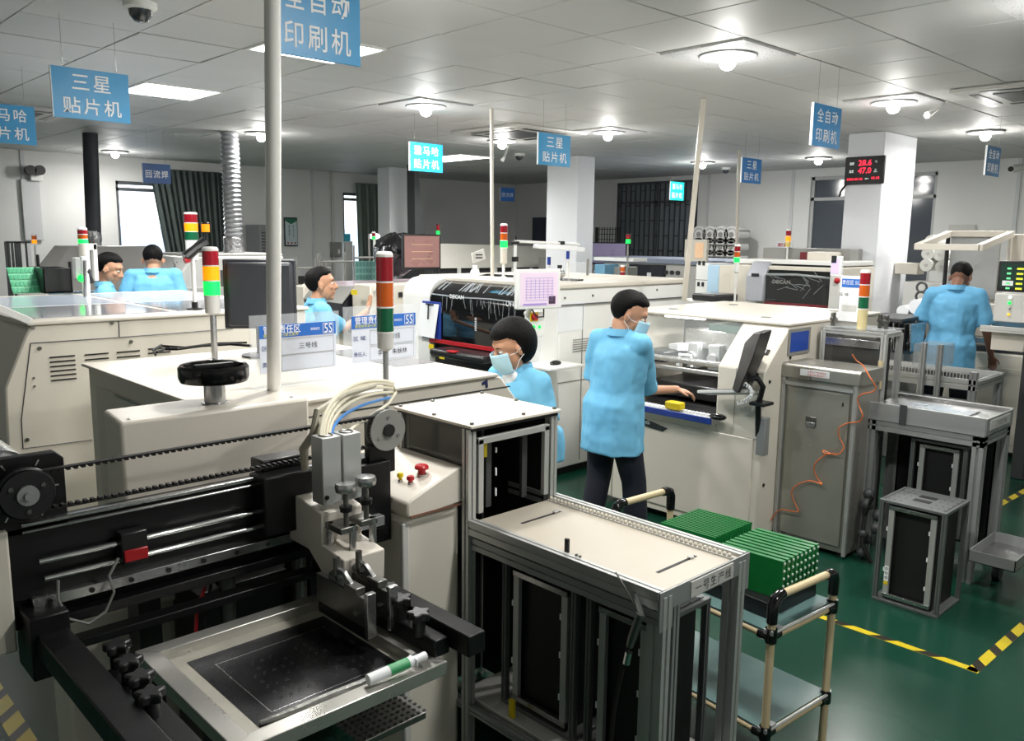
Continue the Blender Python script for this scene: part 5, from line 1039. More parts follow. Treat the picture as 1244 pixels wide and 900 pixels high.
# =============================== BACKGROUND ===============================
# ---- second mounter of line 2 (pink film on top) ----
PM = thing('chip_mounter', 'cream mounter with pinkish film on top, beyond the worker at centre left', 'machine', (5.5, 8.0, 0))
XP = 4.55; ya = onX(450, 350, XP)[1]; yb = onX(372, 345, XP)[1]; zt = 1.45
ya2 = max(ya, 7.02)
build('body', MB().box(XP, ya2, .05, 6.3, yb+.1, zt-.02), cream, PM, bev=.012)
build('film_top', bx(XP+.02, ya2+.02, zt-.02, 6.28, yb+.08, zt), mat('pink_film', (206, 186, 196), .25, var=.1, scale=3), PM, bev=.004)
build('window', MB().prism([(XP-.02, 1.0), (XP-.12, 1.05), (XP-.12, 1.30), (XP, 1.42), (XP+.1, 1.43), (XP+.1, 1.0)], 'y', ya2+.02, yb-.15), mat('navy_window', (20, 22, 34), .1, var=0, coat=.3), PM, bev=.008)
build('grey_visor', MB().prism([(XP-.13, 1.29), (XP-.01, 1.43), (XP, 1.45), (XP+.05, 1.45), (XP-.1, 1.28)], 'y', ya2+.02, yb-.15), midgrey, PM, bev=.004)
build('end_cheek', bx(XP-.12, yb-.15, .3, XP+.02, yb+.08, 1.42), cream, PM, bev=.01)
r = RX(XP-.12, 427, 352, 434, 358); build('yellow_label', bx(XP-.125, r[0], r[2], XP-.12, r[1], r[3]), yelp, PM, smooth=0)
# side console with instructions, seen right of that window
a, b, c, d = RY(6.7, 450, 345, 516, 395)
SCN = thing('side_cabinet', 'cream end cabinet with round blue notice between the worker and the clipboard', 'cabinet', (a, 6.7, 0))
build('body', bx(a, 6.7, .05, b+.25, 6.98, d), cream, SCN, bev=.01)
r = RY(6.7, 491, 349, 513, 367); build('instruction_sheet', bx(r[0], 6.69, r[2], r[1], 6.698, r[3]), offgrey, SCN, smooth=0)
cx_, cz_ = onY(497, 360, 6.69)[0], onY(497, 360, 6.69)[2]; dk_ = build('blue_disc', cy((cx_, 6.688, cz_), (cx_, 6.684, cz_), .05, 24), mat('header_blue'), SCN); text('lettering', '请勿\n触摸', (cx_, 6.683, cz_), XN, UP, .045, .04, inkw, dk_, 1, .0)
text('lettering', '多功能贴片机安全操作', (cx_+.03, 6.688, onY(500, 350, 6.69)[2]), XN, UP, .19, .02, ink, SCN, 1, .0)
build('barcode', mY(6.695, (484, 355, 489, 361), .003), ink, SCN, smooth=0)
for k, x in enumerate((456, 460, 465)): p = onY(x, 353+7*(k % 2), 6.69); build('switch', cy((p[0], 6.68, p[2]), (p[0], 6.70, p[2]), .014), offgrey, SCN)
# monitor with pink screen on top
p = onY(513, 350, 7.0); hh = onY(513, 292, 7.0)[2]-onY(513, 335, 7.0)[2]; ww = (onY(531, 315, 7)[0]-onY(495, 315, 7)[0])
MM, ms = monitor((p[0], 7.0, 1.452), ww*1.08, hh, .05, math.radians(-108), 'black monitor with brownish screen standing on the pink-topped mounter', scr=mat('screen_rose', (140, 104, 100), .3, var=.1, scale=6, emit=.12), foot=.15)
for k in range(3): o = build('screen_row', bx(.0025, -ww*.3, .15+hh*(.3+.2*k), .0035, ww*.3, .155+hh*(.3+.2*k)), mat('row_tan', (200, 165, 130), .4, var=0, emit=.2), None, smooth=0); o.parent = ms
p = onY(480, 310, 7.6); o = MB()
bag = build('black_bag', MB().sph((0, 0, .0), (.24, .2, .24), 24, 16), mat('black_bag_film', (26, 27, 32), .12, var=.3, scale=12, bump=1., bscale=14, coat=.5), loc=(p[0], 7.6, p[2])); tx = bpy.data.textures.new('crumple', 'CLOUDS'); tx.noise_scale = .09
dm = bag.modifiers.new('d', 'DISPLACE'); dm.texture = tx; dm.strength = .12; tag(bag, 'crumpled glossy black bag on the mounter left of the monitor', 'bag')
a, b, c, d = RY(8.0, 432, 317, 460, 331); t = thing('circuit_board', 'pale green board panel leaning on the pink-topped mounter', 'circuit board', (a, 8.0, 1.45)); build('panel', bx(a, 8.0, 1.45, b, 8.012, d), mat('panel_teal', (120, 170, 160), .4, var=.3, scale=30), t)
for i in range(7): 
    for j in range(3): build('cell', bx(a+(b-a)*(i+.15)/7, 7.997, 1.45+(d-1.45)*(j+.15)/3, a+(b-a)*(i+.85)/7, 8.0, 1.45+(d-1.45)*(j+.85)/3), mat('cell_teal', (80, 130, 120), .4), t, smooth=0)
t = thing('rail_rack', 'thin dark rails and upright rods on the mounter behind the worker at centre left', 'rack', (5.0, 8.8, 1.45)); 
for x, y0_, y1_ in ((361, 312, 345), (384, 313, 325), (387, 308, 325), (390, 307, 325), (396, 316, 326), (430, 298, 322), (419, 306, 331), (449, 284, 330), (456, 300, 332), (478, 297, 330)):
    q0, q1 = onY(x, y1_, 8.6), onY(x, y0_, 8.6); build('rod', cy((q0[0], 8.6, 0), (q0[0], 8.6, q1[2]), .012, n=6), midgrey, t)
for x0_, x1_, y in ((361, 402, 326), (386, 430, 318), (430, 496, 313)): q0, q1 = onY(x0_, y, 8.6), onY(x1_, y-.5, 8.6); build('rail', cy(q0, q1, .014, n=6), midgrey, t)
a, b, c, d = RY(8.7, 358, 345, 371, 371)
t = thing('end_stand', 'black and white printer box left of the pink-topped mounter', 'box', (a, 8.7, 0)); build('body', bx(a-.1, 8.7, .0, b, 8.86, d), cwhite, t, bev=.01); build('lid', bx(a-.12, 8.68, d, b+.02, 8.86, d+.09), blkp, t, bev=.01)
p = onY(455, 325, 9.5); tower_px(454, 312, 291, 283, 9.5, 'Gr', 5, 'small white beacon post by the pale curtain', zb=0)
t = thing('bright_lamp', 'small glowing work lamp in front of the pale curtain', 'lamp', (onY(455, 310, 10)[0], 10, 1.2)); p = onY(455, 287, 10); build('glow', MB().sph(p, (.09, .05, .04)), emis('work_glow', (255, 255, 250), 6), t); build('pole', cy((p[0], 10, 0), p, .014), cwhite, t)
t = thing('tube_lamp', 'short bright tube lamp behind the rose screen monitor', 'lamp', onY(525, 289, 10.0)); a_, b_ = onY(513, 289, 10), onY(532, 289, 10); build('glow_tube', cy(a_, b_, .035), emis('work_glow'), t); build('post', cy((b_[0], 10, 0), b_, .02), darkgrey, t)
tower_px(532, 297, 287, 273, 9.8, 'Gr', 4, 'slim red and green beacon beside the tube lamp', pm=blkp, cap=blkp, zb=0, basem=blkp)
# ---- far oven left of the middle column ----
FO = thing('reflow_oven', 'long beige oven low against the far corner left of the middle column', 'machine', (9, 11.5, 0))
a, b, c, d = RY(10.6, 530, 303, 667, 332); build('sloped_body', MB().loft([[(a, 10.6, c+.1), (b, 10.2, c+.1), (b, 11.2, c+.1), (a, 11.6, c+.1)], [(a+.05, 10.9, d+.1), (b-.1, 10.5, d+.05), (b-.1, 11.2, d+.05), (a+.05, 11.6, d+.1)]]), mat('beige_metal', (176, 174, 166), .45, .1), FO, bev=.01)
build('base', MB().loft([[(a, 10.7, 0), (b, 10.3, 0), (b, 11.1, 0), (a, 11.5, 0)], [(a, 10.7, c+.1), (b, 10.3, c+.1), (b, 11.1, c+.1), (a, 11.5, c+.1)]]), darkgrey, FO, smooth=0)
for k in range(5): q = onY(548+k*22, 325, 10.4); build('leg', MB().box(q[0], 10.2, .0, q[0]+.04, 10.25, q[2]), offgrey, FO)
build('end_box', mY(10.1, (654, 313, 667, 330), .3), midgrey, FO, bev=.01)
# corner door and things on the far walls
r = RY(YL, 648, 264, 667, 312) if False else RX(XR-.01, 648, 264, 667, 312)
t = struct('door_1', bx(XR-.05, r[0]-.2, 0, XR-.01, r[1], r[3]), mat('door_navy', (58, 66, 84), .5, var=.05), bev=.004); build('door_ribs', MB().box(XR-.06, r[0]+.1, .1, XR-.05, r[0]+.13, r[3]-.1).box(XR-.06, r[0]+.4, .1, XR-.05, r[0]+.43, r[3]-.1), darkgrey, t, smooth=0)
r = RX(8.88, 725, 276, 750, 312)
MR = thing('mesh_rack', 'black wire mesh rack between the middle column and the grille window', 'rack', (11.5, 9.7, 0)); r = RX(11.5, 724, 276, 750, 330); g_ = MB()
for k in range(9): y = r[0]+(r[1]-r[0])*k/8; g_.box(11.5, y-.005, .8, 11.51, y+.005, r[3])
z = 1.2
while z < r[3]: g_.box(11.5, r[0], z-.005, 11.51, r[1], z+.005); z += .09
build('wire_mesh', g_, blkp, MR, smooth=0)
for y in (r[0], r[1]): build('post', bx(11.49, y-.02, 0, 11.53, y+.02, r[3]), blkp, MR, smooth=0)
p = onX(738, 310, 10.8); t, s_ = monitor((10.8, p[1], p[2]-.25), .62, .36, .06, math.radians(215), 'dark monitor with violet band beside the mesh rack', scr=mat('screen_violet2', (120, 110, 140), .3, emit=.3), foot=.1)
tag(build('side_desk', MB().box(10.5, p[1]-.5, p[2]-.29, 11.1, p[1]+.5, p[2]-.25).box(10.55, p[1]-.45, 0, 10.6, p[1]-.4, p[2]-.27).box(10.55, p[1]+.4, 0, 10.6, p[1]+.45, p[2]-.27).box(11.0, p[1]-.45, 0, 11.05, p[1]-.4, p[2]-.27).box(11.0, p[1]+.4, 0, 11.05, p[1]+.45, p[2]-.27), midgrey), 'grey desk under the dark monitor beside the mesh rack', 'desk')
# ---- far machine with navy window under the grille ----
FM = thing('far_mounter', 'far machine with navy window panel below the grille window', 'machine', (10.9, 7.6, 0)); XF2 = 9.9
r = RX(XF2, 765, 318, 809, 344); z1 = r[3]
build('body', bx(XF2, r[0]-.9, 0, XF2+1.3, r[1]+.5, z1-.02), offgrey, FM, bev=.01); build('top_plate', bx(XF2-.05, r[0]-1.0, z1-.02, XF2+1.3, r[1]+.9, z1+.05), mat('pale_blue_top', (150, 158, 176), .3), FM, bev=.01)
build('navy_panel', bx(XF2-.02, r[0], r[2], XF2, r[1], z1-.04), mat('navy_window'), FM, bev=.004); build('logo', mX(XF2-.02, (786, 331, 791, 337), .004), inkw, FM, smooth=0); build('silver_lip', bx(XF2-.04, r[0], r[2]-.02, XF2, r[1], r[2]+.015), steel, FM)
q = onX(817, 331, XF2); 
for k in range(3): build('knob', cy((XF2-.03, q[1]-.1+.1*k, q[2]), (XF2, q[1]-.1+.1*k, q[2]), .03), darkgrey, FM)
t = thing('box_stack', 'grey and light blue boxes between the column and the navy windowed machine', 'box', onX(725, 340, 8.8))
r = RX(8.9, 735, 324, 752, 345); build('grey_box', bx(8.9, r[0], .0, 9.3, r[1], r[3]), midgrey, t, bev=.01); r = RX(8.7, 722, 321, 734, 345); build('blue_box', bx(8.7, r[0], 0, 9.0, r[1], r[3]), mat('ltblue_box', (110, 160, 190), .4), t, bev=.01)
r = RX(9.0, 727, 313, 775, 317); build('white_tray', bx(8.9, r[0], r[2], 9.2, r[1], r[3]), cwhite, t, bev=.004)
def tower_pxX(x, ybase, yl, yt, X, seq, wpx, label, **k):
    b = onX(x, ybase, X); return tower_px(x, ybase, yl, yt, b[1], seq, wpx, label, **k)
tower_pxX(763, 345, 296, 285, 8.7, 'Gr', 6, 'small green-lit beacon on a grey post before the grille window', pm=midgrey, zb=0, cap=blkp)
tower_pxX(756, 345, 342, 324, 8.5, 'gro', 6, 'stubby unlit signal tower on the table by the navy windowed machine', pm=midgrey, zb=0)
tower_pxX(895, 365, 319, 299, 7.2, 'Gor', 7, 'green-lit signal tower against the white wall right of the leaning pole', pm=cwhite, zb=0, base=.1, basem=cwhite)
tower_pxX(957, 322, 300, 280, 8.6, 'yOr', 6, 'small yellow-lit beacon above the right black-hooded mounter', pm=cwhite, zb=1.6)
# ---- white and pale blue cabinets, rolls, orange screen ----
r = RX(8.0, 845, 318, 866, 360)
for (nm, px, col, X, lab) in (('cabinet', (845, 320, 861, 360), cwhite, 8.6, 'white cabinet with small switches left of the pale blue cabinet'), ('cabinet', (859, 322, 873, 358), mat('pale_blue_cab', (176, 206, 228), .4, var=.02), 8.4, 'pale blue cabinet between two cream ones behind the printer'), ('cabinet', (873, 322, 889, 365), mat('beige_cab', (216, 210, 196), .5, var=.02), 8.4, 'beige cabinet right of the pale blue one')):
    q = RX(X, *px); t = thing(nm, lab, 'cabinet', (X, q[0], 0)); build('body', bx(X, q[0], 0, X+.5, q[1], q[3]), col, t, bev=.008)
    if col is cwhite:
        build('door_seam', bx(X-.003, q[0], (q[2]+q[3])/2-.004, X, q[1], (q[2]+q[3])/2+.004), midgrey, t, smooth=0)
        for k in range(4): build('switch', bx(X-.01, (q[0]+q[1])/2-.03+.06*(k % 2), q[2]+.12+.25*(k//2), X, (q[0]+q[1])/2+.0+.06*(k % 2), q[2]+.17+.25*(k//2)), ink, t)
q = RX(7.6, 840, 357, 875, 366); t = tag(build('black_case', bx(0, 0, 0, .35, q[1]-q[0], q[3]-q[2]), blkp, loc=(7.6, q[0], q[2]), bev=.02), 'black case under the white cabinets by the leaning pole', 'case')
t['label'] = 'black case under the white cabinets by the leaning pole'
tb = tag(build('low_table', MB().box(7.5, q[0]-.2, q[2]-.04, 7.97, q[1]+.2, q[2]).box(7.55, q[0], 0, 7.6, q[0]+.05, q[2]).box(7.55, q[1], 0, 7.6, q[1]+.05, q[2]).box(7.9, q[0], 0, 7.95, q[0]+.05, q[2]).box(7.9, q[1], 0, 7.95, q[1]+.05, q[2]), offgrey), 'low grey table holding the black case', 'table')
p = onX(850, 307, 9.4); r = RX(9.4, 843, 291, 856, 318)
t = thing('wall_screen', 'beige framed screen glowing orange left of the paper rolls', 'monitor', (9.4, r[0], r[2])); build('case', bx(9.4, r[0]-.03, r[2], 9.45, r[1]+.15, r[3]), cream, t, bev=.006); build('screen', bx(9.395, r[0]+.02, r[2]+.05, 9.4, r[1]-.02, r[3]-.04), mat('screen_orange', (226, 186, 150), .3, var=.15, scale=9, emit=.5), t, smooth=0); build('stand', cy((9.43, (r[0]+r[1])/2, 0), (9.43, (r[0]+r[1])/2, r[2]), .03), offgrey, t)
rollm = mat('roll_white', (206, 206, 204), .7, var=.08, scale=12); first = None
shf = thing('roll_shelf', 'grey shelf holding the rows of white rolls on the right wall', 'shelf', (12.4, 7.0, 0)); rr_ = RX(12.3, 844, 283, 892, 322)
build('side_post', bx(12.3, rr_[0]-.08, 0, 12.62, rr_[0]-.05, rr_[3]+.05), midgrey, shf, smooth=0); build('side_post', bx(12.3, rr_[1]+.05, 0, 12.62, rr_[1]+.08, rr_[3]+.05), midgrey, shf, smooth=0)
build('back_board', bx(12.62, rr_[0]-.05, .9, 12.65, rr_[1]+.05, rr_[3]+.05), midgrey, shf, smooth=0)
rowname = ['bottom', 'middle', 'top']; colname = ['first', 'second', 'third', 'fourth']
for j in range(3):
    zz = onX(868, 322-8-14.5*j, 12.3)[2]; build('shelf_board', bx(12.25, rr_[0]-.05, zz-.17, 12.62, rr_[1]+.05, zz-.155), midgrey, shf, smooth=0)
    for i in range(4):
        q = onX(849+i*13.2, 300, 12.3); t = thing('white_roll', 'white roll, %s from left in the %s row of the wall shelf' % (colname[i], rowname[j]), 'roll', (12.3, q[1], zz), 'white rolls on the wall shelf')
        build('roll_body', MB().cyl((12.28, q[1], zz), (12.6, q[1], zz), .145, 20), rollm, t); build('roll_core', MB().cyl((12.272, q[1], zz), (12.282, q[1], zz), .045, 14).torus((12.279, q[1], zz), .1, .006, 'x', 20, 4), midgrey, t)
# ---- row 3 mounter with black hood ----
XH = 8.0; R3M = thing('pick_and_place_machine', 'placement machine with plastic-wrapped black hood and silver cheek in the right background', 'machine', (8.6, 5.6, 0))
r = RX(XH, 930, 324, 1008, 371); zt = r[3]+.04
build('body', bx(XH+.05, r[0]-.03, .05, XH+1.2, r[1]+.45, zt-.04), cream, R3M, bev=.012)
build('black_hood', MB().prism([(XH+.1, r[2]), (XH, r[2]), (XH, zt-.14), (XH+.1, zt-.02), (XH+.2, zt)], 'y', r[0], r[1]), smoke, R3M, bev=.01); build('red_strip', bx(XH-.01, r[0], r[2]-.02, XH, r[1], r[2]+.02), mat('dark_red', (110, 30, 40), .4), R3M)
c_ = RX(XH, 908, 324, 930, 366); build('silver_cheek', MB().prism([(XH+.1, c_[2]), (XH-.04, c_[2]), (XH-.04, zt-.15), (XH+.08, zt), (XH+.2, zt)], 'y', c_[0], c_[1]), mat('silver_paint', (178, 180, 188), .35, .2), R3M, bev=.015); build('cheek_logo', mX(XH-.04, (913, 332, 922, 336), .004), ink, R3M, smooth=0)
build('white_top', bx(XH+.1, r[0]-.02, zt-.03, XH+1.2, r[1]+.45, zt+.02), cwhite, R3M, bev=.01); text('lettering', 'DECAN', (XH-.004, r[1]-.18, zt-.2), UX, UP, .2, .04, midgrey, R3M, 1, .02)
for k in range(16):
    y = random.uniform(r[0]+.05, r[1]-.05); z = random.uniform(r[2]+.15, zt-.15); a = random.uniform(-1, 1); build('wrap_crease', MB().tube([(XH-.004, y, z), (XH-.004, y+.13*math.cos(a), z+.13*math.sin(a))], .0018, 4), wrapm, R3M)
build('wrap_fold', MB().tube([(XH-.004, r[1], zt-.13), (XH-.01, (r[0]+r[1])/2, zt-.12), (XH-.004, r[0], zt-.14)], .012, 4), wrapm, R3M)
build('grey_cover', bx(XH+.6, r[1]-.6, zt, XH+.9, r[1]+.4, zt+.14), midgrey, R3M, bev=.01); build('dark_red_bar', bx(XH+.5, r[0]+.3, zt, XH+.55, r[1]-.1, zt+.1), mat('dark_red'), R3M)
q = RX(XH+.3, 980, 306, 1006, 322); build('cream_box', bx(XH+.3, q[0], zt, XH+.7, q[1], q[3]), ivory, R3M, bev=.01)
q = RX(7.9, 1009, 311, 1022, 336); t = thing('side_screen', 'slim lilac screen on the edge of the right column', 'monitor', (7.9, q[0], q[2])); build('case', bx(7.9, q[0], q[2], 7.94, q[1], q[3]), inkw, t, bev=.004); build('screen', bx(7.897, q[0]+.02, q[2]+.03, 7.9, q[1]-.01, q[3]-.03), emis('screen_lilac', (200, 180, 225), .8), t, smooth=0); build('screen_icon', bx(7.895, q[0]+.05, q[2]+.13, 7.897, q[0]+.1, q[2]+.2), ink, t, smooth=0); build('panel_box', bx(7.9, q[0], .9, 7.98, q[1], q[2]), offgrey, t, bev=.01); build('post', bx(7.92, q[0]+.03, 0, 7.97, q[1]-.03, .9), offgrey, t)
q = RX(7.88, 1013, 341, 1018, 352); build('red_button', MB().sph((7.9, (q[0]+q[1])/2, q[3]), .03), redp, t)
q = RX(XR-.01, 943, 294, 962, 301); t = thing('wall_notice', 'small red and white notice on the right wall', 'notice', (XR-.02, q[0], q[2])); build('board', bx(XR-.02, q[0], q[2], XR-.01, q[1], q[3]), paper, t, smooth=0); text('lettering', '消防通道', (XR-.021, (q[0]+q[1])/2, (q[2]+q[3])/2), UX, UP, (q[1]-q[0])*.8, (q[3]-q[2])*.7, redp, t, 1, .03)
# ---- digital clock on the column ----
y0c, y1c, z0c, z1c = 3.80, 4.215, 2.535, 2.82
CK = thing('digital_clock', 'black digital thermometer clock with red figures high on the right column', 'clock', (8.9, 4.0, z0c))
build('case', bx(8.875, y0c, z0c, 8.915, y1c, z1c), blkp, CK, bev=.008); led = emis('led_red', (255, 40, 70), 2.2); ledw = emis('led_white', (210, 220, 215), .9)
def ct(s, y, z, w, h, m): text('digits', s, (8.874, y, z), UX, UP, w, h, m, CK, 1, .015)
ct('28.6', 4.0, 2.755, .14, .06, led); ct('47.0', 4.0, 2.675, .14, .06, led); ct('温度', 4.14, 2.75, .05, .03, ledw); ct('湿度', 4.14, 2.67, .05, .03, ledw); ct('℃', 3.885, 2.76, .025, .02, ledw); ct('%\nRH', 3.885, 2.67, .03, .035, ledw); ct('2022-05-20', 4.1, 2.59, .17, .024, led); ct('星期五', 3.97, 2.59, .04, .014, ledw); ct('15:18', 3.88, 2.595, .08, .026, led)
build('cable_stub', MB().tube([(8.9, 4.2, 2.54), (8.89, 4.25, 2.47), (8.91, 4.27, 2.42)], .012), blkp, CK)
# ---- right-hand screen printer with raised hood ----
XQ = 8.45; RP = thing('screen_printer', 'cream screen printer with raised grey hood in front of the man at right', 'machine', (9.2, 2.4, 0))
q = RX(XQ, 1103, 420, 1205, 500); 
z9 = 1.0
build('lower_body', bx(XQ, 1.55, .05, XQ+1.3, 3.25, .95), cream, RP, bev=.012); build('door', bx(XQ-.012, 1.75, .12, XQ, 2.6, .82), cream, RP, bev=.004)
build('inner_deck', bx(XQ+.05, 1.6, .95, XQ+1.2, 3.2, 1.0), darkgrey, RP, smooth=0); build('rear_wall', bx(XQ+.95, 1.6, .95, XQ+1.25, 3.2, 1.40), cream, RP, bev=.01)
build('left_cheek', bx(XQ+.0, 3.03, .95, XQ+1.25, 3.25, 1.40), offgrey, RP, bev=.012); build('right_cheek', bx(XQ, 1.55, .95, XQ+1.25, 1.68, 1.40), cream, RP, bev=.012)
for x, y in ((1120, 349), (1119, 360)): p = onX(x, y, XQ); build('dial', MB().torus((XQ-.004, p[1], p[2]), .045, .012, 'x'), darkgrey, RP)
build('cross_beam', bx(XQ+.2, 1.68, 1.28, XQ+.3, 3.03, 1.38), ivory, RP, bev=.008); build('squeegee_unit', MB().box(XQ+.25, 1.9, 1.1, XQ+.4, 2.6, 1.25).box(XQ+.15, 2.0, 1.02, XQ+.3, 2.15, 1.2), steel, RP, bev=.008); build('steel_bar', bx(XQ+.1, 1.68, 1.02, XQ+.16, 3.03, 1.07), steel, RP, bev=.004); build('window_glow', bx(XQ+.94, 1.8, 1.15, XQ+.95, 2.5, 1.35), emis('inner_white', (235, 240, 245), .6), RP, smooth=0)
# hood: raised frame (quad) + grey back
h1 = [onX(1153, 285, 9.3), onX(1229, 283, 9.3)]; h2 = [onX(1130, 300, 8.55), onX(1213, 301, 8.55)]
zu, zl = (h1[0][2]+h1[1][2])/2, (h2[0][2]+h2[1][2])/2
hy = [h1[0][1], h1[1][1], h2[0][1]+.0, h2[1][1]]
Au, Bu = (9.3, hy[0], zu), (9.3, hy[1], zu); Al, Bl = (8.55, hy[0]+.02, zl), (8.55, hy[1]+.04, zl)
for a, b in ((Au, Bu), (Al, Bl), (Au, Al), (Bu, Bl)): 
    build('hood_frame', MB().loft([[Vector(a)+Vector(v) for v in ((-.0, -.03, -.03), (0, .03, -.03), (0, .03, .03), (0, -.03, .03))], [Vector(b)+Vector(v) for v in ((-.0, -.03, -.03), (0, .03, -.03), (0, .03, .03), (0, -.03, .03))]]) if a[0] != b[0] else MB().box(a[0]-.03, a[1], a[2]-.03, b[0]+.03, b[1], b[2]+.03), ivory, RP, bev=.004)
build('hood_back', bx(9.32, hy[1]+.1, 1.38, 9.36, hy[0]-.02, zu), mat('hood_grey', (170, 172, 172), .4), RP, smooth=0)
for y in (hy[0], hy[1]): build('gas_strut', cy((9.3, y, 1.35), (9.28, y, zu), .02), ivory if y == hy[1] else blkp, RP)
build('hood_post', bx(9.34, hy[1]-.1, .9, 9.46, hy[1]+.02, zu), ivory, RP, bev=.01)
# rolls left of it
t0_ = thing('white_cabinet', 'white box stand carrying the white rolls left of the raised hood', 'cabinet', (9.6, 3.4, 0)); build('body', bx(9.42, 3.3, 0, 9.8, 3.72, 1.52), cwhite, t0_, bev=.01)
for i, (x, y, lab) in enumerate(((1125, 322, 'white roll lowest on the stand left of the raised hood, nearer the column'), (1144, 324, 'white roll lowest on the stand left of the raised hood, nearer the hood'), (1127, 308, 'white roll in the second layer left of the raised hood, nearer the column'), (1141, 309, 'white roll in the second layer left of the raised hood, nearer the hood'), (1131, 293, 'topmost white roll left of the raised hood'))):
    xx = 9.40+.012*i; p = onX(x, y, xx); build_t = thing('white_roll', lab, 'roll', (xx, p[1], p[2])); build('roll_body', MB().cyl((xx, p[1], p[2]), (xx+.34, p[1], p[2]), .066, 20), mat('roll_bright', (226, 226, 220), .7, var=.03), build_t); build('roll_core', cy((xx-.008, p[1], p[2]), (xx-.001, p[1], p[2]), .018, 12), offgrey, build_t)
p = onX(1105, 326, 9.5); tag(build('white_carton', bx(-.1, -.12, -.06, .1, .12, .06), ivory, loc=(9.5, p[1], p[2]), bev=.004), 'small cream carton beside the white rolls', 'box')
p = onX(1118, 372, 8.2); t = thing('roll_stand', 'small white rolls on a post left of the man at right', 'roll stand', (8.2, p[1], 0)); build('post', cy((8.2, p[1], 0), (8.2, p[1], p[2]-.05), .03), offgrey, t); build('roll', MB().cyl((8.1, p[1], p[2]), (8.3, p[1], p[2]), .07, 16), inkw, t); build('roll', MB().cyl((8.1, p[1]+.12, p[2]-.05), (8.3, p[1]+.12, p[2]-.05), .055, 16), inkw, t)
# control console at right edge
p = onX(1225, 335, 7.9); r = RX(7.7, 1212, 317, 1262, 355)
t = thing('control_monitor', 'dark screen with green and yellow figures at the right edge', 'monitor', (7.7, r[0], r[2])); build('case', bx(7.7, r[0], r[2], 7.75, r[1], r[3]), blkp, t, bev=.006); sc = build('screen', bx(7.696, r[0]+.02, r[2]+.03, 7.7, r[1]-.02, r[3]-.02), mat('screen_dkgreen', (14, 46, 36), .3, var=.1, emit=.25), t, smooth=0)
ye = emis('screen_yellow', (214, 214, 60), .9); ge = emis('screen_mint', (110, 220, 150), .8); L_ = r[1]-r[0]
for i in range(5):
    for j, (m_q, w_q) in enumerate(((ge, .10), (ye, .16), (ye, .16), (ge, .10))): build('screen_bar', bx(7.694, r[1]-.05-L_*(.06+.24*j)-L_*w_q, r[3]-.07-i*.04, 7.696, r[1]-.05-L_*(.06+.24*j), r[3]-.055-i*.04), m_q, sc, smooth=0)
build('screen_window', bx(7.694, r[1]-.12, r[2]+.05, 7.696, r[1]-.04, r[2]+.09), inkw, sc, smooth=0)
PD = thing('control_pedestal', 'grey control pedestal with coloured buttons under the right edge screen', 'console', (7.8, r[0]+.2, 0)); r2 = RX(7.7, 1207, 357, 1262, 392)
build('box', bx(7.7, r2[0], r2[2], 7.95, r2[1], r2[3]), offgrey, PD, bev=.01); build('column', bx(7.74, r2[1]-.34, 0, 7.84, r2[1]-.24, r2[2]-.2), darkgrey, PD, bev=.01)
r3 = RX(7.6, 1203, 389, 1262, 405); build('tray_shelf', MB().box(7.35, r3[0], r3[2]+.02, 7.7, r3[1], r3[2]+.035).box(7.35, r3[0], r3[2]+.035, 7.36, r3[1], r3[2]+.07), offgrey, PD, bev=.004); build('under_box', bx(7.45, r3[0]+.05, r3[2]-.13, 7.9, r3[1]-.06, r3[2]+.02), cream, PD, bev=.006)
for x, y, m_q in ((1227, 361, LIT['g'] if False else emis('white_lit', (240, 250, 245), 1.5)), (1226, 368, LIT['g']), (1226, 375, midgrey), (1225, 382, emis('amber_lit', (240, 190, 60), 1.0))): p = onX(x, y, 7.69); build('push_button', MB().sph((7.698, p[1], p[2]), .013 if m_q is not midgrey else .01), m_q, PD)
# feeder cart with reels
FC = thing('feeder_cart', 'dark feeder bank with silver reels behind the glass column', 'feeder', (6.9, 3.1, 0)); X7 = 7.55
r = RX(X7, 1066, 388, 1112, 430)
build('cart_body', bx(X7+.1, r[0]+.12, 0, X7+.42, r[1]+.1, r[2]+.05), alud, FC, bev=.01); build('top_cover', bx(X7-.1, r[0]+.08, r[3]-.02, X7+.42, r[1]+.12, r[3]+.02), darkgrey, FC, bev=.01)
for k in range(7):
    y = r[1]-.03-(r[1]-r[0])*k/7
    build('reel', MB().cyl((X7-.05, y, r[2]+.1), (X7-.05, y-.012, r[2]+.1), .085, 20), steeld if k % 2 else blkg, FC); build('feeder', MB().prism([(X7-.15, r[3]-.02), (X7-.1, r[2]+.05), (X7+.15, r[2]+.02), (X7+.2, r[3]-.02)], 'y', y-.014, y-.026), steel if k % 3 == 0 else blkp, FC, bev=.003)
q = RX(7.1, 1128, 398, 1160, 440); t = thing('clear_box', 'clear acrylic cover on aluminium posts in front of the man at right', 'cover', (6.95, q[0], 0)); 
build('cover', bx(6.8, q[0], .99, 7.1, q[1], 1.16), tint if False else mat('clear_acrylic_grey', (170, 176, 178), .08, var=0, alpha=.35), t, smooth=0)
for y in (q[0], q[0]+.12): build('post', MB().prof((6.8, y, 0), (6.8, y, 1.17), .035), alud, t, smooth=0)
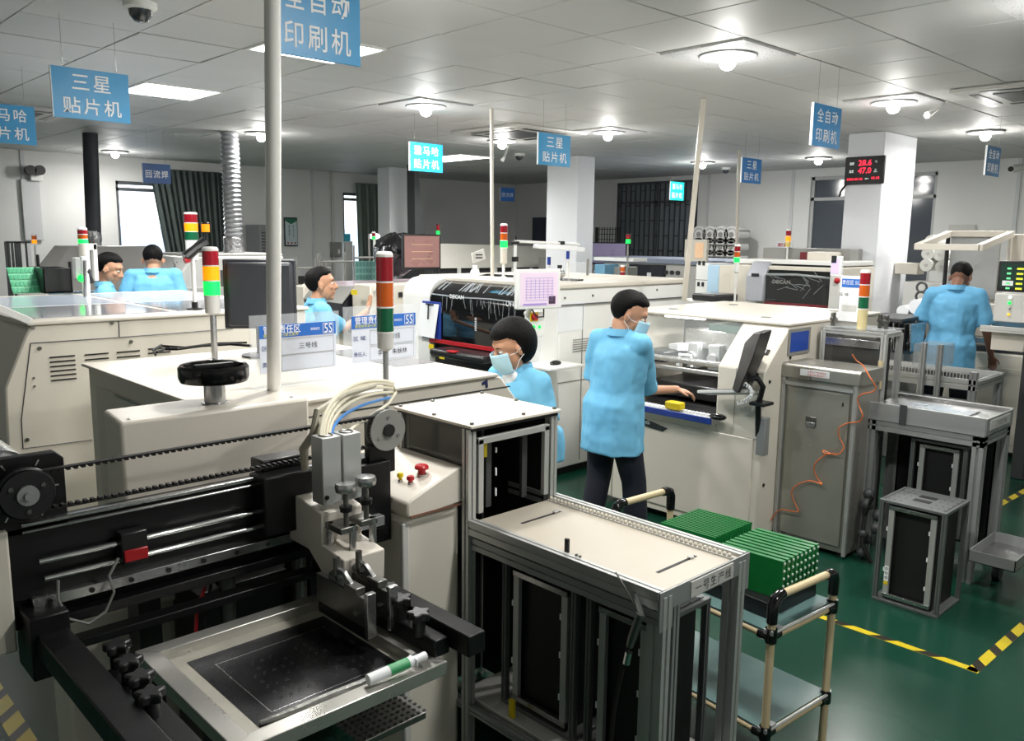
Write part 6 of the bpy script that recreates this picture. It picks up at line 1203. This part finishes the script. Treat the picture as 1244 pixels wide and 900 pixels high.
# wall items at left
def wallbox(name, cat, r, label, m, th=.08, Y=YL-.02): a, b, c, d = RY(Y, *r); o = thing(name, label, cat, ((a+b)/2, Y, c)); build('case', bx(a, Y-th, c, b, Y, d), m, o, bev=.008); return o, (a, b, c, d)
o, q = wallbox('emergency_light', 'emergency light', (35, 205, 50, 220), 'white twin-head emergency light on the left wall', cwhite)
for x in (36, 47): p = onY(x, 207, YL-.12); build('lamp_head', cy((p[0], YL-.2, p[2]), (p[0], YL-.1, p[2]), .07), blkp, o)
o, q = wallbox('air_conditioner', 'air conditioner', (299, 273, 317, 318), 'standing grey air conditioner by the left wall right of the silver duct', mat('ac_grey', (128, 130, 132), .5), .5, YL-.1)
build('body', bx(q[0], YL-.6, 0, q[1], YL-.1, q[2]), mat('ac_grey'), o, bev=.01)
for k in range(7): build('grille_slat', bx(q[0]+.03, YL-.615, q[3]-.12-k*.05, q[1]-.03, YL-.6, q[3]-.145-k*.05), darkgrey, o, smooth=0)
o, q = wallbox('poster', 'poster', (345, 264, 361, 299), 'framed narrow poster with green top on the left wall', ink, .02); build('sheet', bx(q[0]+.015, YL-.045, q[2]+.02, q[1]-.015, YL-.04, q[3]-.02), mat('poster_sheet', (196, 212, 214), .6), o, smooth=0)
a_, b_ = q[0]+.015, q[1]-.015; build('green_top', MB().prism([(a_, q[3]-.02), (b_, q[3]-.02), (b_, q[3]-.06), ((a_+b_)/2, q[3]-.12), (a_, q[3]-.06)], 'y', YL-.048, YL-.045), mat('poster_green', (40, 110, 80), .6), o, smooth=0)
text('lettering', '质\n量\n第\n一', ((a_+b_)/2-.04, YL-.046, (q[2]+q[3])/2), XN, UP, .03, .24, ink, o, 1, 0); text('lettering', '安\n全\n生\n产', ((a_+b_)/2+.04, YL-.046, (q[2]+q[3])/2), XN, UP, .03, .24, ink, o, 1, 0)
for k in range(3): build('red_mark', bx(a_+.03+.07*k, YL-.047, q[2]+.04, a_+.06+.07*k, YL-.045, q[2]+.07), redp, o, smooth=0)
o, q = wallbox('electric_box', 'electric box', (401, 294, 412, 312), 'grey electric box with conduit on the left wall', midgrey, .1); build('conduit', cy((q[0]+.05, YL-.06, q[3]), (q[0]+.05, YL-.06, CEIL), .02), offgrey, o); build('conduit', cy((q[0]+.05, YL-.06, .4), (q[0]+.05, YL-.06, q[2]), .025), offgrey, o); build('socket', bx(q[0]+.1, YL-.13, q[2]+.06, q[1]-.05, YL-.12, q[2]+.14), cwhite, o)
o, q = wallbox('meter', 'meter', (418, 284, 424, 293), 'small teal display beside the narrow window', mat('teal_display', (40, 150, 170), .3, emit=.2), .05); build('white_post', bx(q[0]-.02, YL-.1, .9, q[1]+.02, YL-.05, q[2]), cwhite, o)
o, q = wallbox('wall_door_panel', 'panel', (27, 218, 50, 292), 'pale panel door below the emergency light', wallg, .03)
p = onX(1238, 203, 12.9); t = thing('wall_camera', 'small white camera on the wall at the top right edge', 'camera', (XR-.1, p[1], p[2])); build('body', cy((XR-.02, p[1], p[2]), (XR-.25, p[1]+.05, p[2]-.03), .05), cwhite, t); build('lens', cy((XR-.25, p[1]+.05, p[2]-.03), (XR-.27, p[1]+.05, p[2]-.033), .035), blkp, t)
p = onX(1165, 277, XR-.02); q = RX(XR-.02, 1153, 273, 1185, 280); t = thing('wall_notice', 'pale lettered strip on the wall above the raised hood', 'notice', (XR-.03, q[0], q[2])); build('strip', bx(XR-.03, q[0], q[2], XR-.02, q[1], q[3]), offgrey, t, smooth=0)
fl_ = thing('fallen_cover', 'loose white lamp cover dangling beside the right downlight', 'cover', G(1124, 136, 3.0)); build('strip', MB().tube([G(1141, 129, 3.06), G(1139, 133, 3.03), G(1126, 140, 2.97)], [.006, .01, .03], 6), cwhite, fl_)
fl_ = thing('fallen_cover', 'loose white lamp cover dangling beside the downlight near the thin middle pole', 'cover', G(614, 185, 2.9)); build('strip', MB().tube([G(617, 178, 3.06), G(613, 190, 2.98), G(610, 195, 2.93)], [.012, .016, .03], 6), cwhite, fl_)
# =============================== PEOPLE ===============================
skin_ = mat('skin', (196, 146, 116), .5, var=.05, scale=20); skin_d = mat('skin_dark', (120, 84, 66), .5, var=.05, scale=20)
hairm = mat('black_hair', (9, 8, 9), .62, var=.3, scale=90, bump=.5, bscale=120, stretch=(1, 1, .2))
hairm.node_tree.nodes['Principled BSDF'].inputs['Specular IOR Level'].default_value = .15
shirtm = mat('blue_shirt', (112, 184, 220), .8, var=.03, scale=3, bump=.4, bscale=10, stretch=(1, 1, .35))
trous = mat('navy_trousers', (24, 28, 42), .8, var=.1); maskm = mat('face_mask', (178, 216, 230), .7, var=.03, bump=.2, bscale=40)
def remesh(o, vox, smooth=4, f=.6):
    m = o.modifiers.new('remesh', 'REMESH'); m.mode = 'VOXEL'; m.voxel_size = vox; m.use_smooth_shade = True
    if smooth: s = o.modifiers.new('smooth', 'SMOOTH'); s.iterations = smooth; s.factor = f
def limb(mb, pts, rs, n=12):
    mb.tube(pts, rs, n)
    for p, r in zip(pts, rs): mb.sph(p, r*.995, 12, 8)
def rot(v, a): return Vector((v[0]*math.cos(a)-v[1]*math.sin(a), v[0]*math.sin(a)+v[1]*math.cos(a), v[2]))
def ell(c, yaw_, a, b, n=20, z=0): return None
def hand(mb, wr, d, up, s=1., grip=.35, side=1):
    """palm + five fingers from wrist wr along direction d, palm normal up, side=+1 thumb to the left of d"""
    d = Vector(d).normalized(); up = (Vector(up)-d*Vector(up).dot(d)).normalized(); l = up.cross(d)*side
    pc = Vector(wr)+d*.05*s; Mx = Matrix((d, l, up)).transposed()
    mb.sph(Vector(wr)+d*.045*s, (.05*s, .039*s, .016*s), 14, 8, Mx); mb.sph(Vector(wr)+d*.02*s, (.032*s, .028*s, .018*s), 12, 8, Mx)
    for i, (o, L) in enumerate(((-.030, .060), (-.010, .072), (.011, .078), (.031, .070))):
        b = Vector(wr)+d*.078*s+l*o*s; k1 = b+(d*.5+up*-.0)*L*.8*s; a = grip
        k1 = b+(d*math.cos(a*.5)-up*math.sin(a*.5))*L*.45*s; k2 = k1+(d*math.cos(a*1.5)-up*math.sin(a*1.5))*L*.32*s; k3 = k2+(d*math.cos(a*2.4)-up*math.sin(a*2.4))*L*.25*s
        mb.tube([b-d*.02*s, b, k1, k2, k3], [.009*s, .0095*s, .0088*s, .008*s, .006*s], 8); mb.sph(k3, .0062*s, 8, 6)
    b = Vector(wr)+d*.02*s+l*.024*s; k1 = b+(d*.6+l*.75-up*.15).normalized()*.038*s; k2 = k1+(d*.85+l*.35-up*.25).normalized()*.034*s
    mb.tube([b, k1, k2], [.012*s, .0105*s, .008*s], 8); mb.sph(k2, .008*s, 8, 6)
def head(root, c, yaw_, pitch, sk, hair='short', mask=False, s=1., roll_=0.):
    """c = centre of head, returns body primitives for the head in world space"""
    R_ = Matrix.Rotation(yaw_, 3, 'Z') @ Matrix.Rotation(pitch, 3, 'Y') @ Matrix.Rotation(roll_, 3, 'X'); T = lambda v: Vector(c)+R_ @ (Vector(v)*s)
    mb = MB(); mb.sph(T((-.012, 0, .03)), (.098*s, .077*s, .092*s), 20, 14, R_); mb.sph(T((.022, 0, -.035)), (.072*s, .062*s, .085*s), 18, 12, R_)
    mb.sph(T((.058, 0, -.095)), (.028*s, .03*s, .022*s), 12, 8, R_)          # chin
    mb.sph(T((.062, 0, .035)), (.03*s, .058*s, .03*s), 12, 8, R_)            # brow
    mb.tube([T((.082, 0, .022)), T((.098, 0, -.005)), T((.112, 0, -.024)), T((.092, 0, -.034))], [.009*s, .011*s, .015*s, .012*s], 8)
    mb.sph(T((.095, .012, -.028)), .009*s, 8, 6); mb.sph(T((.095, -.012, -.028)), .009*s, 8, 6)
    for q in (-1, 1): mb.sph(T((.058, q*.036, -.018)), (.026*s, .024*s, .024*s), 12, 8, R_)
    mb.sph(T((.086, 0, -.056)), (.012*s, .024*s, .007*s), 10, 6, R_); mb.sph(T((.084, 0, -.068)), (.012*s, .021*s, .008*s), 10, 6, R_)
    for q in (-1, 1): mb.sph(T((-.004, q*.077, -.012)), (.017*s, .007*s, .031*s), 12, 8, R_); mb.torus(T((-.004, q*.081, -.01)), .016*s, .004*s, 'y', 14, 6)
    # hair: closed shell that dips inside the skull over the face
    vs = []; n, m = 40, 26; rings = []
    for j in range(1, m):
        t = math.pi*j/m; row = []
        for i in range(n):
            a = 2*math.pi*i/n; v = Vector((math.sin(t)*math.cos(a), math.sin(t)*math.sin(a), -math.cos(t)))
            fr_ = v.x; face = 0
            lineh = {'short': .55, 'crop': .55, 'bob': .42}[hair]
            if fr_ > .12 and v.z < lineh-.25*(1-fr_): face = 1
            low = {'short': -.93, 'crop': -.75, 'bob': -.97}[hair]
            if v.z < low: face = 1
            if hair != 'bob' and v.x > -.02-.25*max(0, -v.z) and v.z < .12: face = 1
            if hair == 'bob' and fr_ > .30 and v.z < .45: face = 1
            k = {'short': 1.11, 'crop': 1.06, 'bob': 1.24}[hair]+random.uniform(-.012, .012)
            if hair != 'bob': k -= .14*max(0, .15-v.z)
            if hair == 'short' and v.z > .55 and v.x > .1: k += .04
            q_ = .80 if face else k
            row.append(T((-.012+v.x*.099*q_, v.y*.079*q_, .028+v.z*.094*q_*(1.18 if (hair == 'bob' and v.z < 0) else 1))))
        rings.append(row)
    hb = MB().loft(rings); h_ = build('hair', hb, hairm, root, smooth=80); sub = h_.modifiers.new('s', 'SMOOTH'); sub.iterations = 3; sub.factor = .5
    if hair == 'bob':
        build('hair_tie', MB().torus(T((-.10, 0, -.03)), .02, .006, 'x'), blkp, h_)
    for q in (-1, 1):
        e = build('eye', MB().sph(T((.074, q*.031, .008)), (.0135*s, .0145*s, .0095*s), 12, 8, R_), mat('eye_white', (225, 220, 215), .2, var=0), root); build('iris', MB().sph(T((.0855, q*.031, .007)), (.004*s, .0065*s, .0065*s), 10, 6, R_), ink, e)
        build('eyebrow', MB().tube([T((.086, q*.014, .028)), T((.085, q*.032, .033)), T((.072, q*.05, .028))], [.003*s, .0042*s, .002*s], 6), hairm, root)
    if mask:
        rows = []
        for j in range(9):
            t = -.5+j/8*1.0; row = []
            for i in range(17):
                a = -1.15+2.3*i/16; x_ = .020+(.098-.014*abs(t))*math.cos(a)*(1-.12*max(0, -t))+ (.012*math.cos(a*1.3) if t > -.2 else .006); y_ = .083*math.sin(a); row.append(T((x_, y_*(1-.12*max(0, -t)), -.052+t*.098+.012*math.cos(a)*(1 if t > 0 else 0))))
            rows.append(row)
        vs = [p for r in rows for p in r]; fs = [(j*17+i, j*17+i+1, (j+1)*17+i+1, (j+1)*17+i) for j in range(8) for i in range(16)]
        mk_ = build('face_mask', MB().add(vs, fs), maskm, root, smooth=60); so = mk_.modifiers.new('t', 'SOLIDIFY'); so.thickness = .003
        for q in (-1, 1):
            for zt2 in (-.012, -.092): build('ear_loop', MB().tube([T((.052, q*.077, zt2)), T((.02, q*.085, (zt2-.015)/2)), T((-.014, q*.086, -.0 if zt2 > -.05 else -.035))], .0016, 5), inkw, mk_)
    return mb, T
def person(label, base, yaw_, J, sk, hair, mask, shirt_hem=.86, trousers=True, seed=0, sh=shirtm, vox=.011):
    """J: joints in local coordinates (x forward, y left, z up). Body = one continuous remeshed surface"""
    t = thing('person', label, 'person', base); B = Vector(base); L = lambda v: Vector(v[:3]) if len(v) == 4 else B+rot(Vector(v), yaw_)
    hc = L(J['head']); mb, T = head(t, hc, yaw_+J.get('hyaw', 0), J.get('hpitch', 0), sk, hair, mask, J.get('hs', 1.0))
    neck = L(J['neck']); pel = L(J['pelvis']); sl, sr = L(J['shl']), L(J['shr']); chest = (sl+sr)*.5+Vector((0, 0, -.1))
    limb(mb, [neck-Vector((0, 0, .05)), neck, hc+(T((-.02, 0, -.06))-hc)], [.06, .055, .052])
    limb(mb, [pel, (pel+chest)*.5, chest, neck-Vector((0, 0, .06))], [.12, .11, .12, .07])
    for s_, e, w in ((sl, L(J['ell']), L(J['wrl'])), (sr, L(J['elr']), L(J['wrr']))):
        limb(mb, [neck-Vector((0, 0, .09)), s_-Vector((0, 0, .02)), e, w], [.05, .044, .038, .026])
    for q, side, pu in (('l', -1, J.get('pul', (0, 0, 1))), ('r', 1, J.get('pur', (0, 0, 1)))):
        e, w = L(J['el'+q]), L(J['wr'+q]); d = J.get('hd'+q); d = rot(Vector(d), yaw_) if d else (w-e); hand(mb, w, d, rot(Vector(pu), yaw_), .97, J.get('grip', .35), -side)
    for q in 'lr':
        h_, k_, a_ = L(J['hip'+q]), L(J['kn'+q]), L(J['an'+q]); limb(mb, [h_, k_, a_], [.085, .055, .04])
    bo = build('body', mb, sk, t, smooth=80); remesh(bo, .0062, 3, .5)
    # shirt
    sb = MB(); ax = rot(Vector((1, 0, 0)), yaw_); ay = rot(Vector((0, 1, 0)), yaw_); rnd = random.Random(seed)
    spine = [(pel+Vector((0, 0, shirt_hem-J['pelvis'][2])), .175, .215), (pel+Vector((0, 0, .06)), .168, .205), ((pel*.6+chest*.4), .143, .18), ((pel*.2+chest*.8), .148, .195), (chest+Vector((0, 0, .03)), .138, .195), (chest+Vector((0, 0, .09)), .105, .165), (neck+Vector((0, 0, -.055)), .08, .12), (neck+Vector((0, 0, -.0)), .062, .068)]
    rings = []
    for k, (c, rx, ry) in enumerate(spine):
        row = []
        for i in range(32):
            a = 2*math.pi*i/32; f = 1+(.040*math.sin(3*a+k*.9+seed)+.035*math.sin(8*a+k*.8+seed))*(1 if k < 5 else .2)
            row.append(c+ax*math.cos(a)*rx*f+ay*math.sin(a)*ry*f)
        rings.append(row)
    sb.loft(rings)
    for q in 'lr':
        s_, e = L(J['sh'+q]), L(J['el'+q]); d = (e-s_); e2 = s_+d*J.get('slv', .86)
        sb.tube([neck+Vector((0, 0, -.035)), neck*.5+s_*.5+Vector((0, 0, -.012)), s_-Vector((0, 0, .008))], [.056, .060, .066], 16); sb.tube([s_, s_+d*.45, e2-d*.02, e2], [.067, .072, .080, .083], 18); sb.sph(s_, .068, 14, 10)
    so = build('shirt', sb, sh, t, smooth=80); remesh(so, vox, 3, .5)
    tx = bpy.data.textures.new('folds', 'CLOUDS'); tx.noise_scale = .17; tx.noise_depth = 2; dm = so.modifiers.new('folds', 'DISPLACE'); dm.texture = tx; dm.strength = .034; dm.mid_level = .5; dm.texture_coords = 'LOCAL'
    if hair == 'bob': build('undershirt', MB().sph(neck+ax*.035+Vector((0, 0, -.055)), (.075, .06, .07)), inkw, so)
    col = MB(); c = neck+Vector((0, 0, .0)); R2_ = [[c+ax*(math.cos(2*math.pi*i/24)*r_-.004)+ay*math.sin(2*math.pi*i/24)*r_*1.05+Vector((0, 0, z_)) for i in range(24)] for r_, z_ in ((.066, -.02), (.064, .022), (.070, .026), (.083, -.016))]
    co_ = build('collar', col.loft(R2_), sh, so, smooth=60)
    if trousers:
        tb_ = MB()
        tb_.loft([[pel+ax*math.cos(2*math.pi*i/24)*rx+ay*math.sin(2*math.pi*i/24)*ry+Vector((0, 0, z_)) for i in range(24)] for z_, rx, ry in ((.06, .125, .16), (-.02, .135, .175), (-.12, .12, .16))])
        for q in 'lr': h_, k_, a_ = L(J['hip'+q]), L(J['kn'+q]), L(J['an'+q]); limb(tb_, [h_, k_, a_+Vector((0, 0, -.02))], [.105, .078, .072], 16)
        tr_ = build('trousers', tb_, trous, t, smooth=80); remesh(tr_, .014, 3, .5)
        for q in 'lr':
            a_ = L(J['an'+q]); fd = rot(Vector((1, .12 if q == 'l' else -.12, 0)), yaw_); Mf = Matrix((fd, Vector((0, 0, 1)).cross(fd), Vector((0, 0, 1)))).transposed()
            build('shoe', MB().sph(Vector((a_.x, a_.y, .042))+fd*.06, (.135, .048, .042), 16, 10, Mf).sph(Vector((a_.x, a_.y, .06)), (.06, .045, .05), 14, 10, Mf), blkp, t, smooth=80)
    return t
def base_J(h=1.70, lean=0.):
    k = h/1.70; J = dict(head=(.035+lean*1.15, 0, 1.575), neck=(0+lean, 0, 1.445), hs=1.1, pelvis=(0, 0, .93), shl=(lean, .165, 1.37), shr=(lean, -.165, 1.37), ell=(lean-.02, .23, 1.10), elr=(lean-.02, -.23, 1.10), wrl=(.06, .24, .87), wrr=(.06, -.24, .87), hipl=(0, .09, .88), hipr=(0, -.09, .88), knl=(.03, .10, .48), knr=(.03, -.10, .48), anl=(0, .11, .08), anr=(0, -.11, .08))
    return {q: (v if q == 'hs' else tuple(c*k for c in v)) for q, v in J.items()}
# man at the open printer
W4 = lambda p, dz=0: (p[0], p[1], p[2]+dz, 1)
J = base_J(1.64, .05); J.update(hyaw=math.radians(-38), hpitch=math.radians(26), hs=1.14, head=(.09, -.01, 1.49), neck=(.04, 0, 1.385), shr=(.07, -.155, 1.325), shl=(.0, .165, 1.325), elr=W4(onX(785, 474, 4.25)), wrr=W4(onX(822, 473, 4.48)), hdr=(.75, -.55, -.22), grip=.55, ell=(.02, .22, 1.05), wrl=(.26, .18, .95), hdl=(1, -.2, -.1), anl=(-.10, .10, .08), knl=(-.02, .1, .46), anr=(.14, -.10, .08), knr=(.10, -.10, .46), slv=.93)
person('man in light blue shirt and mask reaching into the open printer', (3.95, 3.235, 0), math.radians(-12), J, skin_, 'short', True, shirt_hem=.655, seed=1)
# woman
J = base_J(1.50, .06); J.update(hyaw=math.radians(-30), hpitch=math.radians(24), hs=1.13, head=(.10, -.0, 1.355), neck=(.05, 0, 1.235), shl=(.05, .15, 1.165), shr=(.05, -.15, 1.165), wrl=(.22, .16, .90), wrr=(.22, -.14, .90), ell=(.06, .21, .92), elr=(.06, -.21, .92), pelvis=(-.06, 0, .80))
person('woman with short black hair and mask bending over the near machines', (3.27, 3.33, 0), math.radians(186), J, skin_, 'bob', True, shirt_hem=.70, seed=5)
# man seen from behind at right
J = base_J(1.85, .05); J.update(head=(.16, -.02, 1.64), neck=(.06, 0, 1.555), hyaw=math.radians(-12), hpitch=math.radians(38), elr=(.08, -.26, 1.20), wrr=(.22, -.31, .96), ell=(.1, .26, 1.22), wrl=(.30, .25, 1.04), grip=.6)
person('man in blue shirt seen from behind at the right-hand printer', (7.86, 2.66, 0), math.radians(14), J, skin_d, 'crop', False, shirt_hem=.80, seed=9, sh=mat('blue_shirt_dull', (92, 158, 196), .75, var=.05, scale=3, bump=.25, bscale=14))
# man in profile, centre left
J = base_J(1.68, .03); J.update(hyaw=math.radians(-15), hpitch=math.radians(-3), elr=(.30, -.22, 1.28), wrr=W4(onX(540, 380, 4.35)), hdr=(.35, -.1, .95), pur=(.9, .1, -.3), grip=.12, ell=(.1, .25, 1.1))
J['wrl'] = W4(onX(446, 378, 4.2)); J['ell'] = (3.86, 6.12, 1.16, 1); J['hdl'] = (.3, .05, .95); J['pul'] = (.9, .1, -.3); J['elr'] = (.05, -.22, 1.12); J['wrr'] = (.22, -.2, .95); J['hdr'] = (1, 0, -.3)
person('young man in pale blue shirt in profile touching the dark machine window', (3.46, 5.92, 0), math.radians(-14), J, skin_, 'short', False, shirt_hem=.82, seed=3)
# two workers far left
J = base_J(1.93, .03); J.update(hpitch=math.radians(14), hyaw=.1, head=(.10, 0, 1.70), neck=(.05, 0, 1.60))
p = onY(185, 330, 7.95); person('worker in light blue shirt seen from behind before the grey oven', (p[0], 7.95, 0), math.radians(62), J, skin_, 'crop', False, seed=4)
J = base_J(1.76, .05); J.update(hpitch=math.radians(22), hyaw=-.2)
p = onY(122, 330, 7.95); person('worker half hidden behind the white camera bracket at far left', (p[0]-.04, 7.9, 0), math.radians(-22), J, skin_, 'short', False, seed=6)
